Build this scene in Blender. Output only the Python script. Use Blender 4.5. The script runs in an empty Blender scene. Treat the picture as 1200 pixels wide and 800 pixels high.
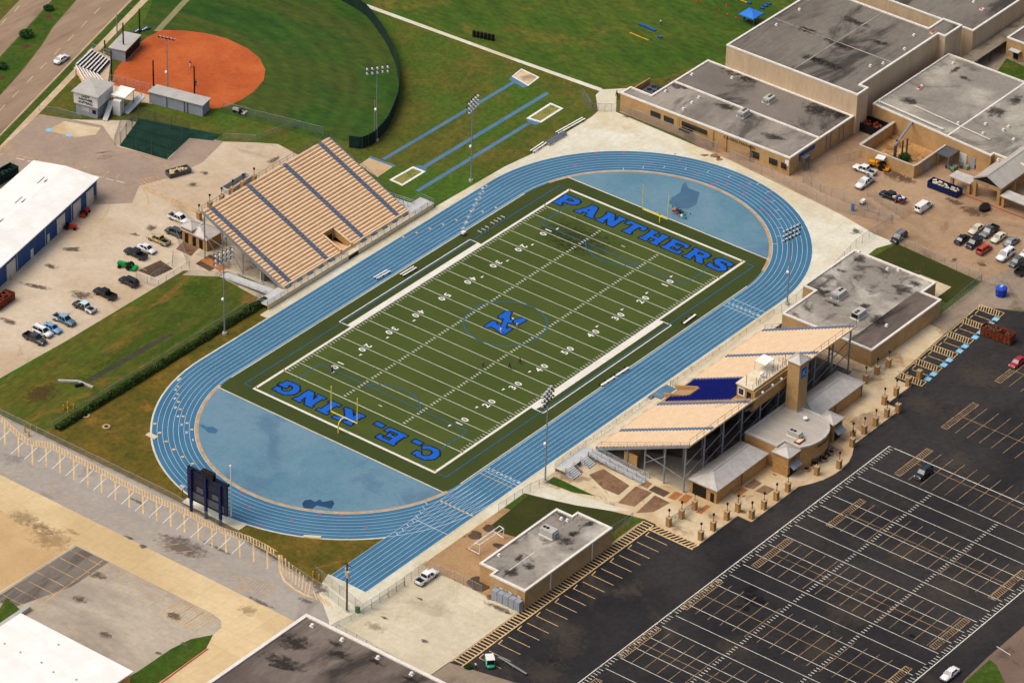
import bpy, bmesh, math, random
import numpy as np
from mathutils import Vector, Matrix
random.seed(7)
SC = bpy.context.scene
COL = SC.collection
R = math.radians

# ------------------------------------------------------------------ camera
CAM_LOC = Vector((-634.8665, -484.7627, 499.3519))
YAW, EL, ROLL, FPX = 0.6502, 0.5628, 0.0277, 5046.24
_f = Vector((math.cos(EL)*math.cos(YAW), math.cos(EL)*math.sin(YAW), -math.sin(EL)))
_r = _f.cross(Vector((0, 0, 1))).normalized()
_u = _r.cross(_f)
CR = math.cos(ROLL)*_r + math.sin(ROLL)*_u
CU = -math.sin(ROLL)*_r + math.cos(ROLL)*_u
CF = _f
cam = bpy.data.cameras.new("camera")
camo = bpy.data.objects.new("camera", cam)
COL.objects.link(camo)
M = Matrix.Identity(4)
for i in range(3):
    M[i][0] = CR[i]; M[i][1] = CU[i]; M[i][2] = -CF[i]; M[i][3] = CAM_LOC[i]
camo.matrix_world = M
cam.sensor_width = 36.0
cam.sensor_fit = 'HORIZONTAL'
cam.lens = 36.0*FPX/1200.0
cam.clip_start = 5.0
cam.clip_end = 6000.0
SC.camera = camo

# ------------------------------------------------------------------ light: pale overcast sky, broad soft sun
SUN_DIR = Vector((-0.50, 0.42, 1.05)).normalized()      # towards the sun
world = bpy.data.worlds.new("World")
SC.world = world
world.use_nodes = True
nt = world.node_tree
bg = nt.nodes['Background']
sky = nt.nodes.new('ShaderNodeTexSky')
sky.sky_type = 'NISHITA'
sky.sun_disc = False
sky.sun_elevation = math.asin(SUN_DIR.z)
sky.sun_rotation = math.atan2(SUN_DIR.x, SUN_DIR.y)
sky.air_density = 1.0
sky.dust_density = 6.0
sky.ozone_density = 0.6
nt.links.new(sky.outputs[0], bg.inputs[0])
bg.inputs[1].default_value = 0.118
sl = bpy.data.lights.new("sun", 'SUN')
sl.energy = 1.02
sl.angle = R(38)
sl.color = (1.0, 0.965, 0.915)
so = bpy.data.objects.new("sun", sl)
COL.objects.link(so)
so.rotation_euler = SUN_DIR.to_track_quat('Z', 'Y').to_euler()
so.location = (0, 0, 300)
SC.view_settings.view_transform = 'Standard'
SC.view_settings.look = 'None'
SC.view_settings.gamma = 1.0
SC.view_settings.exposure = 0.3
SC.view_settings.use_curve_mapping = False
SC.cycles.max_bounces = 5
SC.cycles.diffuse_bounces = 3
SC.cycles.transparent_max_bounces = 12


def P(u, v, z=0.0):
    """point of the place that stands at photo pixel (u, v) when its height is z"""
    d = CF*FPX + CR*(u-600.0) - CU*(v-400.0)
    t = (z-CAM_LOC.z)/d.z
    q = CAM_LOC + d*t
    return Vector((q.x, q.y, z))


def U(p):
    d = Vector(p)-CAM_LOC
    return 600+FPX*d.dot(CR)/d.dot(CF)


def head(du, dv, at=(600, 400)):
    a = P(at[0], at[1]); b = P(at[0]+du, at[1]+dv)
    return math.atan2(b.y-a.y, b.x-a.x)

# ------------------------------------------------------------------ materials
def hx(h):
    h = h.lstrip('#')
    o = []
    for i in (0, 2, 4):
        c = int(h[i:i+2], 16)/255.0
        o.append(c/12.92 if c <= 0.04045 else ((c+0.055)/1.055)**2.4)
    return tuple(o)+(1.0,)


def c4b(c):
    return hx(c) if isinstance(c, str) else (tuple(c)+(1.0,) if len(c) == 3 else c)

MATS = {}
# measured correction of each surface's own colour (red, green, blue factors)
TINT = {'dzone_rubber': (1.22, 0.91, 0.74), 'track_rubber': (0.69, 0.72, 0.68), 'turf': (1.0, 1.12, 0.72), 'turf_band': (1.0, 1.12, 0.72), 'turf_border': (0.88, 0.96, 0.66),
        'apron_concrete': (1.02, 1.12, 1.3), 'lot_concrete': (1.19, 1.25, 1.34), 'lot_asphalt': (1.1, 1.03, 0.97), 'infield_clay': (0.96, 0.78, 0.65),
        'outfield': (0.70, 0.70, 0.50), 'lawn': (0.76, 0.72, 0.42), 'lawn_dry': (0.95, 0.78, 0.5), 'tan_bench': (1.02, 1.02, 1.12), 'practice_grass': (0.66, 0.56, 0.42), 'ditch_grass': (0.66, 0.56, 0.40),
        'lawn_green': (0.6, 0.56, 0.38), 'house_lawn': (0.6, 0.52, 0.41), 'strip_grass': (0.6, 0.52, 0.41), 'road_concrete': (0.81, 0.76, 0.69),
        'fence_strip_lot': (0.95, 1.01, 1.1), 'tan_drive': (1.02, 1.14, 1.26), 'tan_drive_brown': (1.0, 1.12, 1.26), 'lower_lot': (1.22, 1.22, 1.22),
        'dark_roof': (0.82, 0.78, 0.74), 'pale_lot': (1.0, 1.01, 0.98), 'yard_concrete': (0.96, 1.02, 1.08), 'yard_grey': (0.96, 1.02, 1.08), 'yard_stain': (0.9, 0.95, 1.0),
        'gym_roof': (0.66, 0.66, 0.66), 'ribbed_panel': (1.3, 1.45, 1.63), 'tan_brick': (1.25, 1.40, 1.58), 'orange_brick': (0.97, 1.30, 1.62),
        'wing_roof': (0.86, 0.87, 0.87), 'light_roof': (0.97, 0.99, 1.0), 'grey_roof': (1.22, 1.28, 1.25), 'stand_tread_pale': (0.66, 0.66, 0.66), 'stand_riser_pale': (0.55, 0.52, 0.50),
        'stand_tread': (1.8, 1.78, 1.9), 'stand_riser': (2.1, 2.05, 2.1), 'metal_roof': (1.71, 1.58, 1.38), 'standing_seam': (1.71, 1.58, 1.38),
        'plaza_concrete': (1.0, 1.12, 1.3), 'black_asphalt': (0.60, 0.59, 0.56), 'seat_blue': (0.5, 1.25, 1.6), 'letter_blue': (0.75, 0.8, 0.82), 'runway_blue': (1.05, 0.95, 0.85)}

def mk(name, c1, c2=None, scale=0.3, rough=0.85, c3=None, s3=0.06, t3=0.62, w3=0.06, fine=0.12, fscale=3.0,
       metal=0.0, spec=0.25, stretch=None, c4_=None, s4=0.02, bump=0.0, bscale=2.0, rot=0.0, m3=0.85, joint=None, worn=None, soft=None, mow=None):
    """surface with three sizes of variation: broad tone, mid patches, fine grain; c3 = stains with a soft edge"""
    if name in MATS:
        return MATS[name]
    m = bpy.data.materials.new(name)
    m.use_nodes = True
    t = m.node_tree
    b = t.nodes['Principled BSDF']
    b.inputs['Roughness'].default_value = rough
    b.inputs['Metallic'].default_value = metal
    b.inputs['Specular IOR Level'].default_value = spec
    kt = TINT.get(name, (1, 1, 1))
    c4 = lambda c: tuple(min(1.0, a*k) for a, k in zip(c4b(c), kt))+(1.0,)
    c1 = c4(c1)
    if c2 is None:
        b.inputs['Base Color'].default_value = c1
        MATS[name] = m
        return m
    c2 = c4(c2)
    tc = t.nodes.new('ShaderNodeTexCoord')
    mp = t.nodes.new('ShaderNodeMapping')
    t.links.new(tc.outputs['Object'], mp.inputs[0])
    mp.inputs['Rotation'].default_value = (0, 0, rot)
    if stretch:
        mp.inputs['Scale'].default_value = stretch

    def noise(s, det=5, ro=0.6, dist=0.0, off=0.0):
        n = t.nodes.new('ShaderNodeTexNoise')
        n.inputs['Scale'].default_value = s
        n.inputs['Detail'].default_value = det
        n.inputs['Roughness'].default_value = ro
        n.inputs['Distortion'].default_value = dist
        v = t.nodes.new('ShaderNodeVectorMath'); v.operation = 'ADD'
        v.inputs[1].default_value = (off, off*1.7, off*0.3)
        t.links.new(mp.outputs[0], v.inputs[0])
        t.links.new(v.outputs[0], n.inputs['Vector'])
        return n.outputs['Fac']

    def ramp(src, a, bb):
        r_ = t.nodes.new('ShaderNodeMapRange')
        r_.inputs['From Min'].default_value = a
        r_.inputs['From Max'].default_value = bb
        r_.interpolation_type = 'SMOOTHSTEP'
        t.links.new(src, r_.inputs['Value'])
        return r_.outputs[0]

    def mix(fac, a, bb, mode='MIX'):
        x = t.nodes.new('ShaderNodeMix')
        x.data_type = 'RGBA'; x.blend_type = mode
        for k, val in ((0, fac), (6, a), (7, bb)):
            if isinstance(val, (int, float)):
                x.inputs[k].default_value = val
            elif isinstance(val, tuple):
                x.inputs[k].default_value = val
            else:
                t.links.new(val, x.inputs[k])
        return x.outputs[2]
    col = mix(ramp(noise(scale, 6, 0.62, 0.3), 0.32, 0.68), c1, c2)
    if c4_ is not None:
        col = mix(ramp(noise(s4, 4, 0.6, 0.4, 31.0), 0.42, 0.62), col, c4(c4_))
    if c3 is not None:
        f = ramp(noise(s3, 6, 0.66, 0.8, 13.0), t3, t3+w3)
        mu = t.nodes.new('ShaderNodeMath'); mu.operation = 'MULTIPLY'; mu.inputs[1].default_value = m3
        t.links.new(f, mu.inputs[0])
        col = mix(mu.outputs[0], col, c4(c3))
    if fine:
        n = noise(fscale, 3, 0.7, 0.0, 5.0)
        k = t.nodes.new('ShaderNodeMapRange')
        k.inputs['From Min'].default_value = 0.25
        k.inputs['From Max'].default_value = 0.75
        k.inputs['To Min'].default_value = 1-fine*1.6
        k.inputs['To Max'].default_value = 1+fine*1.6
        t.links.new(n, k.inputs['Value'])
        cc = t.nodes.new('ShaderNodeCombineColor')
        for i in range(3):
            t.links.new(k.outputs[0], cc.inputs[i])
        col = mix(1.0, col, cc.outputs[0], 'MULTIPLY')
    if joint:                          # saw-cut slab joints: size, line width, darkness
        br = t.nodes.new('ShaderNodeTexBrick')
        br.offset = 0.0; br.squash = 1.0
        br.inputs['Scale'].default_value = 1.0
        br.inputs['Brick Width'].default_value = joint[0]; br.inputs['Row Height'].default_value = joint[0]
        br.inputs['Mortar Size'].default_value = joint[1]; br.inputs['Mortar Smooth'].default_value = 0.1
        br.inputs['Color1'].default_value = (1, 1, 1, 1); br.inputs['Color2'].default_value = (0.94, 0.935, 0.93, 1)
        br.inputs['Mortar'].default_value = (joint[2], joint[2], joint[2]*0.97, 1)
        jm = t.nodes.new('ShaderNodeMapping'); t.links.new(tc.outputs['Object'], jm.inputs[0])
        jm.inputs['Rotation'].default_value = (0, 0, joint[3] if len(joint) > 3 else 0)
        t.links.new(jm.outputs[0], br.inputs['Vector'])
        col = mix(1.0, col, br.outputs['Color'], 'MULTIPLY')
    if mow:                            # mowing bands: rings round a centre or straight strips
        wv = t.nodes.new('ShaderNodeTexWave'); wv.wave_type = 'RINGS' if mow[2] else 'BANDS'
        wv.wave_profile = 'SIN'
        if mow[2]: wv.rings_direction = 'Z'
        else: wv.bands_direction = 'X'
        wv.inputs['Scale'].default_value = mow[0]; wv.inputs['Distortion'].default_value = 0.6; wv.inputs['Detail Scale'].default_value = 0.05
        wm = t.nodes.new('ShaderNodeMapping'); wm.inputs['Location'].default_value = mow[2] or (0, 0, 0); wm.inputs['Rotation'].default_value = (0, 0, mow[3])
        t.links.new(tc.outputs['Object'], wm.inputs[0]); t.links.new(wm.outputs[0], wv.inputs['Vector'])
        k2 = t.nodes.new('ShaderNodeMapRange'); k2.inputs['To Min'].default_value = 1-mow[1]; k2.inputs['To Max'].default_value = 1+mow[1]
        t.links.new(wv.outputs['Fac'], k2.inputs['Value'])
        c2_ = t.nodes.new('ShaderNodeCombineColor')
        for i in range(3): t.links.new(k2.outputs[0], c2_.inputs[i])
        col = mix(1.0, col, c2_.outputs[0], 'MULTIPLY')
    t.links.new(col, b.inputs['Base Color'])
    if worn or soft:                   # paint rubbed away in patches / stain with a soft ragged edge
        tr = t.nodes.new('ShaderNodeBsdfTransparent'); mx = t.nodes.new('ShaderNodeMixShader')
        if worn:
            f = ramp(noise(worn[1], 5, 0.7, 0.2, 41.0), worn[0]-0.14, worn[0]+0.14)
            f2 = t.nodes.new('ShaderNodeMapRange'); f2.inputs['To Min'].default_value = worn[2]; t.links.new(f, f2.inputs['Value'])
            t.links.new(f2.outputs[0], mx.inputs[0])
        else:
            sp = t.nodes.new('ShaderNodeVectorMath'); sp.operation = 'SUBTRACT'; sp.inputs[1].default_value = (0.5, 0.5, 0)
            t.links.new(tc.outputs['Generated'], sp.inputs[0])
            m2 = t.nodes.new('ShaderNodeVectorMath'); m2.operation = 'MULTIPLY'; m2.inputs[1].default_value = (1, 1, 0)
            t.links.new(sp.outputs[0], m2.inputs[0])
            ln = t.nodes.new('ShaderNodeVectorMath'); ln.operation = 'LENGTH'; t.links.new(m2.outputs[0], ln.inputs[0])
            nn = t.nodes.new('ShaderNodeMath'); nn.operation = 'MULTIPLY_ADD'; nn.inputs[1].default_value = 1.1; t.links.new(noise(0.9, 4, 0.65, 0.4, 3.0), nn.inputs[0]); t.links.new(ln.outputs['Value'], nn.inputs[2])
            f2 = t.nodes.new('ShaderNodeMapRange'); f2.interpolation_type = 'SMOOTHSTEP'
            f2.inputs['From Min'].default_value = 0.60; f2.inputs['From Max'].default_value = 1.02
            f2.inputs['To Min'].default_value = soft; f2.inputs['To Max'].default_value = 0.0
            t.links.new(nn.outputs[0], f2.inputs['Value']); t.links.new(f2.outputs[0], mx.inputs[0])
        t.links.new(tr.outputs[0], mx.inputs[1]); t.links.new(b.outputs[0], mx.inputs[2])
        t.links.new(mx.outputs[0], t.nodes['Material Output'].inputs['Surface'])
    if bump:
        bn = t.nodes.new('ShaderNodeBump')
        bn.inputs['Strength'].default_value = bump
        bn.inputs['Distance'].default_value = 0.3
        t.links.new(noise(bscale, 4, 0.7, 0, 77.0), bn.inputs['Height'])
        t.links.new(bn.outputs[0], b.inputs['Normal'])
    MATS[name] = m
    return m


def chain_mat(name, col, dens):
    """woven wire seen from far away: a grey net that covers part of what lies behind"""
    m = bpy.data.materials.new(name); m.use_nodes = True
    t = m.node_tree
    b = t.nodes['Principled BSDF']
    b.inputs['Base Color'].default_value = c4b(col)
    b.inputs['Roughness'].default_value = 0.6
    tr = t.nodes.new('ShaderNodeBsdfTransparent')
    mx = t.nodes.new('ShaderNodeMixShader')
    n = t.nodes.new('ShaderNodeTexNoise'); n.inputs['Scale'].default_value = 1.2
    tc = t.nodes.new('ShaderNodeTexCoord'); t.links.new(tc.outputs['Object'], n.inputs['Vector'])
    mr = t.nodes.new('ShaderNodeMapRange')
    mr.inputs['To Min'].default_value = dens-0.05; mr.inputs['To Max'].default_value = dens+0.05
    t.links.new(n.outputs['Fac'], mr.inputs['Value'])
    t.links.new(mr.outputs[0], mx.inputs[0])
    t.links.new(tr.outputs[0], mx.inputs[1]); t.links.new(b.outputs[0], mx.inputs[2])
    t.links.new(mx.outputs[0], t.nodes['Material Output'].inputs['Surface'])
    MATS[name] = m
    return m

# ground
m_lawn = mk('lawn', '4e5e1e', '6b6630', 0.13, 0.95, c3='7f6c38', s3=0.16, t3=0.58, w3=0.14, fine=0.24, fscale=1.0, c4_='486a20', s4=0.03, m3=0.5)
m_lawnk = mk('lawn_dry', '4e5318', '6b6026', 0.13, 0.95, c3='866a36', s3=0.16, t3=0.52, w3=0.16, fine=0.24, fscale=1.0, m3=0.6)
m_lawn2 = mk('lawn_green', '3d6414', '556d1f', 0.15, 0.95, c3='7a7434', s3=0.2, t3=0.56, w3=0.14, fine=0.24, fscale=1.0, m3=0.6)
m_ditch = mk('ditch_grass', '56701e', '75702a', 0.11, 0.95, c3='96763f', s3=0.11, t3=0.50, w3=0.14, fine=0.26, fscale=1.0, stretch=(0.45, 1, 1), m3=0.75, c4_='53681c', s4=0.05)
m_outfield = mk('outfield', '2b5317', '3d5f1c', 0.14, 0.95, fine=0.22, fscale=0.9, stretch=(1, 0.4, 1), rot=0.5, c4_='4a5a20', s4=0.06, c3='56551f', s3=0.2, t3=0.6, w3=0.14, m3=0.5, mow=(0.07, 0.09, (-24, -139, 0), 0.0))
m_practice = mk('practice_grass', '47701b', '5d7426', 0.10, 0.95, c3='93803c', s3=0.07, t3=0.55, w3=0.15, fine=0.24, fscale=0.8, stretch=(1, 0.55, 1), rot=-0.9, m3=0.6, c4_='3c6616', s4=0.04, mow=(0.045, 0.06, None, 0.5))
m_dirt = mk('infield_clay', 'a8562c', 'bd6c3a', 0.08, 0.95, c3='95512e', s3=0.12, t3=0.55, w3=0.15, fine=0.1, fscale=1.5)
m_turf = mk('turf', '3e471f', '454d23', 0.07, 0.9, fine=0.07, fscale=2.5, c3='353d1b', s3=0.035, t3=0.6, w3=0.15, m3=0.5)
m_turf2 = mk('turf_border', '38421c', '404721', 0.07, 0.9, fine=0.07, fscale=2.5)
m_track = mk('track_rubber', '4a82a6', '42789d', 0.12, 0.8, fine=0.06, fscale=2.0, c3='35648c', s3=0.08, t3=0.62, w3=0.15, m3=0.5)
m_dzone = mk('dzone_rubber', '4d82a2', '5b8caa', 0.10, 0.85, c3='446f95', s3=0.05, t3=0.52, w3=0.14, fine=0.07, fscale=1.5, m3=0.65, c4_='5f8cab', s4=0.04)
m_curb = mk('tan_kerb', 'b89c78', 'a58863', 0.4, 0.9)
m_apron = mk('apron_concrete', 'cdbf9d', 'd6caac', 0.10, 0.9, c3='ad9f80', s3=0.06, t3=0.58, w3=0.12, fine=0.07, fscale=1.0, c4_='c9b58c', s4=0.05, joint=(4.6, 0.035, 0.80))
m_lotc = mk('lot_concrete', 'b09c80', 'bcaa8e', 0.06, 0.9, c3='7d6c57', s3=0.045, t3=0.58, w3=0.07, fine=0.07, fscale=1.0, c4_='a99172', s4=0.03, m3=0.5)
m_lota = mk('lot_asphalt', '8f8174', '9a8b7b', 0.08, 0.9, c3='6d6054', s3=0.06, t3=0.60, w3=0.10, fine=0.08, fscale=1.0, m3=0.6)
m_lotl = mk('lower_lot', 'a59a86', '978b7a', 0.06, 0.9, c3='6b6258', s3=0.07, t3=0.54, w3=0.16, fine=0.1, fscale=1.0, m3=0.65, stretch=(1, 0.5, 1), c4_='8f8474', s4=0.05, joint=(6, 0.04, 0.88))
m_strip = mk('fence_strip_lot', '9b8f7f', 'a79a88', 0.07, 0.9, c3='6f6660', s3=0.05, t3=0.60, w3=0.10, fine=0.08, fscale=1.0, m3=0.6)
m_tan = mk('tan_drive', 'caa978', 'd3b384', 0.08, 0.9, c3='a4835c', s3=0.05, t3=0.60, w3=0.1, fine=0.06, fscale=1.0, c4_='c3a170', s4=0.03, m3=0.6, joint=(5.4, 0.05, 0.82))
m_yard = mk('yard_concrete', 'a28160', 'ae8e6c', 0.07, 0.9, c3='77593f', s3=0.06, t3=0.52, w3=0.16, fine=0.08, fscale=1.0, c4_='8c6e52', s4=0.04, m3=0.7, joint=(5.6, 0.04, 0.82))
m_yard2 = mk('yard_grey', '8d7963', '9a866f', 0.07, 0.9, c3='5d4d3f', s3=0.06, t3=0.52, w3=0.14, fine=0.09, fscale=1.0, m3=0.75, joint=(5.5, 0.04, 0.84))
m_plaza = mk('plaza_concrete', 'c9ac80', 'd2b78c', 0.12, 0.9, c3='8d6a48', s3=0.10, t3=0.53, w3=0.1, fine=0.07, fscale=1.0, c4_='bd9a6c', s4=0.06, m3=0.75, joint=(3.0, 0.03, 0.86))
m_under = mk('understand_concrete', 'a39780', 'b0a48c', 0.10, 0.9, c3='756853', s3=0.08, t3=0.55, w3=0.12, fine=0.08, fscale=1.0)
m_fhlot = mk('pale_lot', 'c4b79c', 'cfc3a9', 0.07, 0.9, c3='9c8e74', s3=0.06, t3=0.54, w3=0.14, fine=0.08, fscale=1.0, m3=0.6, joint=(5.2, 0.04, 0.84))
m_black = mk('black_asphalt', '262527', '353233', 0.07, 0.8, c3='6a5d4c', s3=0.05, t3=0.55, w3=0.18, fine=0.22, fscale=1.1, m3=0.5, c4_='413d3b', s4=0.03, joint=(14.5, 0.05, 0.72, 0.04))
m_soil = mk('bare_soil', '735540', '8a6c4f', 0.25, 0.95, c3='4e3828', s3=0.2, t3=0.55, w3=0.1, fine=0.2)
m_soilr = mk('red_soil', '9c6237', 'a97246', 0.3, 0.95, fine=0.15)
m_soild = mk('dark_soil', '4a3a2c', '5c4937', 0.3, 0.95, fine=0.2)
m_road = mk('road_concrete', '9c8773', 'a8937d', 0.2, 0.9, c3='7c6b5d', s3=0.15, t3=0.52, w3=0.14, fine=0.07, fscale=1.0, stretch=(0.12, 1.0, 1), rot=-R(17.8), m3=0.6, joint=(4.5, 0.03, 0.86, 0.31))
m_walk = mk('walk_concrete', 'c8b292', 'b59c7c', 0.3, 0.9, fine=0.08)
m_stain = mk('oil_stain', '5c4e40', '6c5d4c', 0.6, 0.8, fine=0.12, soft=0.8)
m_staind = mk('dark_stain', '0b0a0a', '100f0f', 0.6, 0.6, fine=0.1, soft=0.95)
m_wetblue = mk('wet_rubber', '35607f', '3d6a8c', 0.3, 0.6, fine=0.06)
# paint
m_white = mk('white_paint', 'd8d6cc', 'e6e4da', 0.8, 0.8, fine=0.06)
m_band = mk('white_turf', 'd3cfc0', 'dcd8ca', 0.5, 0.9, fine=0.05)
m_linew = mk('line_white', 'c2c3ae', 'd2d2c2', 1.0, 0.85, fine=0.06)
m_track_line = mk('track_line', 'c9d4d8', 'bccbd2', 1.0, 0.85, fine=0.05)
m_yellow = mk('yellow_paint', 'caa468', 'd8ba8a', 0.8, 0.85, fine=0.12, worn=(0.34, 0.3, 0.4))
m_yellowf = mk('faded_yellow', 'd2a868', 'c79c58', 0.5, 0.9, fine=0.15, worn=(0.45, 0.3, 0.2))
m_orangep = mk('stall_paint', '9c7f58', 'ab8e66', 0.8, 0.85, fine=0.15, worn=(0.42, 0.25, 0.3))
m_linelot = mk('lot_line_white', 'c4c0b0', 'dcd8ca', 0.8, 0.85, fine=0.12, worn=(0.34, 0.2, 0.5))
m_blueline = mk('blue_line', '1f5580', '26608c', 0.8, 0.85)
m_letter = mk('letter_blue', '0d5fc4', '1567cd', 0.8, 0.85, fine=0.05)
m_letk = mk('letter_edge', '10131a', '14171e', 0.8, 0.9)
m_redp = mk('red_paint', 'a8332b', '94302a', 0.8, 0.85)
m_redmark = mk('red_mark', 'a84a62', 'a04a5e', 0.8, 0.85)
m_hcblue = mk('access_blue', '6fb4d6', '8cc4de', 0.8, 0.8)
# building
m_brick = mk('tan_brick', '9a7448', 'a98254', 0.35, 0.9, fine=0.10, fscale=3.0, c3='8a653c', s3=0.12, t3=0.56, w3=0.14, m3=0.5)
m_brick2 = mk('orange_brick', 'a8703c', 'b57d47', 0.35, 0.9, fine=0.12, fscale=3.0, c3='935f33', s3=0.15, t3=0.56, w3=0.14, m3=0.5)
m_stucco = mk('ribbed_panel', 'a98c6a', 'b39674', 0.5, 0.9, fine=0.07, stretch=(1, 1, 0.15), c3='8e7355', s3=0.25, t3=0.56, w3=0.15, m3=0.45)
m_roofg = mk('grey_roof', '8a8175', 'a0978b', 0.12, 0.9, c3='4a443d', s3=0.07, t3=0.53, w3=0.16, fine=0.09, fscale=1.2, c4_='7c736a', s4=0.05, m3=0.7, joint=(3.6, 0.03, 0.90))
m_roofl = mk('light_roof', 'a59c8c', 'bbb3a4', 0.14, 0.9, c3='3a332d', s3=0.13, t3=0.53, w3=0.14, fine=0.09, fscale=1.2, c4_='8d8478', s4=0.06, m3=0.85, joint=(3.0, 0.03, 0.90))
m_rstain = mk('roof_stain', '211d1a', '2c2825', 0.6, 0.85, fine=0.15, soft=0.7)
m_roofd = mk('dark_roof', '5e554f', '71675f', 0.10, 0.85, c3='2a2422', s3=0.06, t3=0.50, w3=0.16, fine=0.11, fscale=1.2, c4_='857b72', s4=0.05, stretch=(0.45, 1.2, 1), m3=0.8, joint=(3.4, 0.03, 0.88))
m_roofw = mk('wing_roof', '7b7268', '958c80', 0.10, 0.9, c3='3a342f', s3=0.08, t3=0.52, w3=0.16, fine=0.1, fscale=1.0, c4_='a59b8d', s4=0.05, stretch=(0.5, 1.3, 1), rot=0.5, m3=0.7, joint=(3.2, 0.03, 0.90))
m_roofgym = mk('gym_roof', '7d746a', '8d8478', 0.08, 0.9, c3='2e2a26', s3=0.06, t3=0.49, w3=0.14, fine=0.12, fscale=0.9, stretch=(0.5, 1.6, 1), c4_='928a7d', s4=0.03, m3=0.75, joint=(2.4, 0.035, 0.86))
m_metalroof = mk('metal_roof', '8b8b8b', '979797', 0.4, 0.5, fine=0.07, fscale=1.2, spec=0.4)
m_metalroof2 = mk('standing_seam', '83827f', '8e8d8a', 0.4, 0.55, fine=0.06, spec=0.4, stretch=(1, 0.2, 1))
m_white_roof = mk('white_roof', 'e9e7dd', 'f2f0e8', 0.2, 0.6, fine=0.025, c3='d8d4c4', s3=0.1, t3=0.6, w3=0.2, m3=0.5, joint=(2.2, 0.035, 0.90, 0.23))
m_coping = mk('white_coping', 'e3ddd0', 'd6cfc0', 0.6, 0.7, fine=0.05)
m_bluewall = mk('blue_siding', '1c4174', '234c84', 0.5, 0.6, fine=0.06, stretch=(4, 4, 0.2))
m_doorw = mk('white_door', 'c9c6bd', 'bdbab0', 0.6, 0.7, fine=0.06)
m_dark = mk('dark_opening', '15130f', '1d1a16', 0.6, 0.6)
m_glass = mk('window_glass', '0f1215', '181c20', 0.5, 0.15, spec=0.6)
m_steel = mk('galvanised_steel', '9a9fa3', '878c91', 0.7, 0.5, metal=0.4, fine=0.06)
m_steeld = mk('dark_steel', '4a4d50', '57595b', 0.7, 0.6, fine=0.08)
m_alu = mk('aluminium_deck', 'b4b6b4', 'c0c1be', 0.5, 0.6, fine=0.08)
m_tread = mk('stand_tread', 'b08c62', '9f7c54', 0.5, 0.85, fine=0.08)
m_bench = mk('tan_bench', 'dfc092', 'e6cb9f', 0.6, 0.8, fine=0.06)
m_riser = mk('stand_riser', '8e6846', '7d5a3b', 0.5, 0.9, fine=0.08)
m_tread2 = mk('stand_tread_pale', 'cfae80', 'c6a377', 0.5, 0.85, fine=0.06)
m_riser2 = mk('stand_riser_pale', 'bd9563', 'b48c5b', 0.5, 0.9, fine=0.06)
m_aisle = mk('aisle_blue_grey', '54657a', '66768a', 1.2, 0.85, fine=0.15)
m_seatb = mk('seat_blue', '121a66', '171f75', 0.6, 0.5, fine=0.06)
m_walkway = mk('walkway_cream', 'c9bb9d', 'd3c7ab', 0.3, 0.9, fine=0.07)
m_shadewall = mk('pale_wall', 'cfc0a0', 'c4b391', 0.3, 0.9, fine=0.07)
m_greyblock = mk('grey_block', '8b9098', '969ba3', 0.5, 0.85, fine=0.08)
m_whitewall = mk('white_wall', 'd6d5d0', 'cac9c4', 0.4, 0.8, fine=0.05)
m_palegrey = mk('pale_grey_roof', 'b5b1a8', 'a9a59c', 0.3, 0.8, fine=0.06, c3='908c84', s3=0.3, t3=0.56, w3=0.15)
m_netgreen = mk('windscreen_green', '10271f', '16332a', 0.4, 0.8, fine=0.12)
m_goal = mk('goal_yellow', 'e4d23c', 'ecdc4c', 0.8, 0.5)
m_bolly = mk('bollard_yellow', 'd49a1e', 'c88c18', 0.8, 0.6)
m_navy = mk('navy_steel', '0d1a4a', '122050', 0.8, 0.5, fine=0.06)
m_blackm = mk('black_metal', '131314', '1a1a1b', 0.8, 0.5)
m_wood = mk('pole_wood', '5a3c26', '4b3220', 1.0, 0.9, fine=0.15)
m_lampface = mk('lamp_white', 'e6e6e2', 'f0f0ec', 1.0, 0.4)
m_chain = chain_mat('chain_link', '8b8f90', 0.17)
m_chaind = chain_mat('chain_link_dense', '7d807f', 0.34)
m_net = chain_mat('batting_net', '0d2a22', 0.16)
m_netpale = chain_mat('guard_mesh', 'b9ad95', 0.22)
m_hedge = mk('hedge_leaf', '2c3d14', '3d5019', 0.5, 0.9, fine=0.25, fscale=4.0, c3='1f2d0f', s3=0.6, t3=0.55, w3=0.1)
m_bush = mk('bush_leaf', '1f3a17', '2c4a1e', 0.5, 0.9, fine=0.25, fscale=4.0)
m_mulch = mk('mulch', '4b2a1d', '5a3626', 0.5, 0.95, fine=0.2)
m_tyre = mk('tyre_rubber', '111111', '181818', 1.0, 0.8)
m_rim = mk('wheel_rim', '9a9a98', '8a8a88', 1.0, 0.4, metal=0.5)
m_cglass = mk('car_glass', '0d1013', '14181c', 0.5, 0.08, spec=0.7)
m_hlight = mk('headlight', 'cfd6d8', 'c4ccd0', 1.0, 0.2)
m_tlight = mk('tail_light', '8a1512', '74110f', 1.0, 0.3)
m_bumper = mk('bumper', '55585a', '626567', 1.0, 0.5)
m_rust = mk('rusty_steel', '6a2d18', '7d3b20', 0.6, 0.85, fine=0.2, c3='3c1a10', s3=0.5, t3=0.52, w3=0.12)
m_skin = mk('skin', '9b6b4c', '875a3e', 1.0, 0.7)
m_hair = mk('hair', '1d1511', '251b15', 1.0, 0.8)
def paint(h, r=0.3):
    return mk('car_paint_'+h, h, h, 1.0, r, spec=0.5, fine=0.02)

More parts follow.
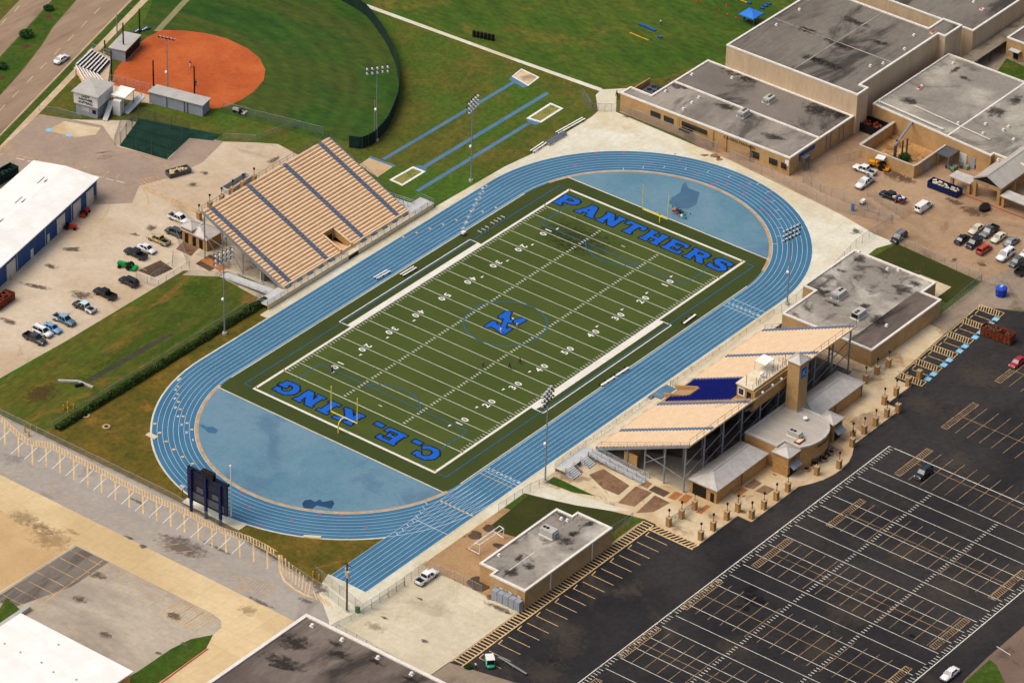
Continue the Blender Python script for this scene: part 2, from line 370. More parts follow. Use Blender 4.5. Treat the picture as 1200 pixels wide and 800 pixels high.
# ------------------------------------------------------------------ mesh building
class MB:
    def __init__(s):
        s.v = []; s.f = []

    def face(s, pts):
        n = len(s.v)
        s.v += [tuple(p) for p in pts]
        s.f.append(tuple(range(n, n+len(pts))))
        return s

    def box(s, x0, x1, y0, y1, z0, z1):
        return s.prism([(x0, y0), (x1, y0), (x1, y1), (x0, y1)], z0, z1, bottom=True)

    def prism(s, poly, z0, z1, top=True, bottom=False):
        poly = ccw(poly)
        n = len(poly); b = len(s.v)
        s.v += [(p[0], p[1], z0) for p in poly]+[(p[0], p[1], z1) for p in poly]
        for i in range(n):
            j = (i+1) % n
            s.f.append((b+i, b+j, b+n+j, b+n+i))
        if top: s.f.append(tuple(range(b+n, b+2*n)))
        if bottom: s.f.append(tuple(range(b+n-1, b-1, -1)))
        return s

    def obox(s, c, size, rot=0.0, tilt=0.0):
        hx_, hy, hz = size[0]/2, size[1]/2, size[2]/2
        b = len(s.v)
        mt = Matrix.Rotation(rot, 3, 'Z') @ Matrix.Rotation(tilt, 3, 'Y')
        for dx, dy, dz in ((-1, -1, -1), (1, -1, -1), (1, 1, -1), (-1, 1, -1), (-1, -1, 1), (1, -1, 1), (1, 1, 1), (-1, 1, 1)):
            q = mt @ Vector((dx*hx_, dy*hy, dz*hz))
            s.v.append((c[0]+q.x, c[1]+q.y, c[2]+q.z))
        for q in ((0, 3, 2, 1), (4, 5, 6, 7), (0, 1, 5, 4), (1, 2, 6, 5), (2, 3, 7, 6), (3, 0, 4, 7)):
            s.f.append(tuple(b+i for i in q))
        return s

    def beam(s, p0, p1, w, h):
        p0 = Vector(p0); p1 = Vector(p1)
        d = (p1-p0)
        L = d.length
        if L < 1e-6: return s
        d /= L
        side = d.cross(Vector((0, 0, 1)))
        side = side.normalized() if side.length > 1e-4 else Vector((1, 0, 0))
        up = side.cross(d)
        b = len(s.v)
        for e in (p0, p1):
            for a, c in ((-1, -1), (1, -1), (1, 1), (-1, 1)):
                s.v.append(tuple(e+side*(a*w/2)+up*(c*h/2)))
        for q in ((0, 1, 2, 3), (7, 6, 5, 4), (0, 4, 5, 1), (1, 5, 6, 2), (2, 6, 7, 3), (3, 7, 4, 0)):
            s.f.append(tuple(b+i for i in q))
        return s

    def tube(s, p0, p1, r0, r1=None, n=8, caps=True):
        r1 = r0 if r1 is None else r1
        p0 = Vector(p0); p1 = Vector(p1)
        d = (p1-p0).normalized()
        a = d.orthogonal().normalized(); c = d.cross(a)
        b = len(s.v)
        for e, r in ((p0, r0), (p1, r1)):
            for i in range(n):
                t = 2*math.pi*i/n
                s.v.append(tuple(e+a*(r*math.cos(t))+c*(r*math.sin(t))))
        for i in range(n):
            j = (i+1) % n
            s.f.append((b+i, b+j, b+n+j, b+n+i))
        if caps:
            s.f.append(tuple(range(b+n-1, b-1, -1))); s.f.append(tuple(range(b+n, b+2*n)))
        return s

    def ring(s, poly, out, inn, z0, z1):
        """closed trim along a polygon (outer offset out, inner offset inn)"""
        a = offset(poly, out); c = offset(poly, -inn)
        n = len(a); b = len(s.v)
        for z in (z0, z1):
            s.v += [(p[0], p[1], z) for p in a]+[(p[0], p[1], z) for p in c]
        for i in range(n):
            j = (i+1) % n
            o0, o1, i0, i1 = b+i, b+j, b+n+i, b+n+j
            O0, O1, I0, I1 = o0+2*n, o1+2*n, i0+2*n, i1+2*n
            s.f += [(o0, o1, O1, O0), (i1, i0, I0, I1), (O0, O1, I1, I0), (o1, o0, i0, i1)]
        return s

    def dome(s, c, r, zr=1.0, n=8, m=4):
        b = len(s.v)
        for k in range(m):
            th = math.pi/2*k/m
            for i in range(n):
                a = 2*math.pi*i/n
                s.v.append((c[0]+r*math.cos(th)*math.cos(a), c[1]+r*math.cos(th)*math.sin(a), c[2]+r*zr*math.sin(th)))
        s.v.append((c[0], c[1], c[2]+r*zr))
        for k in range(m-1):
            for i in range(n):
                j = (i+1) % n
                s.f.append((b+k*n+i, b+k*n+j, b+(k+1)*n+j, b+(k+1)*n+i))
        for i in range(n):
            s.f.append((b+(m-1)*n+i, b+(m-1)*n+(i+1) % n, b+m*n))
        return s

    def sphere(s, c, r, zr=1.0, n=8, m=6):
        b = len(s.v)
        s.v.append((c[0], c[1], c[2]-r*zr))
        for k in range(1, m):
            th = -math.pi/2+math.pi*k/m
            for i in range(n):
                a = 2*math.pi*i/n
                s.v.append((c[0]+r*math.cos(th)*math.cos(a), c[1]+r*math.cos(th)*math.sin(a), c[2]+r*zr*math.sin(th)))
        s.v.append((c[0], c[1], c[2]+r*zr))
        e = len(s.v)-1
        for i in range(n):
            s.f.append((b, b+1+(i+1) % n, b+1+i))
            s.f.append((e, e-n+i, e-n+(i+1) % n))
        for k in range(m-2):
            for i in range(n):
                j = (i+1) % n
                s.f.append((b+1+k*n+i, b+1+k*n+j, b+1+(k+1)*n+j, b+1+(k+1)*n+i))
        return s

    def build(s, name, mat, parent=None, smooth=False):
        o_ = origin(parent)
        vs = [(x-o_.x, y-o_.y, z-o_.z) for x, y, z in s.v] if parent is not None else s.v
        me = bpy.data.meshes.new(name)
        me.from_pydata(vs, [], s.f)
        me.materials.append(mat)
        if smooth:
            me.polygons.foreach_set('use_smooth', [True]*len(me.polygons))
        me.update()
        o = bpy.data.objects.new(name, me)
        COL.objects.link(o)
        if parent is not None:
            o.parent = parent
        return o


def origin(o):
    v = Vector((0, 0, 0))
    while o is not None:
        v += o.location
        o = o.parent
    return v


def area(poly):
    return sum(poly[i][0]*poly[(i+1) % len(poly)][1]-poly[(i+1) % len(poly)][0]*poly[i][1] for i in range(len(poly)))/2


def ccw(poly):
    poly = [(p[0], p[1]) for p in poly]
    return poly if area(poly) > 0 else poly[::-1]


def offset(poly, d):
    """outward offset of a ccw polygon by d"""
    poly = ccw(poly)
    n = len(poly); out = []
    for i in range(n):
        a = Vector(poly[i-1]); b = Vector(poly[i]); c = Vector(poly[(i+1) % n])
        e1 = (b-a).normalized(); e2 = (c-b).normalized()
        n1 = Vector((e1.y, -e1.x)); n2 = Vector((e2.y, -e2.x))
        bis = (n1+n2)
        k = bis.dot(n1)
        bis = bis/k if abs(k) > 0.2 else n1
        out.append((b.x+bis.x*d, b.y+bis.y*d))
    return out


def thing(name, label, cat, loc=(0, 0, 0), rot=0.0, group=None):
    o = bpy.data.objects.new(name, None)
    COL.objects.link(o)
    o.location = loc
    o.rotation_euler = (0, 0, rot)
    o.empty_display_size = 0.5
    return tag(o, label, cat, group)


def tag(o, label, cat, group=None):
    o['label'] = label; o['category'] = cat
    if group: o['group'] = group
    return o


def struct(o):
    o['kind'] = 'structure'
    return o


def copy_tree(o, parent=None):
    c = o.copy()
    COL.objects.link(c)
    if parent is not None:
        c.parent = parent
    for ch in list(o.children):
        copy_tree(ch, c)
    return c


def recolor(o, name, mat):
    for ch in o.children_recursive:
        if ch.name.split('.')[0] == name:
            ch.material_slots[0].link = 'OBJECT'
            ch.material_slots[0].material = mat


ORDS = ['leftmost', 'second from the left', 'third from the left', 'fourth from the left', 'fifth from the left', 'sixth from the left',
        'seventh from the left', 'eighth from the left', 'ninth from the left', 'tenth from the left', 'eleventh from the left',
        'twelfth from the left', 'thirteenth from the left', 'fourteenth from the left']
NUMW = ['', 'one', 'two', 'three', 'four', 'five', 'six', 'seven', 'eight', 'nine', 'ten', 'eleven', 'twelve', 'thirteen', 'fourteen']

def order_labels(objs, base):
    """copies that look alike: each label says which one of its row it is"""
    n = len(objs)
    for i, o in enumerate(sorted(objs, key=lambda q: U(q.location))):
        if n == 1: o['label'] = base
        elif i == n-1: o['label'] = base+', rightmost of %s' % NUMW[n]
        elif i == 0: o['label'] = base+', leftmost of %s' % NUMW[n]
        else: o['label'] = base+', %s' % ORDS[i]


def ground(name, poly, z, mat):
    b = MB()
    b.face([(p[0], p[1], z) for p in ccw(poly)])
    return struct(b.build(name, mat))


def pp(*uv):
    return [tuple(P(u, v)[:2]) for u, v in uv]


def strip(b, p0, p1, w, z):
    p0 = Vector((p0[0], p0[1])); p1 = Vector((p1[0], p1[1]))
    d = (p1-p0)
    if d.length < 1e-6: return
    d.normalize(); n = Vector((-d.y, d.x))*(w/2)
    b.face([(p0.x-n.x, p0.y-n.y, z), (p1.x-n.x, p1.y-n.y, z), (p1.x+n.x, p1.y+n.y, z), (p0.x+n.x, p0.y+n.y, z)])


def polystrip(b, pts, w, z, closed=False):
    pts = [Vector((p[0], p[1])) for p in pts]
    n = len(pts); L = []; Rr = []
    for i in range(n):
        if closed: a, c = pts[i-1], pts[(i+1) % n]
        else: a, c = pts[max(i-1, 0)], pts[min(i+1, n-1)]
        d = (c-a).normalized(); q = Vector((-d.y, d.x))*(w/2)
        L.append(pts[i]+q); Rr.append(pts[i]-q)
    for i in range(n if closed else n-1):
        j = (i+1) % n
        b.face([(Rr[i].x, Rr[i].y, z), (Rr[j].x, Rr[j].y, z), (L[j].x, L[j].y, z), (L[i].x, L[i].y, z)])


def blob(c, rx, ry, rot=0, n=18, jit=0.25, seed=1):
    rr = random.Random(seed)
    ph = [rr.uniform(0, 6.28) for _ in range(4)]
    out = []
    for i in range(n):
        a = 2*math.pi*i/n
        k = 1+jit*(math.sin(2*a+ph[0])*0.5+math.sin(3*a+ph[1])*0.4+math.sin(5*a+ph[2])*0.3)
        x, y = rx*k*math.cos(a), ry*k*math.sin(a)
        out.append((c[0]+x*math.cos(rot)-y*math.sin(rot), c[1]+x*math.sin(rot)+y*math.cos(rot)))
    return out


def text_flat(s, size, off=0.0):
    """plain lettering as flat mesh data, centred on x, base line at y = 0"""
    cu = bpy.data.curves.new('lettering', 'FONT')
    cu.body = s; cu.size = size; cu.align_x = 'CENTER'; cu.offset = off; cu.resolution_u = 3
    o = bpy.data.objects.new('lettering', cu)
    COL.objects.link(o)
    bpy.context.view_layer.update()
    dg = bpy.context.evaluated_depsgraph_get()
    me = o.evaluated_get(dg).to_mesh()
    vs = [tuple(v.co) for v in me.vertices]
    fs = [tuple(p.vertices) for p in me.polygons]
    o.evaluated_get(dg).to_mesh_clear()
    bpy.data.objects.remove(o)
    bpy.data.curves.remove(cu)
    return vs, fs


def put_text(b, data, fn):
    n = len(b.v)
    b.v += [tuple(fn(x, y)) for x, y, _ in data[0]]
    b.f += [tuple(n+i for i in f) for f in data[1]]
# ------------------------------------------------------------------ ground sheets (each about 4 mm or more above the one below)
Y = 0.9144
ground('ground', [(-1500, -1500), (1500, -1500), (1500, 1500), (-1500, 1500)], 0.0, m_lawn)
ground('lawn_dry', [(-97.5, 47), (-27, 47), (-30, 30), (-58, -31), (-97, -42), (-104, -44)], 0.005, m_lawnk)
ground('apron', [(-97.0, -31.2), (-97.0, -46), (-113, -45), (-109, -41.5), (-102.5, -33)], 0.0145, m_apron)
ground('practice_field', [(250, 330), (90, 130), (59, 163.9), (92, 93), (91, 72)] and pp((300, -60), (404, -12), (416, 1), (600, 67), (706, 105), (780, 90), (850, 65), (960, -10), (1040, -60)), 0.006, m_practice)
# highway
ground('road', [(-120, 106.3), (-11.7, 141.1), (58.9, 163.8), (260, 228.4), (260, 242), (50, 174.2), (35.7, 168.8), (27.7, 164.7), (15.3, 159.4), (2.6, 154.8), (-120, 114)], 0.010, m_road)
ground('road', [(-120, 121), (16.7, 168.3), (46, 178.8), (260, 255), (260, 268), (41.0, 184.9), (29.9, 181.0), (-120, 131)], 0.010, m_road)
hd = Vector((math.cos(R(17.8)), math.sin(R(17.8)))); hn = Vector((-hd.y, hd.x))
def hw(s, t):
    q = Vector((-11.7, 141.1))+hd*s+hn*t
    return (q.x, q.y)
ground('sidewalk', [hw(-90, -1.9), hw(160, -1.9), hw(160, -3.6), hw(-90, -3.6)], 0.012, m_walk)
ground('verge_grass', [hw(-90, -0.25), hw(160, -0.25), hw(160, -1.9), hw(-90, -1.9)], 0.011, m_lawn2)
ground('median_grass', [(-120, 114.6), (2.6, 155.2), (15.3, 159.8), (27.7, 165.1), (35.7, 169.2), (50, 174.6), (260, 242.4), (260, 254.6), (46, 178.4), (16.7, 167.9), (-120, 120.6)], 0.012, m_lawn2)
b = MB()
for k in range(-9, 18):
    s = k*7.6+3.0
    strip(b, hw(s, 5.6), hw(s+3.6, 5.6), 0.22, 0.016)
    strip(b, hw(s+1, 24.0), hw(s+4.6, 24.4), 0.22, 0.016)
for t0, t1 in ((0.35, 0.35),):
    strip(b, hw(-80, t0), hw(150, t1), 0.3, 0.016)
struct(b.build('road_markings', m_walk))
# softball field
arc = [(42.0, 72.6), (50.4, 74.7), (61.5, 80.7), (68.1, 85.9), (75.8, 93.3), (83.2, 102.6), (90.5, 114.6), (92.6, 124.6), (92.5, 138), (86, 156), (70, 165)]
ground('outfield_grass', [(36, 84)]+arc+[(56, 156), (44, 150), (30, 136), (30, 112)], 0.008, m_outfield)
dirt = pp((131, 100), (134, 84), (150, 62), (172, 44), (190, 35.5), (215, 36), (240, 39), (265, 45), (290, 57), (304, 68), (311, 82), (309, 94), (298, 107), (283, 117), (268, 124), (250, 128), (200, 117), (150, 106))
ground('infield_clay', dirt, 0.014, m_dirt)
b = MB()
strip(b, pp((184, 37))[0], pp((222, -4))[0], 1.6, 0.012)
struct(b.build('worn_foul_line', mk('worn_line', '7d7a55', '8a845c', 0.4, 0.95, fine=0.1)))
# left yard
ground('parking_lot', pp((-90, 245), (0, 176), (46, 134), (84, 140), (118, 141), (150, 141), (190, 150), (262, 166), (300, 167), (326, 169), (350, 182), (410, 240), (330, 330), (262, 318), (215, 317), (180, 338), (80, 398), (0, 443), (-90, 492)), 0.010, m_lotc)
ground('asphalt_lot', pp((-10, 184), (46, 134), (84, 140), (120, 147), (138, 172), (197, 187), (222, 160), (262, 166), (238, 190), (206, 206), (163, 218), (155, 238), (110, 240), (60, 190), (-10, 250)), 0.016, m_lota)
ground('ditch_grass', [(-130, 66.9), (-86.8, 67.6), (-38.8, 67.6), (-29.5, 67.4), (-25.5, 61.5), (-27, 47.5), (-97, 47.5), (-130, 50)], 0.006, m_ditch)
ground('drain_channel', [(-76, 54.5), (-56, 53.9), (-50, 53.2), (-50, 52.2), (-60, 52.5), (-76, 53.1)], 0.019, mk('channel_mud', '37352a', '43402f', 0.3, 0.9, fine=0.2))
m_lush = mk('lush_grass', '365210', '435e16', 0.3, 0.95, fine=0.24, soft=0.6)
ground('lush_grass', blob((-57, 55.6), 24, 3.0, 0.0, 24, 0.12, 401), 0.0135, m_lush)
ground('lush_grass', blob((-50, 50.6), 18, 1.7, 0.0, 24, 0.12, 402), 0.0140, m_lush)
ground('lush_grass', blob((-33, 60), 4.5, 5.5, 0.0, 24, 0.2, 403), 0.0138, m_lush)
ground('dry_patch', blob((-86, 58), 5, 4, 0.0, 24, 0.2, 404), 0.0142, mk('dry_soil', '4a3a1e', '584522', 0.3, 0.95, fine=0.2, soft=0.8))
ground('sidewalk', [(-30.5, 67.4), (-27.6, 67.4), (-22.2, 60.0), (-24.2, 44.5), (-27.2, 44.5), (-25.6, 60.6)], 0.014, m_under)
ground('bed_and_dark_strip', pp((229, 309), (246, 318), (262, 308), (246, 298)), 0.018, m_soild)
ground('bed_and_dark_strip', pp((206, 292), (224, 300), (234, 290), (215, 282)), 0.018, m_soil)
ground('bed_and_dark_strip', pp((234, 305), (258, 318), (268, 314), (243, 301)), 0.023, m_soilr)
ground('bed_and_dark_strip', pp((161, 317), (181, 325), (203, 315), (188, 305)), 0.018, m_soild)
ground('understand_floor', [(-22, 44), (22, 44), (22, 71), (-22, 71)], 0.016, m_under)
b = MB()
def stalls(b, p0, p1, n, dirv, L, w, z):
    p0 = Vector(p0[:2]); p1 = Vector(p1[:2]); dirv = Vector(dirv[:2])
    for i in range(n):
        a = p0.lerp(p1, i/max(n-1, 1))
        strip(b, a, a+dirv*L, w, z)
def hatch(b, p0, p1, depth, spacing, w, z, slant=0.0, border=True):
    """ladder of bars between a line p0-p1 and the parallel line `depth` to its left"""
    p0 = Vector(p0[:2]); p1 = Vector(p1[:2]); d = (p1-p0); L = d.length; d.normalize()
    n = Vector((-d.y, d.x))
    k = 0.0
    while k < L:
        k2 = min(max(k+slant, 0), L)
        strip(b, p0+d*k, p0+d*k2+n*depth, w, z)
        k += spacing
    if border:
        strip(b, p0, p1, w, z+0.003); strip(b, p0+n*depth, p1+n*depth, w, z+0.003)
# stalls north of the white-roofed shed
a0 = P(20, 181); a1 = P(160, 211)
for i in range(11):
    q0 = P(22+i*13.2, 176+i*3.1)
    strip(b, q0, P(22+i*13.2-9, 176+i*3.1+9), 0.16, 0.022)
strip(b, P(2, 178), P(100, 200), 0.16, 0.022)
hatch(b, P(0, 183), P(22, 166), 2.2, 0.9, 0.16, 0.022, 0.6)
hatch(b, P(160, 211), P(186, 206), -4.0, 1.0, 0.16, 0.022, 1.0)
hatch(b, P(168, 222), P(232, 250), 1.0, 0.9, 0.2, 0.022, 0.5)
polystrip(b, [P(136, 175), P(160, 181), P(180, 186), P(196, 194), P(204, 199)], 0.2, 0.022)
polystrip(b, [P(168, 222), P(173, 230), P(174, 238), P(171, 247)], 0.2, 0.022)
polystrip(b, [P(114, 229), P(123, 233), P(128, 240), P(126, 248), P(119, 258)], 0.16, 0.022)
for i in range(8):
    q0 = P(40+i*17, 330-i*9.5)
    strip(b, P(46+i*18, 394-i*11), P(46+i*18-15, 394-i*11-7), 0.14, 0.022)
struct(b.build('parking_markings', m_yellowf))
b = MB()
for cu_, cv_ in ((57.5, 152.5), (81, 158.5)):
    q = P(cu_, cv_)
    b.obox((q.x, q.y, 0.03), (1.4, 1.4, 0.01), R(15))
struct(b.build('access_marking', m_hcblue))
ground('pale_pad', pp((55, 153), (76, 142), (118, 150), (112, 158), (88, 161)), 0.020, m_plaza)
b = MB()
polystrip(b, blob(P(121, 182), 1.6, 3.2, 0.9, 22, 0.2, 5), 0.5, 0.024, True)
struct(b.build('tyre_mark', m_stain))
for i, (pu, pv, rx, ry, ro) in enumerate([(85, 292, 4.5, 0.8, -0.9), (60, 312, 1.0, 2.2, 0.3), (40, 335, 6.0, 0.7, -1.25), (158, 275, 0.8, 1.6, 0.2), (177, 267, 1.6, 1.8, 0.3), (95, 346, 2.0, 3.2, 0.3), (12, 377, 1.1, 3.2, 0.2), (240, 203, 0.8, 1.6, 0), (226, 216, 1.3, 1.6, 0.4), (320, 188, 2.2, 1.2, 0.3), (70, 372, 4.0, 0.6, -0.2)]):
    ground('oil_stain', blob(P(pu, pv), rx, ry, ro, 18, 0.3, i), 0.020+0.003*(i % 3), m_stain)
# batting cage turf
ground('cage_turf', pp((140, 171), (163, 139), (260, 158), (250, 165), (222, 162), (195, 187)), 0.024, mk('cage_turf', '0f3023', '154030', 0.35, 0.9, fine=0.2, c3='0a2019', s3=0.25, t3=0.52, w3=0.14))
ground('lawn_patch', pp((150, 141), (172, 122), (250, 138), (330, 160), (322, 168), (262, 166), (222, 158)), 0.018, m_lawn)
# jumping runways and pits
m_run = mk('runway_blue', '4a7092', '547a9b', 0.2, 0.85, fine=0.07)
b = MB()
strip(b, P(449, 187), P(603, 96), 1.05, 0.020)
strip(b, P(495, 197), P(642, 109), 1.15, 0.020)
strip(b, P(489, 224), P(619, 145), 1.1, 0.020)
strip(b, P(433, 184), P(463, 195), 0.9, 0.022)
struct(b.build('runway', m_run))
b = MB()
b.face([tuple(P(u, v, 0.022)) for u, v in ((484, 195.5), (489, 193.5), (500, 195), (499, 202))])
b.face([tuple(P(u, v, 0.022)) for u, v in ((617, 139.5), (619, 144), (628, 147), (634, 144))])
b.face([tuple(P(u, v, 0.022)) for u, v in ((596, 93), (600, 90), (619, 101), (613, 103))])
struct(b.build('runway_pad', m_run))
m_sand = mk('pit_sand', '7c7a3c', '8c8248', 0.5, 0.95, c3='55661f', s3=0.4, t3=0.5, w3=0.12, fine=0.2)
for poly in ([(456.5, 211), (484, 195.5), (498.5, 201.5), (471.5, 218)], [(617, 139), (645, 121), (660, 127.5), (634, 144)]):
    w = pp(*poly)
    ground('pit_sand', w, 0.022, m_sand)
    bb = MB(); bb.ring(w, 0.05, 0.55, 0.0, 0.10); struct(bb.build('pit_kerb', m_white))
w = pp((600, 90), (611, 81), (632, 91), (619, 101))
ground('pit_sand', w, 0.019, m_plaza); bb = MB(); bb.ring(w, 0.05, 0.3, 0.0, 0.10); struct(bb.build('pit_kerb', m_white))
ground('concrete_pad', pp((433, 185), (461, 195), (442, 208), (421, 193)), 0.018, m_plaza)
# path through the lawns
ground('path', pp((404, -6), (416, 0), (600, 67), (706, 104), (704, 107.5), (600, 70.5), (412, 2.5), (398, -4)), 0.012, m_apron)
# apron
AP = [(-98, -43.6), (-30, -43.6), (-30, -45), (36, -45), (62, -45), (79.5, -44.2), (84.2, -46.2), (84.4, -40), (86.5, -30), (88.2, -15.5), (90.4, 5), (90.8, 18), (91.5, 38.5), (99, 44), (101, 40), (106, 40), (98, 47.8), (95, 47.2), (89, 42), (86, 41.5), (62, 41.5), (54, 42.6), (30, 43.3), (-32, 43.3), (-32, 36), (-50, 25), (-50, -30), (-98, -36)]
ground('apron', AP, 0.016, m_apron)
for i, (pu, pv, rx, ry) in enumerate([(1003, 271, 1.6, 1.8), (930, 262, 0.5, 0.3), (838, 183, 0.9, 1.3), (826, 182, .6, .9), (790, 181, 0.8, 0.5), (735, 137, .4, 2.), (843, 187, .6, .9)]):
    ground('oil_stain', blob(P(pu, pv), rx, ry, 0.5, 16, 0.3, 30+i), 0.022, m_soil if i in (2, 3, 6) else m_stain)
# service yard
ground('service_yard', [(86.5, -15.5), (88.4, -2), (92, 20), (92, 38), (99, 38), (99, -8), (140, -8), (150, -60), (150, -130), (95, -130), (95, -80), (82.6, -70.4), (84.2, -46.2), (84.4, -44.2)], 0.014, m_yard)
ground('grey_yard', [(60, -71.0), (82.6, -70.4), (95, -72.5), (96, -130), (100, -150), (78, -150), (78, -84), (73, -75.5), (60, -76)], 0.018, m_yard2)
ground('grass_strip', [(69.9, -45.0), (84.0, -46.6), (82.4, -70.0), (69.9, -69.4)], 0.020, mk('strip_grass', '3f4a18', '4a511e', 0.1, 0.95, fine=0.2, c3='5c5326', s3=0.1, t3=0.58, w3=0.1))
ground('pale_pad', [(69.9, -58), (76.3, -58), (76.3, -66.4), (69.9, -66.4)], 0.024, m_plaza)
for i, (pu, pv, rx, ry) in enumerate([(1140, 248, 2.2, 4.5), (1052, 206, 3, 4.2), (1060, 210, 2, 3), (1118, 305, 1.4, .7), (1150, 310, .9, 1.5), (990, 305, 1, 1), (1075, 318, 1.5, 1.0), (1120, 237, 1.5, 3)]):
    ground('oil_stain', blob(P(pu, pv), rx, ry, 0.2, 18, 0.3, 50+i), 0.028+0.003*i, mk('yard_stain', '664a34', '70533b', 0.5, 0.9, fine=0.12, soft=0.85))
ground('courtyard_grass', [(152, -24), (175, -18), (172, -40), (156, -36)], 0.010, m_lawn2)
ground('courtyard_floor', [(160, -12), (210, -12), (210, -60), (158, -60), (158, -33)], 0.006, m_yard2)
# black asphalt lot
def arcpts(c, r, a0, a1, n=12):
    return [(c[0]+r*math.cos(R(a0+(a1-a0)*i/n)), c[1]+r*math.sin(R(a0+(a1-a0)*i/n))) for i in range(n+1)]
PLZ = [(-40.8, -82.2), (-27.5, -82.2), (-27.5, -85.7), (-10.8, -85.7), (-8.5, -87.0), (-5.5, -88.2), (-2.5, -88.8), (0.5, -88.9), (3.5, -88.5), (6.0, -87.6), (8.2, -86.4), (9.8, -85.6), (27.1, -85.6), (27.1, -82.2), (36.6, -82.2)]
ground('black_lot', [(-104.6, -68.2), (-40.8, -68.2)]+PLZ+[(36.6, -77.7), (73.5, -75.4), (77.5, -84.2), (140, -90), (300, -100), (300, -152), (-101, -152), (-101, -90)], 0.012, m_black)
# bottom right corner beyond the lot
m_brownlot = mk('brown_lot', '6d5a4c', '7a6657', 0.1, 0.9, fine=0.1, c3='544438', s3=0.08, t3=0.55, w3=0.12)
ground('parking_lot', [(-118, -152), (300, -152), (300, -330), (-118, -330)], 0.010, m_brownlot)
crn = pp((1118, 815), (1131, 795), (1157, 770), (1200, 733), (1290, 660), (1400, 900), (1200, 1000))
ground('parking_lot', crn, 0.018, m_brownlot)
ground('lawn_patch', pp((1132, 797), (1160, 772), (1168, 779), (1178, 800), (1180, 815), (1120, 812)), 0.026, m_lawn2)
b = MB(); strip(b, P(1168, 757), P(1184, 767), 0.2, 0.024); struct(b.build('parking_markings', m_linew))
for i, (pu, pv, rx, ry, ro) in enumerate([(884, 703, 1.7, 2.4, 0.4), (1070, 745, .5, 0.8, 0), (880, 690, 0.8, 2.2, 1.2), (872, 712, .7, 1.8, .5)]):
    ground('dark_stain', blob(P(pu, pv), rx*1.3, ry*1.3, ro, 20, 0.3, 70+i), 0.016+0.0006*i, m_staind)
m_dust = mk('lot_dust', '6b5c49', '786852', 0.4, 0.9, fine=0.2, soft=0.16)
for i, (pu, pv, rx, ry) in enumerate([(665, 760, 7, 4), (628, 727, 3, 2), (1085, 475, 5, 8), (1000, 715, 9, 7), (1110, 690, 8, 6), (640, 790, 5, 6), (1060, 650, 7, 4), (955, 760, 8, 5), (740, 690, 6, 3), (1120, 540, 6, 4), (1150, 440, 6, 8), (860, 760, 6, 5)]):
    ground('dust_patch', blob(P(pu, pv), rx, ry, 0.3, 20, 0.3, 300+i), 0.0150+0.0004*(i % 2), m_dust)
# pale lot by the field house
ground('pale_lot', [(-98, -43.4), (-82.6, -43.4), (-82.6, -60), (-82, -68.2), (-104.6, -68.2), (-113.4, -68), (-113.4, -44)], 0.014, m_fhlot)
ground('bare_soil', [(-82.6, -43.6), (-56, -43.6), (-54, -56), (-81, -69), (-82.6, -66)], 0.010, mk('house_soil', '9c7b55', 'ab8a62', 0.2, 0.95, c3='6b5038', s3=0.12, t3=0.56, w3=0.12, fine=0.15))
ground('lawn_patch', pp((571, 619), (622, 578), (744, 600), (720, 622), (690, 640), (640, 640)), 0.014, mk('house_lawn', '3d4a18', '4a531d', 0.1, 0.95, fine=0.2))
for i, (pu, pv, rx, ry) in enumerate([(557, 627, 1.4, 1.6), (573, 619, 1.2, 1.4), (565, 683, 2.6, 3.), (586, 640, 1, 1.5)]):
    ground('bare_soil', blob(P(pu, pv), rx, ry, 0.2, 16, 0.25, 90+i), 0.020, m_soild)
for i, (pu, pv, rx, ry, ro) in enumerate([(491, 701, .5, 1, 0), (451, 724, .6, 1.2, 0), (498, 751, .6, 1.2, 0), (585, 712, 1.0, 4.2, 0.1), (575, 700, 0.9, 2.2, 0.3)]):
    ground('oil_stain', blob(P(pu, pv), rx, ry, ro, 16, 0.25, 110+i), 0.020, m_stain)
ground('path', pp((608, 571), (630, 566.5), (676, 580), (738, 597.5), (720, 599), (676, 592), (640, 584), (612, 577)), 0.026, m_apron)
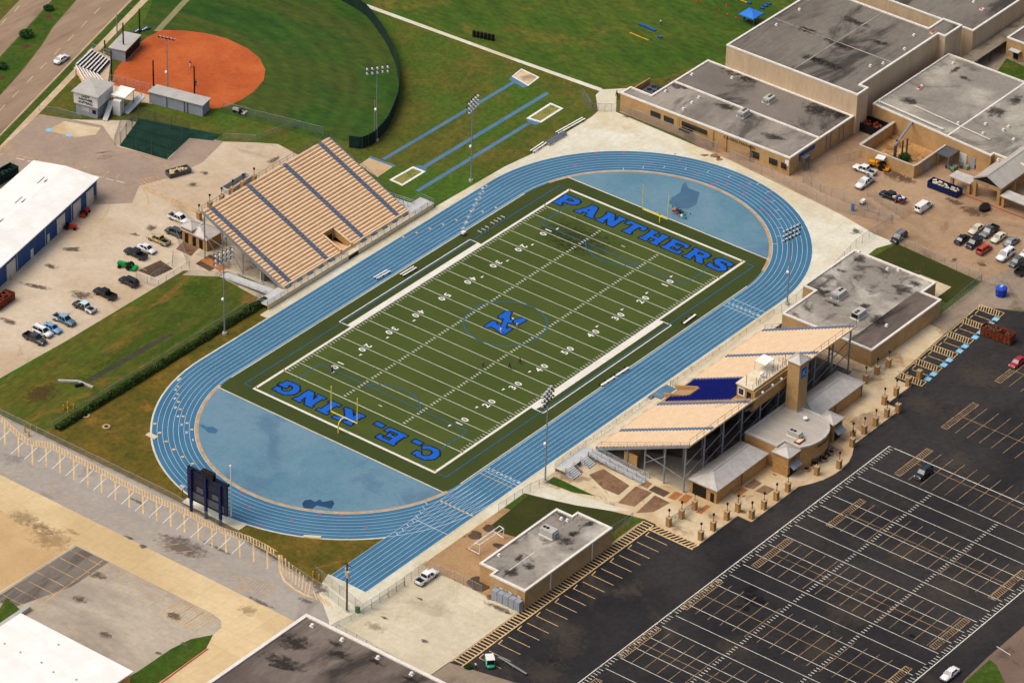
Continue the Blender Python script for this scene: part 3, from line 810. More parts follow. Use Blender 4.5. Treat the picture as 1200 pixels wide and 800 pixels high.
# plaza and the ground below the home stand
ground('plaza', [(-48, -43.6), (-42, -64)]+[(-40.8, -68.2)]+PLZ+[(36.6, -77.7), (60, -76), (60, -71), (40, -71), (38, -43.6)], 0.018, m_plaza)
ground('understand_floor', [(-27.5, -46), (33, -46), (33, -69.3), (-27.5, -69.3)], 0.022, m_under)
ground('understand_shade', [(-21, -53), (33, -53), (33, -69.3), (-14, -69.3)], 0.026, mk('painted_shade', '6f6555', '7b7060', 0.2, 0.95, fine=0.12, c3='332d26', s3=0.15, t3=0.5, w3=0.15))  # shade below the stand, painted in as a darker floor colour
ground('lawn_patch', pp((640, 565), (649, 558), (697, 580.7), (672, 577)), 0.024, m_lawn2)
for nm, m, poly in (('bare_soil', m_soil, [(724, 589), (745, 569.5), (764.5, 577), (743.5, 593.5)]), ('bare_soil', m_soil, [(745, 601), (767.5, 580), (785.5, 589), (766, 599.5)]),
                    ('bare_soil', m_soil, [(750, 568), (758.5, 563.5), (764.5, 566.5), (758.5, 572.5)]), ('bare_soil', m_soild, [(760, 574), (767.5, 568.8), (785.5, 577), (778, 582.3)]),
                    ('bare_soil', m_soilr, [(782.5, 583), (791.5, 575.5), (800.5, 578.5), (791.5, 586)]), ('bare_soil', m_soilr, [(794.5, 586), (803.5, 578.5), (812.5, 581.5), (803, 590)]),
                    ('bare_soil', m_soil, [(690, 556), (707, 549), (738, 569), (725, 580), (706, 572)]), ('bare_soil', m_soil, [(662, 552), (676, 547), (684, 553), (672, 560)]),
                    ('bare_soil', m_soilr, [(859, 577), (868, 570), (877, 574), (868, 580)]), ('bare_soil', m_soil, [(872, 570), (884, 561), (893, 566), (883, 573)]),
                    ('bare_soil', m_soil, [(885, 575), (896, 568), (908, 573), (898, 580)]), ('bare_soil', m_soilr, [(815, 600), (828, 591), (833, 593), (822, 602)])):
    ground(nm, pp(*poly), 0.028, m)
for i in range(10):
    rr = random.Random(200+i)
    ground('oil_stain', blob((rr.uniform(-26, 30), rr.uniform(-84, -78.0)), rr.uniform(0.3, 1.2), rr.uniform(0.3, 1.0), 0, 14, 0.3, 210+i), 0.034, mk('plaza_stain', '8a6844', '936f4b', 0.5, 0.9, fine=0.12, soft=0.8))
# bottom left: tan drive, striped strip along the fence, lower lot
ground('striped_lot', [(-97.2, 110), (-97.2, 10), (-98.4, -6), (-101.5, -33), (-104.4, -42), (-108, -44), (-113.5, -42), (-113.5, 110)], 0.012, m_strip)
ground('drive', [(-113.5, 110), (-113.5, -38), (-112, -42.5), (-111.0, -68), (-117, -85), (-122, -85), (-150, -30), (-122, -27), (-122, 14.3), (-190, 14.3), (-190, 110)], 0.016, m_tan)
ground('drive', [(-122, -26.9), (-130, -26.9), (-160, -26.0), (-160, -60), (-122, -85), (-113.4, -60)], 0.010, m_tan)
ground('lower_lot', [(-122, 14.3), (-122, -22.5), (-122.6, -25.2), (-124.2, -26.8), (-127, -27.2), (-132, -25.5), (-150, -23.5), (-175, -22), (-175, 14.3)], 0.022, m_lotl)
ground('lawn_patch', [(-127.2, -27.2), (-131, -24.8), (-136, -24.0), (-160, -24.0), (-160, -29.8), (-138, -29.4), (-131.5, -29.2)], 0.028, m_lawn2)
ground('lawn_patch', pp((-5, 735), (0, 712), (8, 700), (26, 716)), 0.028, m_lawn2)
ground('dark_patch', [(-114, 25), (-107, 30), (-107, 12), (-114, 12)] and [(-122.2, 13.8), (-122.2, 5), (-133, 5), (-146, 9), (-146, 13.8)], 0.026, mk('dark_lot', '6f675d', '7b7267', 0.1, 0.9, fine=0.1, c3='5a534b', s3=0.15, t3=0.5, w3=0.15, stretch=(0.5, 2, 1)))
ground('drive', pp((-40, 560), (0, 597), (22, 612), (38, 620), (80, 642), (45, 665), (0, 692), (-60, 730)), 0.030, mk('tan_drive_brown', 'b8905f', 'c39c6a', 0.1, 0.9, fine=0.07, c3='96734c', s3=0.06, t3=0.55, w3=0.15))
for i, (pu, pv, rx, ry, ro) in enumerate([(115, 674, 1.3, 2.2, .2), (94, 702, 1.2, 2.6, .5), (205, 722, 1.4, 2.2, .2), (124, 744, 1.2, 1.8, 0), (186, 765, .6, 1.2, 0), (167, 640, .8, 1.2, 0), (152, 630, .5, 1.5, .2), (217, 755, .7, 1.2, 0)]):
    ground('oil_stain', blob(P(pu, pv), rx, ry, ro, 18, 0.2, 130+i), 0.036, m_stain)
b = MB()
for i in range(9):                     # stalls of the lower lot along the drive
    strip(b, (-122.5, 3.6-i*3.05), (-128.3, 3.9-i*3.05), 0.16, 0.034)
for i in range(7):
    strip(b, (-124+-3.3*i, 13.6), (-124-3.3*i, 5.6), 0.16, 0.034)
strip(b, (-122.5, 6.4), (-146.5, 5.2), 0.18, 0.034)
hatch(b, (-122.4, -14.8), (-122.6, -24.5), -6.0, 0.75, 0.14, 0.034, 0.0)
for i in range(17):                    # slanting stalls on the drive side of the striped lot
    y0 = 44-i*3.75
    strip(b, (-113.2, y0), (-108.4, y0-4.2), 0.16, 0.022)
hatch(b, (-112.5, -20.5), (-110.5, -27.0), 4.0, 0.7, 0.14, 0.022, 0.6)
polystrip(b, [P(268, 675), P(278, 675), P(283, 681), P(283, 688), P(279, 692)], 0.16, 0.022)
struct(b.build('parking_markings', m_yellowf))
b = MB()
BAND = [(-30, 462), (0, 486), (15, 500), (32, 514), (60, 519), (100, 539), (140, 560), (180, 580), (220, 597), (240, 609), (258, 617), (274, 622.5), (292, 628), (310, 637), (325, 646)]
def band_v(u):
    for (a, c), (d, e) in zip(BAND, BAND[1:]):
        if a <= u <= d: return c+(e-c)*(u-a)/(d-a)
u_ = -28.0
while u_ < 322:                        # ladder band along the fence and the long stall lines below it
    v_ = band_v(u_)
    strip(b, P(u_, v_), P(u_+0.4, v_+6.5), 0.24, 0.024)
    u_ += 3.35
for dv in (0.0, 6.6):
    polystrip(b, [P(u, v+dv) for u, v in BAND], 0.2, 0.027)
u_ = -11.0; kk = 0
while u_ < 315:
    v_ = band_v(u_)
    strip(b, P(u_, v_+7), P(u_+0.5, v_+30-kk*0.12), 0.34, 0.024)
    u_ += 16.2; kk += 1
polystrip(b, [P(327, 650), P(328, 668), P(333, 680), P(345, 690), P(358, 697), P(367, 700)], 0.5, 0.0265)
for k in range(9):
    strip(b, P(330+k*4.3, 650+k*3.9), P(332+k*3.6, 672+k*3.2), 0.24, 0.030)
for k in range(5):
    strip(b, P(367+k*4.5, 692+k*3.2), P(372+k*4.5, 703+k*2.4), 0.3, 0.024)
struct(b.build('parking_markings', m_yellow))
b = MB()
u_ = -5.0
while u_ < 300:
    v_ = band_v(u_)
    strip(b, P(u_, v_+8), P(u_-15, v_+22), 0.16, 0.030)
    u_ += 16.2
struct(b.build('parking_markings', m_white))
for i, (pu, pv, rx, ry, ro) in enumerate([(215, 640, 3.6, 7, .3), (255, 642, .6, 4.5, 0), (375, 690, 2.0, 2.2, .3), (357, 703, .8, 2.4, 0.2), (160, 587, .5, 3.5, 0), (10, 700, 1, 1, 0), (305, 705, .7, 4, 0.05)]):
    ground('oil_stain', blob(P(pu, pv), rx, ry, ro, 20, 0.3, 150+i), 0.0185, mk('wet_patch', '6a5d50', '776a5f', 0.3, 0.8, fine=0.1, soft=0.75))
b = MB()
polystrip(b, [(-131.2, -29.5), (-138, -29.7), (-152, -30.2)], 0.35, 0.045)
struct(b.build('red_kerb', m_redp))
b = MB(); strip(b, P(1124, 226, 0), P(1205, 258, 0), 0.35, 0.045); struct(b.build('red_kerb', m_redp))
ground('drive', [(-121.9, -18), (-130, -23.5), (-133, -31), (-121.9, -31)], 0.0135, m_tan)
ground('drive', [(-131.5, -29.9), (-152, -30.6), (-160, -41), (-116, -40.8), (-118, -30)], 0.032, m_tan)

m_tanst = mk('drive_stain', '8a6c4a', '967854', 0.4, 0.9, fine=0.12, soft=0.4)
for i, (pu, pv, rx, ry, ro) in enumerate([(28, 607, 2.6, 5.5, 0.2), (50, 618, 2.0, 4.5, 0.2), (60, 632, 4.0, 7.0, 0.0), (83, 622, 1.0, 2.2, 0.2), (290, 715, 2.0, 3.0, 0.0), (440, 735, 1.6, 3.0, 0.0)]):
    ground('oil_stain', blob(P(pu, pv), rx, ry, ro, 20, 0.25, 440+i), 0.033+0.0006*i, m_tanst)
# black lot markings
b = MB()
X0, X1, YA, YB = 14.0, -95.7, -91.6, -141.4
strip(b, (X0, YA), (X1, YA), 0.22, 0.020); strip(b, (X0, YB), (X1, YB), 0.22, 0.020)
strip(b, (X0, YA), (X0, YB), 0.22, 0.0225); strip(b, (X1, YA), (X1, YB), 0.22, 0.0225)
for k in range(21):
    x = 4.85-k*4.572
    strip(b, (x, YA), (x, YB), 0.14, 0.0225)
for k in range(121):
    x = 14-k*0.9144
    strip(b, (x, YA-0.35), (x, YA-1.35), 0.15, 0.0225)
    strip(b, (x, YB+0.35), (x, YB+1.35), 0.15, 0.0225)
    if x < 4.9:
        strip(b, (x, -107.9), (x, -108.7), 0.18, 0.025)
        strip(b, (x, -124.2), (x, -125.0), 0.18, 0.025)
struct(b.build('practice_grid', m_linelot))
b = MB()
rows = [(33.4, -96.6, -118), (12.2, -98.8, -139), (-12.4, -98.6, -138.0), (-33.9, -95.2, -138.0), (-54.6, -92.7, -138.0), (-75.5, -92.7, -138.0), (-96.5, -94, -138), (56.0, -95.5, -120), (78, -94, -120)]
for cx, y0, y1 in rows:
    for ye in (y0, y1):
        hatch(b, (cx-6.2, ye-0.8), (cx+6.2, ye-0.8), 1.5, 0.62, 0.15, 0.028, 0.5)
        strip(b, (cx-6.2, ye-0.8), (cx-6.2, ye+0.7), 0.15, 0.0335); strip(b, (cx+6.2, ye-0.8), (cx+6.2, ye+0.7), 0.15, 0.0335)
    n = int((y0-y1-3.0)/2.97)
    for i in range(n+1):
        yy = y0-2.9-i*2.97
        strip(b, (cx-6.2, yy), (cx+6.2, yy), 0.12, 0.028)
    strip(b, (cx, y0-0.9), (cx, y1+0.9), 0.14, 0.0335)
struct(b.build('parking_markings', m_orangep))
b = MB()
for i in range(19):
    x = -45.3-i*3.02
    strip(b, (x, -71.9), (x, -77.3), 0.15, 0.028)
    if i % 2 == 0: strip(b, (x-0.1, -71.9), (x+1.5, -71.7), 0.2, 0.0305)
hatch(b, (-41.5, -71.0), (-104.0, -71.0), -2.5, 0.95, 0.29, 0.020, 0.0)
hatch(b, (-43.2, -71.2), (-43.2, -82.1), 2.2, 0.95, 0.34, 0.027, 0.9)
struct(b.build('parking_markings', m_yellow))
# accessible stalls
b = MB(); b2 = MB()
A0 = Vector((37.4, -77.9)); A1 = Vector((73.2, -75.5)); D = (A1-A0).normalized(); Nn = Vector((D.y, -D.x))
def ax(s, t):
    q = A0+D*s+Nn*t
    return (q.x, q.y)
strip(b, ax(0, 0), ax(36, 0), 0.16, 0.028)
s = 0.0
for blk in range(6):
    w = 2.2
    for k in range(9):
        t0 = 0.15+k*0.62
        strip(b, ax(s, t0+0.5), ax(s+w, t0-0.35), 0.16, 0.028)
    strip(b, ax(s, 0), ax(s, 6), 0.16, 0.031); strip(b, ax(s+w, 0), ax(s+w, 6), 0.16, 0.031); strip(b, ax(s, 6), ax(s+w, 6), 0.16, 0.034)
    if blk < 5:
        strip(b, ax(s+w+2.4, 1.0), ax(s+w+2.4, 5.6), 0.16, 0.028)
        for q in (s+w+1.2, s+w+3.6):
            strip(b, ax(q-0.7, 0.9), ax(q+0.7, 0.9), 0.16, 0.031)
            c = ax(q, 5.7)
            b2.obox((c[0], c[1], 0.035), (1.5, 1.3, 0.008), math.atan2(D.y, D.x))
    s += w+4.75
struct(b.build('parking_markings', m_yellow))
struct(b2.build('access_marking', m_hcblue))
b = MB()
# kerbs (real steps)
b = MB()
for poly in (PLZ,):
    for i in range(len(poly)-1):
        p, q = poly[i], poly[i+1]
        b.beam((p[0], p[1]+0.12, 0.07), (q[0], q[1]+0.12, 0.07), 0.2, 0.14)
b.beam((-104.4, -68.35, .06), (-43, -68.35, .06), 0.2, 0.12)
struct(b.build('kerb', m_walk))

# ------------------------------------------------------------------ track
RI, RO, XK, XP = 31.4, 41.0, -54.0, 46.0
def capsule(r, n=40):
    o = []
    for i in range(n+1):
        a = math.pi/2+math.pi*i/n
        o.append((XK+r*math.cos(a), r*math.sin(a)))
    for i in range(n+1):
        a = -math.pi/2+math.pi*i/n
        o.append((XP+r*math.cos(a), r*math.sin(a)))
    return o
ground('track', capsule(RO), 0.026, m_track)
ground('track', [(-97.2, -41.0), (-54, -41.0), (-54, -31.9), (-97.2, -31.9)], 0.0295, m_track)
ground('end_zone_surface', capsule(RI+0.45), 0.033, m_dzone)
tx0, tx1 = -59.7, 59.5
tp = [(x, y) for x, y in capsule(RI-0.02, 80) if tx0 < x < tx1]
yk = math.sqrt((RI-0.02)**2-(tx0-XK)**2); yp = math.sqrt((RI-0.02)**2-(tx1-XP)**2)
tpoly = [p for p in tp if p[1] > 0 and p[0] <= XK+1e-6]
ground('turf_field', [(tx0, yk), ] + sorted([p for p in tp if p[0] <= XK and p[1] > 0], key=lambda q: q[0]) + sorted([p for p in tp if p[0] >= XP and p[1] > 0], key=lambda q: q[0]) + [(tx1, yp), (tx1, -yp)] + sorted([p for p in tp if p[0] >= XP and p[1] < 0], key=lambda q: -q[0]) + sorted([p for p in tp if p[0] <= XK and p[1] < 0], key=lambda q: -q[0]) + [(tx0, -yk)], 0.037, m_turf2)
ground('playing_field', [(-55.6, -25.2), (55.6, -25.2), (55.6, 25.2), (-55.6, 25.2)], 0.041, m_turf)
b = MB()
LW = 1.12
for i in range(9):
    r = RI+0.55+i*LW
    polystrip(b, capsule(r, 48), 0.075 if 0 < i < 8 else 0.11, 0.040, True)
    y = -r
    strip(b, (-97.2, y), (XK, y), 0.075, 0.0375)
strip(b, (-97.1, -31.95), (-97.1, -40.95), 0.2, 0.041)
struct(b.build('lane_lines', m_track_line))
b = MB()
for c, a0, a1 in ((XK, 99, 261), (XP, -74, 74)):
    polystrip(b, arcpts((c, 0), RI+0.1, a0, a1, 40), 0.75, 0.044)
struct(b.build('inner_kerb', m_curb))
b = MB()
polystrip(b, capsule(RO+0.12, 48), 0.28, 0.028, True)
strip(b, (tx0, yk), (tx0, -yk), 0.30, 0.045); strip(b, (tx1, yp), (tx1, -yp), 0.30, 0.045)
strip(b, (XK-1, RI), (XP+1, RI), 0.22, 0.046); strip(b, (XK-1, -RI), (XP+1, -RI), 0.22, 0.046)
strip(b, (-97.2, -41.1), (-54, -41.1), 0.25, 0.0275)
struct(b.build('track_edge', m_apron))
# lane marks
b = MB(); by = MB(); br = MB()
rr = random.Random(3)
def lane_mark(bb, c, ang, lane, w=0.9, l=0.22, z=0.048):
    r = RI+0.55+(lane+0.5)*LW
    if c == 'top' or c == 'bot':
        y = r if c == 'top' else -r
        strip(bb, (ang-l/2, y), (ang+l/2, y), w, z)
    else:
        a = R(ang)
        p = Vector((c+r*math.cos(a), r*math.sin(a))); t = Vector((-math.sin(a), math.cos(a)))*(l/2)
        strip(bb, p-t, p+t, w, z)
for k in range(8):
    lane_mark(by, XK, 128+k*5.0, 7-k, 0.7, 0.6)
    lane_mark(by, XK, 102+k*4.2, 7-k, 0.6, 0.55)
    lane_mark(by, 'top', 26+k*2.6, k, 0.5, 0.55)
    lane_mark(by, 'top', 14+k*3.4, 7-k, 0.5, 0.5)
    lane_mark(by, 'bot', -62.5, k, 0.55, 0.5)
    lane_mark(b, 'bot', 37.2, k, LW, 0.13)
    lane_mark(b, 'bot', 40.6, k, LW, 0.13)
    lane_mark(b, 'bot', -48.0, k, LW, 0.13)
    lane_mark(by, 'bot', -49.3, k, LW, 0.15)
    lane_mark(b, 'bot', -71.0, k, LW, 0.12)
    lane_mark(b, XP, 40-k*8.0, k, LW, 0.12); lane_mark(b, XP, -10-k*6.0, 7-k, LW, 0.12)
    lane_mark(br, XP, 58-k*9.5, rr.randrange(8), 0.5, 0.8); lane_mark(br, XP, -30+k*4.5, rr.randrange(8), 0.5, 0.8)
    lane_mark(br, XK, 170+k*8, rr.randrange(8), 0.5, 0.7)
    lane_mark(b, XK, 250-k*2.2, k, LW, 0.12)
by_o = by.build('lane_marks', m_yellow); struct(by_o)
struct(br.build('lane_marks', m_redmark))
nums = [text_flat(str(i+1), 1.15, 0.03) for i in range(8)]
def lane_numbers(fn_):
    for i in range(8):
        r = RI+0.55+(i+0.5)*LW
        put_text(b, nums[i], lambda x, y: fn_(r, x, y))
lane_numbers(lambda r, x, y: (39.0-y, -r+x*1.1, 0.050))
lane_numbers(lambda r, x, y: (-46.5-y, -r+x*1.1, 0.050))
lane_numbers(lambda r, x, y: (24+(r-32)*2.2+y, r-x*1.1, 0.050))
def nk(r, x, y):
    a = R(140-(r-32)*4.5)+y/r
    return (XK+(r-x*1.1)*math.cos(a), (r-x*1.1)*math.sin(a), 0.050)
lane_numbers(nk)
struct(b.build('lane_numbers', m_track_line))
# end surface patches
ground('wet_patch', pp((233, 498), (238, 497), (242, 500), (250, 500), (256, 504), (252, 508), (244, 507), (240, 503)), 0.049, m_wetblue)
ground('wet_patch', pp((354, 590), (357, 586), (364, 585), (369, 588), (375, 585), (378, 588), (390, 586), (392, 590), (388, 596), (381, 594), (371, 592), (366, 596), (356, 595)), 0.049, mk('deep_patch', '1d3a5c', '234468', 0.4, 0.6))
ground('wet_patch', pp((800, 216), (804, 214), (806, 220), (820, 226), (816, 240), (806, 245), (794, 244), (784, 238), (787, 232), (797, 226)), 0.049, mk('grey_patch', '3f6078', '48697f', 0.3, 0.8, fine=0.06))

# ------------------------------------------------------------------ football markings
m_turfb = mk('turf_band', '414a21', '484f26', 0.07, 0.9, fine=0.08, fscale=2.5)
b = MB()
for k in range(-12, 12, 2):
    b.face([(k*5*Y, -25.1, 0.0415), ((k+1)*5*Y, -25.1, 0.0415), ((k+1)*5*Y, 25.1, 0.0415), (k*5*Y, 25.1, 0.0415)])
struct(b.build('turf_band', m_turfb))
m_turfdark = mk('dark_turf', '2a3012', '303716', 0.3, 0.95, fine=0.1, soft=0.3)
for i, (pu, pv, rx, ry, ro) in enumerate([(668, 275, 9, 9, 0), (648, 272, 5, 1.6, 1.5), (690, 285, 6, 10, 0.2)]):
    ground('turf_dark_patch', blob(P(pu, pv), rx, ry, ro, 24, 0.2, 420+i), 0.0425+0.0008*i, m_turfdark)  # soft-edged darker patches on the turf

b = MB()
hx0, hy0 = 60*Y, 80/3*Y
bw = 0.62
for s in (1, -1):
    strip(b, (-hx0-bw, s*(hy0+bw/2)), (hx0+bw, s*(hy0+bw/2)), bw, 0.048)
    strip(b, (s*(hx0+bw/2), -hy0), (s*(hx0+bw/2), hy0), bw, 0.048)
b2 = MB()
b2.face([(-22.9, hy0+bw, .046), (22.9, hy0+bw, .046), (22.9, hy0+bw+1.0, .046), (-22.9, hy0+bw+1.0, .046)])
b2.face([(-22.9, -hy0-bw-1.2, .046), (22.9, -hy0-bw-1.2, .046), (22.9, -hy0-bw, .046), (-22.9, -hy0-bw, .046)])
struct(b2.build('coaching_band', m_band))
for s in (1, -1):
    strip(b, (-22.9, s*28.2), (22.9, s*28.2), 0.25, 0.046)
    for e in (-22.9, 22.9):
        strip(b, (e, s*25.4), (e, s*28.2), 0.25, 0.0435)
struct(b.build('sideline_border', m_band))
b = MB()
for k in range(-10, 11):
    x = k*5*Y
    strip(b, (x, -hy0), (x, hy0), 0.15 if abs(k) < 10 else 0.2, 0.048)
for k in range(-49, 50):
    if k % 5 == 0: continue
    x = k*Y
    for s in (1, -1):
        strip(b, (x, s*(hy0-0.25)), (x, s*(hy0-1.0)), 0.16, 0.048)
        strip(b, (x, s*(8.13+0.35)), (x, s*(8.13-0.35)), 0.26, 0.048)
for s in (1, -1):
    strip(b, (s*47*Y, -0.5), (s*47*Y, 0.5), 0.2, 0.048)
struct(b.build('yard_lines', m_linew))
b = MB()
digs = {d: text_flat(d, 2.35, 0.05) for d in '012345'}
for k in range(1, 10):
    n = min(k, 10-k); x0 = (k-5)*10*Y
    for s in (1, -1):
        for d, dx in ((str(n), -1.0), ('0', 1.0)):
            put_text(b, digs[d], lambda x, y, dx=dx, s=s: (x0+(dx+x)*(1 if s > 0 else -1), -s*(17.0+0.9)+s*y, 0.052))
        if k != 5:
            g = -1 if k < 5 else 1
            xx = x0+g*2.5
            b.face([(xx, -s*16.2+s*0.45, .052), (xx, -s*16.2-s*0.1, .052), (xx+g*1.0, -s*16.2+s*0.17, .052)])
struct(b.build('yard_numbers', m_white))
# faint blue lines of the other game
b = MB()
for s in (1, -1):
    strip(b, (-54.9, s*27.6), (55.1, s*27.6), 0.2, 0.050)
    for g in (1, -1):
        strip(b, (g*38.7, s*20.3), (g*54.8, s*20.3), 0.2, 0.050)
for g in (1, -1):
    strip(b, (g*38.7, -20.3), (g*38.7, 20.3), 0.2, 0.053)
    strip(b, (g*55.0, -27.6), (g*55.0, -25.5), 0.2, 0.053); strip(b, (g*55.0, 27.6), (g*55.0, 25.5), 0.2, 0.053)
    a0 = 180-55 if g > 0 else -55
    polystrip(b, arcpts((g*44.0, 0), 9.15, a0, a0+110, 20), 0.2, 0.056)
polystrip(b, arcpts((0, 0), 9.15, 0, 360, 60)[:-1], 0.22, 0.056, True)
strip(b, (-0.0, 0), (0.2, 0), 0.2, 0.05)
struct(b.build('blue_lines', m_blueline))

# slab lettering, drawn on a fine grid so the outline can be grown evenly
GL = {
 'P': [((.18, 0), (.18, 1), .24), ((0, .06), (.44, .06), .13), ((0, .94), (.3, .94), .13), ((.2, .93), (.62, .93), .15), ((.62, .93), (.82, .82), .2), ((.82, .82), (.82, .62), .24), ((.82, .62), (.62, .49), .2), ((.2, .48), (.64, .48), .15)],
 'A': [((.44, .92), (.14, .06), .17), ((.5, .95), (.82, .06), .25), ((.25, .35), (.75, .35), .13), ((0, .06), (.34, .06), .13), ((.62, .06), (1.02, .06), .13), ((.3, .94), (.6, .94), .13)],
 'N': [((.2, .06), (.2, .95), .2), ((.24, .92), (.78, .08), .25), ((.82, .0), (.82, .95), .2), ((0, .06), (.4, .06), .13), ((0, .94), (.32, .94), .13), ((.62, .94), (1.02, .94), .13)],
 'T': [((.5, .05), (.5, .95), .26), ((0.02, .92), (.98, .92), .17), ((.08, .9), (.08, .68), .16), ((.92, .9), (.92, .68), .16), ((.28, .06), (.72, .06), .13)],
 'H': [((.2, .05), (.2, .95), .24), ((.8, .05), (.8, .95), .24), ((.2, .5), (.8, .5), .15), ((0, .06), (.4, .06), .13), ((0, .94), (.4, .94), .13), ((.6, .06), (1, .06), .13), ((.6, .94), (1, .94), .13)],
 'E': [((.2, .05), (.2, .95), .25), ((0, .07), (.9, .07), .15), ((0, .93), (.9, .93), .15), ((.2, .5), (.62, .5), .14), ((.62, .36), (.62, .64), .12), ((.88, .05), (.88, .32), .15), ((.86, .7), (.86, .95), .15)],
 'R': [((.2, .05), (.2, .95), .24), ((0, .06), (.4, .06), .13), ((0, .94), (.3, .94), .13), ((.2, .93), (.6, .93), .15), ((.6, .93), (.8, .83), .19), ((.8, .83), (.8, .65), .23), ((.8, .65), (.6, .52), .19), ((.2, .51), (.6, .51), .14), ((.55, .5), (.84, .1), .25), ((.72, .06), (1.03, .06), .13)],
 'S': [((.82, .74), (.72, .9), .16), ((.72, .91), (.3, .92), .16), ((.3, .9), (.16, .76), .2), ((.16, .74), (.32, .57), .2), ((.3, .57), (.7, .45), .22), ((.7, .45), (.84, .28), .2), ((.84, .28), (.7, .1), .2), ((.7, .09), (.28, .08), .16), ((.28, .09), (.14, .24), .16), ((.86, .98), (.86, .68), .11), ((.1, .02), (.1, .32), .11)],
 'C': [((.82, .72), (.66, .9), .18), ((.66, .91), (.38, .91), .17), ((.38, .9), (.16, .68), .22), ((.15, .68), (.15, .34), .25), ((.15, .34), (.36, .1), .22), ((.36, .09), (.68, .09), .17), ((.68, .1), (.86, .26), .18), ((.88, .98), (.88, .66), .12)],
 'K': [((.2, .05), (.2, .95), .25), ((0, .06), (.42, .06), .13), ((0, .94), (.42, .94), .13), ((.24, .4), (.78, .9), .2), ((.42, .56), (.82, .08), .26), ((.6, .94), (.98, .94), .13), ((.62, .06), (1.03, .06), .13)],
 'I': [((.5, .05), (.5, .95), .28), ((.22, .06), (.78, .06), .14), ((.22, .94), (.78, .94), .14)],
 'G': [((.82, .74), (.66, .91), .17), ((.66, .91), (.38, .91), .17), ((.38, .9), (.16, .68), .22), ((.15, .68), (.15, .34), .25), ((.15, .34), (.36, .1), .22), ((.36, .09), (.64, .09), .17), ((.64, .1), (.8, .2), .2), ((.8, .05), (.8, .44), .22), ((.56, .44), (1.0, .44), .13), ((.88, .98), (.88, .68), .12)],
 '.': [((.3, .1), (.7, .1), .2)],
}
def glyph_cells(ch, w, h, res, grow):
    nx, ny = int((w+2)/res), int((h+2)/res)
    gx = (np.arange(nx)+0.5)*res-1.0
    gy = (np.arange(ny)+0.5)*res-1.0
    XX, YY = np.meshgrid(gx, gy)
    mask = np.zeros(XX.shape, bool)
    for (x0, y0), (x1, y1), t in GL[ch]:
        ax_, ay, bx, by_ = x0*w, y0*h, x1*w, y1*h
        dx, dy = bx-ax_, by_-ay
        L = math.hypot(dx, dy)
        ux, uy = dx/L, dy/L
        s_ = (XX-ax_)*ux+(YY-ay)*uy
        n_ = -(XX-ax_)*uy+(YY-ay)*ux
        hw_ = t*min(w, h)/2*1.28
        cap = 0.0 if (abs(uy) < .01 or abs(ux) < .01) else hw_*0.5
        mask |= (s_ >= -cap-grow) & (s_ <= L+cap+grow) & (np.abs(n_) <= hw_+grow)
    mask &= (YY >= -grow) & (YY <= h+grow)
    return mask, gx-res/2, gy-res/2
def lettering(name, items, w, h, fn_, grow, z, mat, res=0.11):
    b = MB()
    for ch, off in items:
        mask, gx, gy = glyph_cells(ch, w, h, res, grow)
        for j in range(mask.shape[0]):
            row = mask[j]; i = 0
            while i < len(row):
                if row[i]:
                    k = i
                    while k < len(row) and row[k]: k += 1
                    x0, x1 = gx[i]+off, gx[i]+off+(k-i)*res
                    y0, y1 = gy[j], gy[j]+res
                    b.face([(*fn_(x, y), z) for x, y in ((x0, y0), (x1, y0), (x1, y1), (x0, y1))])
                    i = k
                else: i += 1
    return struct(b.build(name, mat))
word = [(c, 21.6-i*6.15-2.55) for i, c in enumerate('PANTHERS')]
itemsP = [(c, -(21.5-i*6.14)-2.55) for i, c in enumerate('PANTHERS')]
fP = lambda x, y: (48.2+y, -x)
lettering('end_zone_lettering', itemsP, 5.1, 4.7, fP, 0.34, 0.056, m_letk)
lettering('end_zone_lettering', itemsP, 5.1, 4.7, fP, 0.0, 0.060, m_letter)
itemsK = [('C', -19.0-2.55), ('.', -14.9-2.55), ('E', -9.2-2.55), ('.', -4.6-2.55), ('K', 2.4-2.55), ('I', 7.9-2.55), ('N', 13.2-2.55), ('G', 19.3-2.55)]
fK = lambda x, y: (-48.2-y, x)
lettering('end_zone_lettering', itemsK, 5.1, 4.7, fK, 0.34, 0.056, m_letk)
lettering('end_zone_lettering', itemsK, 5.1, 4.7, fK, 0.0, 0.060, m_letter)
# centre emblem
em = [(440, 310), (535, 245), (597, 262), (574, 300), (572, 350), (640, 348), (722, 325), (772, 350), (664, 417), (640, 400), (612, 385), (548, 382), (520, 445), (552, 462), (560, 440), (602, 456), (512, 520), (478, 520), (430, 472), (355, 425), (302, 442), (276, 424), (368, 362), (422, 376), (412, 398), (474, 420), (508, 335), (446, 326)]
emw = [tuple(P(540+x/10.0, 340+y/10.0)[:2]) for x, y in em]
ground('centre_emblem', emw, 0.062, m_letter)
ground('centre_emblem', offset(emw, 0.28), 0.059, m_letk)
# ------------------------------------------------------------------ buildings
def cen(poly):
    return (sum(p[0] for p in poly)/len(poly), sum(p[1] for p in poly)/len(poly), 0.0)

def block(name, label, cat, poly, h, wall, roof, base=0.0, cop=m_coping, copw=0.45, group=None):
    """flat-roofed building: walls, roof sheet below the edge, white edge trim"""
    t = thing(name, label, cat, cen(poly)[:2]+(base,), 0, group)
    MB().prism(poly, base, h-0.25, top=False).build('wall', wall, t)
    b = MB(); b.face([(p[0], p[1], h-0.22) for p in offset(poly, -0.05)]); r_ = b.build('roof', roof, t)
    MB().ring(poly, 0.08, copw, h-0.30, h+0.06).build('roof_edge', cop, t)
    return t

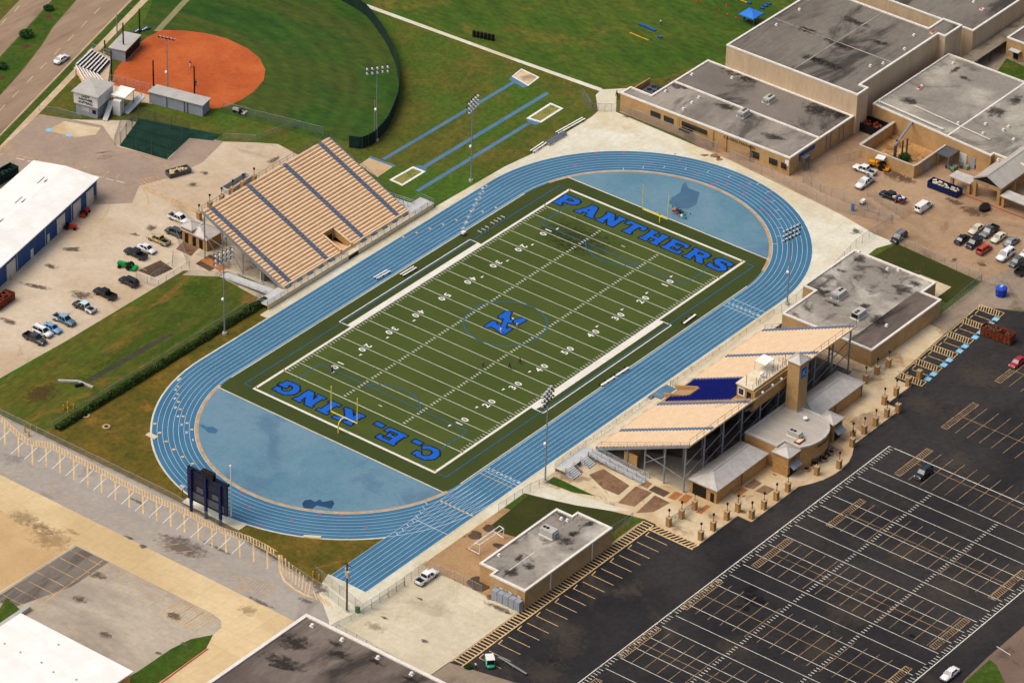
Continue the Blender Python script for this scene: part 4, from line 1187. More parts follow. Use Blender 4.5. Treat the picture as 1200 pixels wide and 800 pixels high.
def panel(name, parent, mat, p0, p1, z0, z1, out=0.06, th=0.08, nrm=None):
    """upright slab on a wall from plan point p0 to p1; sits proud of the wall by `out` on the side nrm"""
    p0 = Vector(p0[:2]); p1 = Vector(p1[:2]); d = (p1-p0).normalized()
    n = Vector(nrm) if nrm is not None else Vector((d.y, -d.x))
    a = p0+n*(out-th); b_ = p1+n*(out-th); c = p1+n*out; e = p0+n*out
    return MB().prism([(a.x, a.y), (b_.x, b_.y), (c.x, c.y), (e.x, e.y)], z0, z1, bottom=True).build(name, mat, parent)

def wall_text(name, parent, s, size, at, dirv, z, mat, out, off=0.02):
    """letters standing on a wall: centre `at`, running along dirv"""
    d = Vector(dirv[:2]).normalized(); n = Vector((d.y, -d.x))
    data = text_flat(s, size, off)
    b = MB()
    put_text(b, data, lambda x, y: (at[0]+d.x*x+n.x*out, at[1]+d.y*x+n.y*out, z+y))
    return b.build(name, mat, parent)

# --- gymnasium block and the school wings (upper right)
gym = [(119.4, 27.0), (125.6, 27.0), (125.6, 25.2), (215, 25.2), (215, -5.2), (165.0, -5.2), (165.0, -10.6), (157.6, -10.6), (157.6, -8.6), (124.2, -8.6), (124.2, -10.9), (119.4, -10.9)]
gym = [(119.6, 27.0), (152, 27.0), (152, 25.6), (158.5, 25.6), (158.5, -5.2), (165.0, -5.2), (165.0, -10.6), (157.6, -10.6), (157.6, -8.6), (124.2, -8.6), (124.2, -10.9), (119.6, -10.9)]
t_gym = block('gymnasium', 'tall tan windowless gymnasium block with streaked grey flat roof and white edge', 'building', gym, 10.6, m_stucco, m_roofgym)
b = MB(); strip(b, (138.5, 26.5), (138.5, -8.0), 0.35, 10.42); strip(b, (119.8, 8.0), (157.8, 8.0), 0.35, 10.425); b.build('roof_seam', m_roofl, t_gym)
wa = [(92.6, 38.2), (96.6, 38.2), (96.6, 32.0), (105.3, 32.0), (119.4, 32.0), (119.4, -10.4), (93.2, -10.4)]
t_wa = block('school_wing', 'long low tan brick school wing beside the track, dark strip windows and lettered wall', 'building', wa, 4.85, m_brick, m_roofw)
b = MB()
b.face([(105.6, 31.6, 4.655), (119.2, 31.6, 4.655), (119.2, -10.0, 4.655), (105.6, -10.0, 4.655)])
b.build('roof_patch', mk('stained_roof', '6b645c', '7d756b', 0.06, 0.9, c3='2e2a27', s3=0.045, t3=0.50, w3=0.14, fine=0.09, m3=0.85), t_wa)
b = MB(); b.box(105.1, 105.6, -10.2, 31.9, 4.7, 5.05); b.build('roof_kerb', m_coping, t_wa)
for y0, y1, z0, z1 in ((29.3, 26.4, 1.9, 3.3), (25.4, 22.6, 1.9, 3.3), (20.2, 13.0, 2.6, 3.7), (0.2, -1.9, 1.4, 3.0), (-4.8, -7.0, 1.6, 3.0), (-8.2, -9.6, 1.6, 3.0)):
    panel('window', t_wa, m_glass, (93.0, y0), (93.0, y1), z0, z1, 0.12+0.25*(y1 > 10), 0.2, (-1, 0))
panel('recess', t_wa, m_riser, (93.2, 20.6), (93.2, 12.0), 0.05, 4.2, 0.10, 0.15, (-1, 0))
panel('door', t_wa, m_dark, (93.2, 19.8), (93.2, 17.4), 0.05, 3.6, 0.16, 0.15, (-1, 0))
panel('recess', t_wa, m_riser, (93.2, 7.0), (93.2, 1.2), 0.05, 3.2, 0.10, 0.15, (-1, 0))
MB().box(91.4, 93.1, 17.0, 20.2, 2.0, 2.15).build('door_canopy', m_dark, t_wa)
for y in (11.4, 7.6, 0.9, 21.2):
    MB().box(92.75, 93.1, y-0.35, y+0.35, 0, 4.4).build('pilaster', m_brick2, t_wa)
wall_text('lettering', t_wa, 'C.E. KING PANTHERS', 0.95, (93.0, 3.6), (0.0, -1.0), 3.7, m_dark, 0.32, 0.025)
panel('sign', t_wa, m_white, (93.2, -9.2), (93.2, -10.2), 2.6, 4.0, 0.14, 0.1, (-1, 0)); panel('sign', t_wa, m_bluewall, (97.0, -10.4), (103.4, -10.4), 3.2, 4.2, 0.10, 0.1, (0, -1))
for x in (108.2, 110.0, 113.6, 115.4):
    MB().tube((x, -10.55, 0.1), (x, -10.55, 4.5), 0.12).build('downpipe', m_steel, t_wa)
# fume-stained wing C
wc = [(126.2, -11.2), (158.8, -11.2), (158.8, -33), (158.8, -62), (124.8, -62), (124.8, -46), (123.5, -46)]
t_wc = block('school_wing', 'wide flat grey roofed school wing behind the walled tank yard', 'building', wc, 5.6, m_brick, m_roofg, copw=0.35)
b = MB(); strip(b, (125.0, -33.0), (158.4, -33.0), 0.45, 5.43); b.build('roof_seam', m_coping, t_wc)
b = MB(); b.beam((131.5, -19.5, 5.75), (129.4, -42, 5.75), 0.18, 0.18); b.beam((127.6, -12.0, 5.9), (126.2, -31, 5.9), 0.35, 0.25); b.build('roof_pipe', m_coping, t_wc)
panel('door', t_wc, m_doorw, (124.1, -37.3), (123.95, -39.4), 0.2, 3.0, 0.1, 0.12, (-1, 0))
panel('door', t_wc, m_greyblock, (123.85, -40.4), (123.75, -41.8), 0.2, 3.0, 0.1, 0.12, (-1, 0)); panel('door', t_wc, m_doorw, (124.8, -46.4), (124.8, -48.5), 0.2, 3.2, 0.1, 0.12, (-1, 0))
wd = [(159.0, 25.4), (159.0, 12.4), (168.4, 12.4), (168.4, -5.0), (165.2, -5.0), (165.2, -11.2), (169.4, -11.9), (230, -11.9), (230, 25)]
wd = [(168.2, 40), (168.2, -11.9), (240, -11.9), (240, 40)]
t_wd = block('school_wing', 'tan block with stained flat roof beyond the tall gymnasium', 'building', wd, 8.2, m_stucco, m_roofgym)
we = [(176.0, -17.0), (176.0, -60), (250, -60), (250, -17)]
t_we = block('school_wing', 'tan brick wing at the right edge beyond the narrow courtyard walkway', 'building', we, 5.0, m_brick, m_roofd)
panel('door', t_we, m_dark, (176, -19.2), (176, -20.6), 0.1, 2.4, 0.1, 0.12, (-1, 0))
MB().box(174.4, 175.9, -18.6, -21.4, 2.6, 2.8).build('door_canopy', m_alu, t_we)
# covered walk
t = thing('covered_walk', 'long flat grey concrete covered walk between the gymnasium and courtyard', 'walkway', (175, -14.2, 0))
MB().box(160, 235, -16.0, -12.4, 2.9, 3.15).build('roof', mk('walk_roof', '857a66', '968b76', 0.2, 0.9, c3='554c3f', s3=0.2, t3=0.52, w3=0.14, fine=0.1), t)
for x in range(161, 200, 5):
    MB().box(x-0.1, x+0.1, -15.8, -15.6, 0, 2.9).build('post', m_steeld, t)
# --- walled tank yard
t = thing('tank_yard_wall', 'tan brick wall enclosing the cluttered pipe yard behind the white pickups', 'wall', (118, -25, 0))
twp = [(111.4, -18.2), (125.6, -17.9), (125.6, -17.5), (111.0, -17.8), (111.0, -33.2), (117.0, -33.4), (117.0, -33.0), (111.4, -32.8)]
MB().prism(twp, 0, 3.3).build('wall', m_brick, t)
MB().box(117.05, 124.3, -33.4, -33.0, 0, 3.3).build('wall', m_brick, t)
b = MB(); b.box(110.95, 111.45, -33.25, -17.75, 3.3, 3.4); b.box(111.45, 125.5, -18.25, -17.45, 3.3, 3.4); b.box(111.45, 124.2, -33.45, -32.95, 3.3, 3.4); b.build('wall_cap', m_palegrey, t)
panel('door', t, m_greyblock, (115.0, -33.4), (117.4, -33.4), 0.1, 2.4, 0.1, 0.12, (0, -1))
ground('yard_floor', [(111.4, -18.2), (125.5, -18), (124.4, -33), (111.4, -32.8)], 0.026, mk('tank_floor', 'a07445', 'bd945c', 0.35, 0.95, c3='5d3f24', s3=0.3, t3=0.52, w3=0.12, fine=0.2))
t = thing('pipe_rack', 'grey steel pipes and cylinders standing in the walled yard', 'pipes', (117, -24, 0))
for p, z in (((114.8, -25.2), 4.2), ((116.4, -24.6), 5.0), ((117.9, -25.4), 4.4), ((119.0, -25.9), 4.6)):
    MB().tube((p[0], p[1], 0), (p[0], p[1], z), 0.22, n=10).build('pipe', m_steeld, t)
MB().beam((114.8, -25.2, 4.3), (125.2, -22.9, 5.2), 0.5, 0.4).build('duct', m_steel, t)
MB().tube((113.6, -23.6, 0), (113.6, -23.6, 1.9), 0.4, n=10).build('tank', m_alu, t)
# --- school portico with gable roof and flat canopies
t = thing('portico', 'brick drive-up portico with grey gable metal roof and open front', 'portico', (120, -51.5, 0))
b = MB()
zE, zR = 4.6, 6.6
b.face([(113.4, -47.6, zE), (113.4, -51.4, zR), (132, -51.4, zR), (132, -47.6, zE)])
b.face([(113.4, -51.4, zR), (113.4, -55.4, zE), (132, -55.4, zE), (132, -51.4, zR)])
b.face([(113.4, -47.6, zE-.15), (132, -47.6, zE-.15), (132, -55.4, zE-.15), (113.4, -55.4, zE-.15)])
b.build('roof', m_metalroof2, t)
b = MB(); b.face([(113.6, -48.3, zE-.1), (113.6, -54.8, zE-.1), (113.6, -51.4, zR-0.35)]); b.build('gable', m_dark, t)
b = MB(); b.beam((113.35, -47.6, zE), (113.35, -51.4, zR), 0.15, 0.3); b.beam((113.35, -51.4, zR), (113.35, -55.4, zE), 0.15, 0.3); b.beam((113.4, -51.4, zR+.03), (132, -51.4, zR+.03), .2, .1); b.build('fascia', m_palegrey, t)
for y in (-48.3, -54.8):
    for x in (113.8, 120, 126):
        MB().box(x-0.4, x+0.4, y-0.4, y+0.4, 0, zE-.16).build('column', m_brick2, t)
b = MB(); b.box(113.5, 114.1, -54.4, -48.7, 3.5, 4.4); b.box(114.2, 126, -55.1, -54.6, 3.6, 4.4); b.build('beam', m_brick2, t)
for nm, lb, y0, y1 in (('flat_canopy', 'flat grey metal canopy between the blue dumpster and the portico', -41.6, -47.4), ('flat_canopy', 'flat grey metal canopy on the far side of the portico, by the red kerb', -55.6, -66.0)):
    t = thing(nm, lb, 'canopy', (114.4, (y0+y1)/2, 0))
    MB().box(112.8, 116.2, min(y0, y1), max(y0, y1), 3.0, 3.2).build('roof', m_metalroof, t)
    for y in (y0-0.6, y1+0.6):
        MB().box(113.2, 113.9, y-0.35, y+0.35, 0, 3.0).build('column', m_brick2, t)
# loading canopy and crates by wing C
t = thing('loading_canopy', 'small dark flat canopy over the loading doors of the school wing', 'canopy', (121.5, -36, 0))
MB().box(119.6, 124.0, -37.2, -33.8, 3.1, 3.4).build('roof', m_steeld, t)
for p in ((119.9, -36.9), (119.9, -34.1)):
    MB().tube((p[0], p[1], 0), (p[0], p[1], 3.1), 0.1).build('post', m_steel, t)
# --- grey roofed locker building E beside the home stand
we2 = [(69.5, -44.6), (69.5, -66.4), (64.2, -66.4), (64.2, -71.3), (36.9, -71.3), (36.9, -47.8), (49.4, -47.8), (49.4, -44.6)]
t_e = block('locker_building', 'tan brick flat roofed building with stained grey roof beside the home stand', 'building', we2, 4.4, m_brick, m_roofl)
b = MB(); b.face([(p[0], p[1], 4.205) for p in ccw([(37.3, -65), (63.8, -65), (63.8, -70.9), (37.3, -70.9)])]); b.build('roof_patch', m_roofd, t_e)
# --- field house with toilets, bottom centre
fh = [(-79.6, -56.0), (-54.6, -56.0), (-54.6, -60.0), (-52.8, -60.0), (-52.8, -68.8), (-81.4, -68.8), (-81.4, -60.0), (-79.6, -60.0)]
t_fh = block('field_house', 'tan brick field house with white edged grey roof between lawn and black parking lot', 'building', fh, 4.5, m_brick, m_roofl)
for x in (-59.5, -73.2):
    b = MB(); b.box(x-.12, x+.12, -69.0, -68.82, 0.3, 4.2); b.build('downpipe', m_coping, t_fh)
b = MB(); strip(b, (-69.5, -61.8), (-77.5, -61.8), 0.15, 4.31); b.build('roof_pipe', m_coping, t_fh)
for i in range(6):
    panel('door', t_fh, m_doorw if i % 2 else m_greyblock, (-81.4, -61.2-i*1.15), (-81.4, -62.1-i*1.15), 0.1, 2.6, 0.1, 0.12, (-1, 0))
t = thing('grey_lockers', 'row of tall grey metal cabinets against the end wall of the field house', 'cabinets', (-82.2, -64.5, 0))
for i in range(5):
    MB().box(-82.9, -81.7, -61.6-i*1.42-1.3, -61.6-i*1.42, 0.05, 2.3).build('cabinet', m_greyblock, t)
# --- dark roofed building bottom centre and white one bottom left
bc = [(-115.6, -41.3), (-115.6, -140), (-175, -140), (-175, -41.3)]
t_bc = block('classroom_building', 'building with dark streaked flat roof and broad white edge at the bottom of the photo', 'building', bc, 5.2, m_brick, m_roofd, copw=0.7)
bl = [(-151.5, 1.0), (-151.5, -27.6), (-190, -27.6), (-190, 1.0)]
t = thing('storage_building', 'building with bright white flat metal roof in the bottom left corner', 'building', (-170, -13, 0))
MB().prism(bl, 0, 4.9, top=False).build('wall', m_brick, t)
b = MB(); b.prism(offset(bl, 0.5), 4.9, 5.15, bottom=True); b.build('roof', m_white_roof, t)
t = thing('low_wall', 'low pale concrete wall beside the white roof in the bottom left corner', 'wall', (-148, 10, 0))
MB().prism(pp((-10, 741), (33, 712), (36, 715), (-6, 744)), 0, 1.0).build('wall', m_palegrey, t)
# --- blue maintenance shed with white roof
ang = R(13.4)
sd = Vector((math.cos(ang), math.sin(ang))); sn = Vector((-sd.y, sd.x))
S0 = Vector((-17.7, 104.7))
def sh(s, t_):
    q = S0-sd*s+sn*t_
    return (q.x, q.y)
t = thing('maintenance_shed', 'long blue metal shed with white low gable roof and white roll-up doors', 'shed', sh(30, 8)+(0,))
Lsh, Wsh = 66.0, 16.4
MB().prism([sh(0, 0), sh(Lsh, 0), sh(Lsh, Wsh), sh(0, Wsh)], 0, 5.2, top=False).build('wall', m_bluewall, t)
b = MB()
e = 0.45
for s0, s1 in ((-e, Lsh+e),):
    A = (*sh(s0, -e), 5.25); B = (*sh(s1, -e), 5.25); C_ = (*sh(s1, Wsh/2), 6.0); D_ = (*sh(s0, Wsh/2), 6.0); E_ = (*sh(s1, Wsh+e), 5.25); F_ = (*sh(s0, Wsh+e), 5.25)
    b.face([A, D_, C_, B]); b.face([D_, F_, E_, C_])
    dn = lambda p: (p[0], p[1], p[2]-0.2)
    b.face([A, B, dn(B), dn(A)]); b.face([A, dn(A), dn(D_), D_]); b.face([D_, dn(D_), dn(F_), F_]); b.face([dn(A), dn(B), dn(C_), dn(D_)]); b.face([dn(D_), dn(C_), dn(E_), dn(F_)])
b.build('roof', m_white_roof, t)
b = MB(); b.face([(*sh(0, 0), 5.2), (*sh(0, Wsh), 5.2), (*sh(0, Wsh/2), 5.9)]); b.build('gable', m_bluewall, t)
n2 = (-sn.x, -sn.y)
for s0, s1, h in ((1.8, 5.0, 3.9), (7.6, 11.0, 3.9), (14.8, 18.4, 3.9), (21.8, 22.8, 2.2), (29.0, 30.2, 2.2), (36.8, 40.6, 3.9), (48, 51.6, 3.9)):
    panel('roll_up_door' if h > 3 else 'door', t, m_doorw, sh(s0, 0), sh(s1, 0), 0.05, h, 0.08, 0.1, n2)
for s0 in (0.3, 11.8, 23.6, 36.0):
    panel('downpipe', t, m_palegrey, sh(s0, 0), sh(s0+0.22, 0), 0.05, 5.0, 0.14, 0.12, n2)
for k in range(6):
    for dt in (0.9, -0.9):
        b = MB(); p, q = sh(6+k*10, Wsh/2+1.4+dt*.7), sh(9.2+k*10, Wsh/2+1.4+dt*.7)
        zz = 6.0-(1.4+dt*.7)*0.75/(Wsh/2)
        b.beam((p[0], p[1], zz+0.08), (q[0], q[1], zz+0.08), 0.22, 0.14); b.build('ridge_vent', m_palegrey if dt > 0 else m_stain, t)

# ------------------------------------------------------------------ stands
def stand(name, label, x0, x1, y_front, sgn, z0, rise, depth, rows, aisles, aw, mats, portal=None, seat_block=None, skip=None):
    """stepped deck; each row is a bench of its own, broken at the aisles. sgn = +1 climbs towards +y"""
    m_tr, m_ri, m_be, m_ai = mats
    t = thing(name, label, 'grandstand', ((x0+x1)/2, y_front+sgn*depth*rows/2, 0))
    deck = MB(); ris = MB(); ais = [MB() for _ in aisles]
    def segs(r):
        cuts = [(a-aw/2, a+aw/2) for a in aisles]
        if portal and r < portal[2]: cuts.append((portal[0], portal[1]))
        cuts.sort(); out = []; x = x0
        for a, c in cuts:
            if a > x: out.append((x, a))
            x = max(x, c)
        if x < x1: out.append((x, x1))
        return out
    def full(r):
        if portal and r < portal[2]: return [(x0, portal[0]), (portal[1], x1)]
        return [(x0, x1)]
    for r in range(rows):
        y0 = y_front+sgn*r*depth; y1 = y0+sgn*depth; z = z0+r*rise
        for a, c in full(r):
            q = [(a, y0, z), (c, y0, z), (c, y1, z), (a, y1, z)]
            deck.face(q if sgn > 0 else q[::-1])
            q = [(a, y0, z-rise), (c, y0, z-rise), (c, y0, z), (a, y0, z)]
            ris.face(q if sgn > 0 else q[::-1])
        for a, ai in zip(aisles, ais):
            ai.box(a-aw/2, a+aw/2, min(y0, y1), max(y0, y1), z+0.01, z+0.05)
            ym = y0-sgn*depth*0.45
            ai.box(a-aw/2, a+aw/2, min(y0, ym), max(y0, ym), z-rise+0.02, z-rise*0.45)
        bb = MB(); b3 = MB(); yb = y0+sgn*depth*0.62
        for a, c in segs(r):
            if seat_block and a > seat_block[0]-1 and c < seat_block[1]+1 and r >= 0:
                continue
            (b3 if (seat_block and a > 0) or (portal and r < portal[2] and a >= portal[1]) else bb).box(a+0.05, c-0.05, yb-.29, yb+.29, z+0.14, z+0.19)
        if bb.v: bb.build('bench_row', m_be, t)
        if b3.v: b3.build('bench_row', m_be, t)
    deck.build('deck', m_tr, t); ris.build('riser', m_ri, t); [ai.build('aisle_steps', m_ai, t) for ai in ais]
    zt = z0+(rows-1)*rise; yt = y_front+sgn*depth*rows
    return t, zt, yt

ROWS, RISE, DEP = 28, 0.375, 0.84
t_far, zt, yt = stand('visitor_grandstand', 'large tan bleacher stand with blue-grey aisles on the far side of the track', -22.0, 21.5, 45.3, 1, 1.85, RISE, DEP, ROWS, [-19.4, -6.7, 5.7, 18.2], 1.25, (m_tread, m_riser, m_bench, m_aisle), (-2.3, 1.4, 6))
# vomitory
b = MB()
for xa in (-2.35, 1.45):
    b.beam((xa, 45.0, 1.5), (xa, 50.4, 3.4), 0.3, 1.7)
b.box(-2.2, 1.3, 50.3, 50.55, 0.2, 4.5)
b.build('portal_wall', m_brick2, t_far)
b = MB(); b.box(-2.2, 1.3, 45, 50.3, 1.0, 1.2); b.build('portal_floor', m_tread, t_far)
b = MB(); b.box(-1.6, 0.7, 50.2, 50.29, 1.2, 3.2); b.build('portal_opening', m_dark, t_far)
b = MB()
for xa in (-2.35, 1.45): b.beam((xa, 45.0, 2.42), (xa, 50.4, 4.32), 0.4, 0.12)
b.box(-2.5, 1.6, 50.25, 50.6, 4.52, 4.64); b.build('portal_cap', m_bench, t_far)
# front walkway, platforms, skirt
b = MB(); b.box(-22.0, 21.5, 43.3, 45.3, 1.0, 1.2); b.box(-29.4, -22.0, 43.3, 46.6, 1.0, 1.2); b.box(21.5, 28.8, 43.3, 47.4, 1.0, 1.2); b.build('walkway', m_walkway, t_far)
b = MB(); b.box(-29.2, -1.6, 43.31, 43.45, 0.1, 1.0); b.box(1.8, 28.6, 43.31, 43.45, 0.1, 1.0); b.build('skirt', m_shadewall, t_far)
for xa, xb, ya, yb in ((-29.2, -22.6, 43.6, 46.4), (22.0, 28.6, 43.6, 47.2)):
    MB().box(xa, xb, ya, yb, 1.2, 1.24).build('platform_deck', m_alu, t_far)
def rail(parent, pts, h=1.1, step=2.2, mat=m_steel, mesh=None, r=0.045, mids=1, posts=True):
    """guard rail along a chain of 3D points"""
    rb = MB(); pb = []; mb = MB()
    for i in range(len(pts)-1):
        a = Vector(pts[i]); c = Vector(pts[i+1]); L = (c-a).length
        up = Vector((0, 0, h))
        rb.tube(a+up, c+up, r, n=5)
        for k in range(mids): rb.tube(a+up*(k+1)/(mids+1), c+up*(k+1)/(mids+1), r*0.8, n=5)
        n = max(1, int(round(L/step)))
        for j in range(n+(1 if i == len(pts)-2 else 0)):
            pb.append(a.lerp(c, j/n))
        if mesh: mb.face([a, c, c+up, a+up])
    rb.build('rail', mat, parent)
    if posts:
        for p in pb:
            MB().tube(p, p+Vector((0, 0, h)), r*1.1, n=5).build('rail_post', mat, parent)
    if mesh: mb.build('rail_mesh', mesh, parent)
rail(t_far, [(-29.3, 43.4, 1.2), (-1.8, 43.4, 1.2)], 1.05, 2.3, m_steel, m_netpale)
rail(t_far, [(2.0, 43.4, 1.2), (28.7, 43.4, 1.2)], 1.05, 2.3, m_steel, m_netpale)
rail(t_far, [(28.7, 43.4, 1.2), (28.7, 47.3, 1.2), (24.0, 47.3, 1.2)], 1.05, 2.3)
rail(t_far, [(-29.3, 43.4, 1.2), (-29.3, 46.5, 1.2), (-26.2, 46.5, 1.2)], 1.05, 2.3)
# ramps beside the stand
b = MB()
for xa, xb, y1 in ((-25.6, -23.2, 60.5), (23.4, 25.4, 60)):
    b.v += [(xa, 46.7, 1.2), (xb, 46.7, 1.2), (xb, y1, 0.05), (xa, y1, 0.05), (xa, 46.7, 1.0), (xb, 46.7, 1.0)]
    n = len(b.v)-6
    b.f += [(n, n+1, n+2, n+3), (n, n+3, n+4), (n+1, n+5, n+2)]
b.build('ramp', m_alu, t_far)
for x in (-25.6, -23.2, 23.4, 25.4):
    rail(t_far, [(x, 46.7, 1.2), (x, 60, 0.05)], 0.95, 2.6, m_alu)
# stringer, columns and back rail
for xs in (-22.1, 21.6):
    b = MB(); b.beam((xs, 45.3, 1.35), (xs, yt, zt+0.1), 0.22, 0.7); b.build('stringer', m_steel, t_far)
for xs in np.linspace(-21.8, 21.3, 7):
    for yy_ in (51, 57, 63, 68.3):
        z = 1.85+(yy_-45.3)/DEP*RISE-0.6
        MB().tube((xs, yy_, 0), (xs, yy_, z), 0.16, n=6).build('column', m_steel, t_far)
b = MB()
b.beam((-21.8, 57, 0.5), (-21.8, 63, 8.5), .12, .12); b.beam((-21.8, 68.3, 6), (-21.8, 51, 3.0), .12, .12); b.beam((-21.8, 63, 0.6), (-21.8, 68.3, 6.2), .12, .12)
b.build('brace', m_steel, t_far)
b = MB(); b.box(-21.5, 21.2, 52.0, 52.3, 0, 4.2); b.build('under_wall', m_shadewall, t_far)
rail(t_far, [(-22.0, yt, zt), (21.5, yt, zt)], 1.4, 2.4, m_steeld)
rail(t_far, [(21.6, 46.5, 2.4), (21.6, yt, zt)], 1.2, 3.0, m_steeld)
for xs in np.linspace(-21.5, 21.0, 18):
    for sg in (1,):
        pass
b = MB(); b.box(-22.0, 21.5, 45.0, 45.3, 1.2, 1.9); b.build('front_edge', m_bench, t_far)
for i in range(12):                    # small steps along the front walk
    xx = -20.5+i*3.7
    if -4 < xx < 3.4: continue
    MB().box(xx-0.8, xx+0.8, 44.6, 45.0, 1.2, 1.5).build('front_step', m_aisle, t_far)

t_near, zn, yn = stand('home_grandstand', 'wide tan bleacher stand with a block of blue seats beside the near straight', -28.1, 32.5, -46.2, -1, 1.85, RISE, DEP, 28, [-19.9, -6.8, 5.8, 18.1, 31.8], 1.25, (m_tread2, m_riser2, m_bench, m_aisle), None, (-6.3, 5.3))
# blue seat rows
for r in range(1, 21):
    y0 = -46.2-r*DEP; z = 1.85+r*RISE
    b = MB()
    xa = -5.4 if r < 18 else -5.4
    n = 20
    for i in range(n):
        x = -5.6+i*(10.6/n)
        b.box(x+0.04, x+0.49, y0-0.66, y0-0.20, z+0.36, z+0.44)
        b.box(x+0.04, x+0.49, y0-0.74, y0-0.66, z+0.36, z+0.86)
    if r < 7:
        b = MB(); bq = MB()
        for i in range(n):
            x = -5.6+i*(10.6/n)
            if -3.9 < x < 0.6: continue
            if x > 0:
                bq.box(x+0.04, x+0.49, y0-0.66, y0-0.20, z+0.36, z+0.44); bq.box(x+0.04, x+0.49, y0-0.74, y0-0.66, z+0.36, z+0.86)
                continue
            b.box(x+0.04, x+0.49, y0-0.66, y0-0.20, z+0.36, z+0.44)
            b.box(x+0.04, x+0.49, y0-0.74, y0-0.66, z+0.36, z+0.86)
    b.build('blue_seat_row', m_seatb, t_near)
    if r < 7: bq.build('blue_seat_row', m_seatb, t_near)
b = MB()
b.beam((-3.45, -45.8, 1.9), (-3.45, -51.6, 3.9), 0.4, 1.6); b.beam((0.65, -45.8, 1.9), (0.65, -51.6, 3.9), 0.4, 1.6); b.box(-3.2, 0.4, -51.8, -51.4, 2.6, 4.7)
b.build('portal_wall', m_brick2, t_near)
b = MB(); b.box(-3.2, 0.4, -51.3, -46.2, 1.3, 1.4); b.build('portal_opening', m_riser, t_near)
b = MB(); b.box(-28.1, 32.5, -46.2, -43.7, 1.0, 1.2); b.box(-39.0, -28.1, -46.3, -43.2, 1.0, 1.2); b.box(32.5, 40, -47.2, -43.7, 1.0, 1.2); b.build('walkway', m_walkway, t_near)
b = MB(); b.box(-38.8, 40, -43.69, -43.5, 0.1, 1.0); b.build('skirt', m_shadewall, t_near)
MB().box(-38.6, -28.6, -46.1, -43.4, 1.2, 1.24).build('platform_deck', m_alu, t_near)
rail(t_near, [(-38.9, -43.55, 1.2), (-4.2, -43.55, 1.2)], 1.05, 2.6, m_yellowf, m_netpale)
rail(t_near, [(1.6, -43.55, 1.2), (39.8, -43.55, 1.2)], 1.05, 2.6, m_yellowf, m_netpale)
rail(t_near, [(-4.2, -43.5, 1.2), (-4.2, -45.6, 1.2), (-2.0, -45.8, 1.2)], 1.2, 0.8, m_steel)
rail(t_near, [(1.6, -43.5, 1.2), (1.6, -45.6, 1.2)], 1.2, 0.8, m_steel)
b = MB(); b.box(-4.0, 1.4, -45.8, -42.6, 1.2, 1.26)
for k in range(4): b.box(-4.0, 1.4, -42.6+k*0.35-.35, -42.6+k*0.35, 0.1, 1.0-k*0.25)
b.build('portal_steps', m_run, t_near)
b = MB(); b.box(-28.1, 32.5, -46.2, -45.95, 1.2, 1.9); b.build('front_edge', m_bench, t_near)
for i in range(15):
    xx = -26+i*4.0
    if -5 < xx < 2: continue
    MB().box(xx-0.9, xx+0.9, -45.95, -45.5, 1.2, 1.5).build('front_step', m_aisle, t_near)
# stairs and ramp at the left end
b = MB()
for xa, xb in ((-38.8, -36.0), (-33.6, -31.2)):
    b = MB()
    for k in range(5): b.box(xa, xb, -46.3-k*0.42-0.42, -46.3-k*0.42, 0.05, 1.05-k*0.2)
    b.build('stairs', m_alu, t_near)
for x in (-38.8, -36.0, -33.6, -31.2):
    rail(t_near, [(x, -46.3, 1.2), (x, -48.4, 0.1)], 0.95, 1.1, m_steel)
b = MB()
n = 0
b.v += [(-31.0, -46.3, 1.2), (-28.3, -46.3, 1.2), (-28.3, -60.2, 0.05), (-31.0, -60.2, 0.05)]; b.f.append((0, 3, 2, 1))
b.build('ramp', m_alu, t_near)
for x in (-31.0, -29.7, -28.3):
    rail(t_near, [(x, -46.3, 1.2), (x, -60.2, 0.05)], 1.0, 2.2, m_steel, None, 0.06, 2)
for xs in (-28.2, 32.6):
    b = MB(); b.beam((xs, -46.2, 1.3), (xs, yn, zn+0.05), 0.25, 0.55); b.build('stringer', m_steel, t_near)
b = MB(); b.box(-28.1, 32.5, yn-0.12, yn, zn-0.1, zn+0.28); b.build('back_beam', m_bench, t_near)
for xs in np.linspace(-27.8, 32.2, 10):
    for yy_ in (-54, -58.5, -63.5, -68.6):
        z = 1.85+(-yy_-46.2)/DEP*RISE-0.55
        MB().tube((xs, yy_, 0), (xs, yy_, z), 0.2, n=6).build('column', m_steel, t_near)
b = MB()
xsl = list(np.linspace(-27.8, 32.2, 10))
for i in range(9):
    for zz in (4.6, 7.6):
        b.beam((xsl[i], -68.6, zz-1.0), (xsl[i+1], -68.6, zz+0.8), 0.16, 0.16)
for x in (xsl[0], xsl[-1]):
    b.beam((x, -58.5, 5.2), (x, -68.6, 3.2), .16, .16); b.beam((x, -58.5, 3.0), (x, -63.5, 6.8), .14, .14)
b.build('brace', m_steel, t_near)
b = MB(); b.box(-27.6, 32, -53.2, -53.0, 0, 3.9); b.build('under_wall', m_brick, t_near)
b = MB(); b.box(-27.7, -27.4, -56.4, -53.2, 0, 3.6); b.build('end_wall', m_brick2, t_near)
rail(t_near, [(-28.1, yn, zn+0.2), (-6.0, yn, zn+0.2)], 1.5, 2.6, m_steeld, None, 0.04)
rail(t_near, [(8.6, yn, zn+0.2), (32.5, yn, zn+0.2)], 1.5, 2.6, m_steeld, None, 0.04)
rail(t_near, [(-28.2, -47.5, 2.6), (-28.2, yn, zn)], 1.0, 2.4, m_steeld, None, 0.03)
b = MB(); rail(t_near, [(32.3, -46.5, 2.0), (32.3, -52, 4.5)], 1.1, 2.0, m_steel)

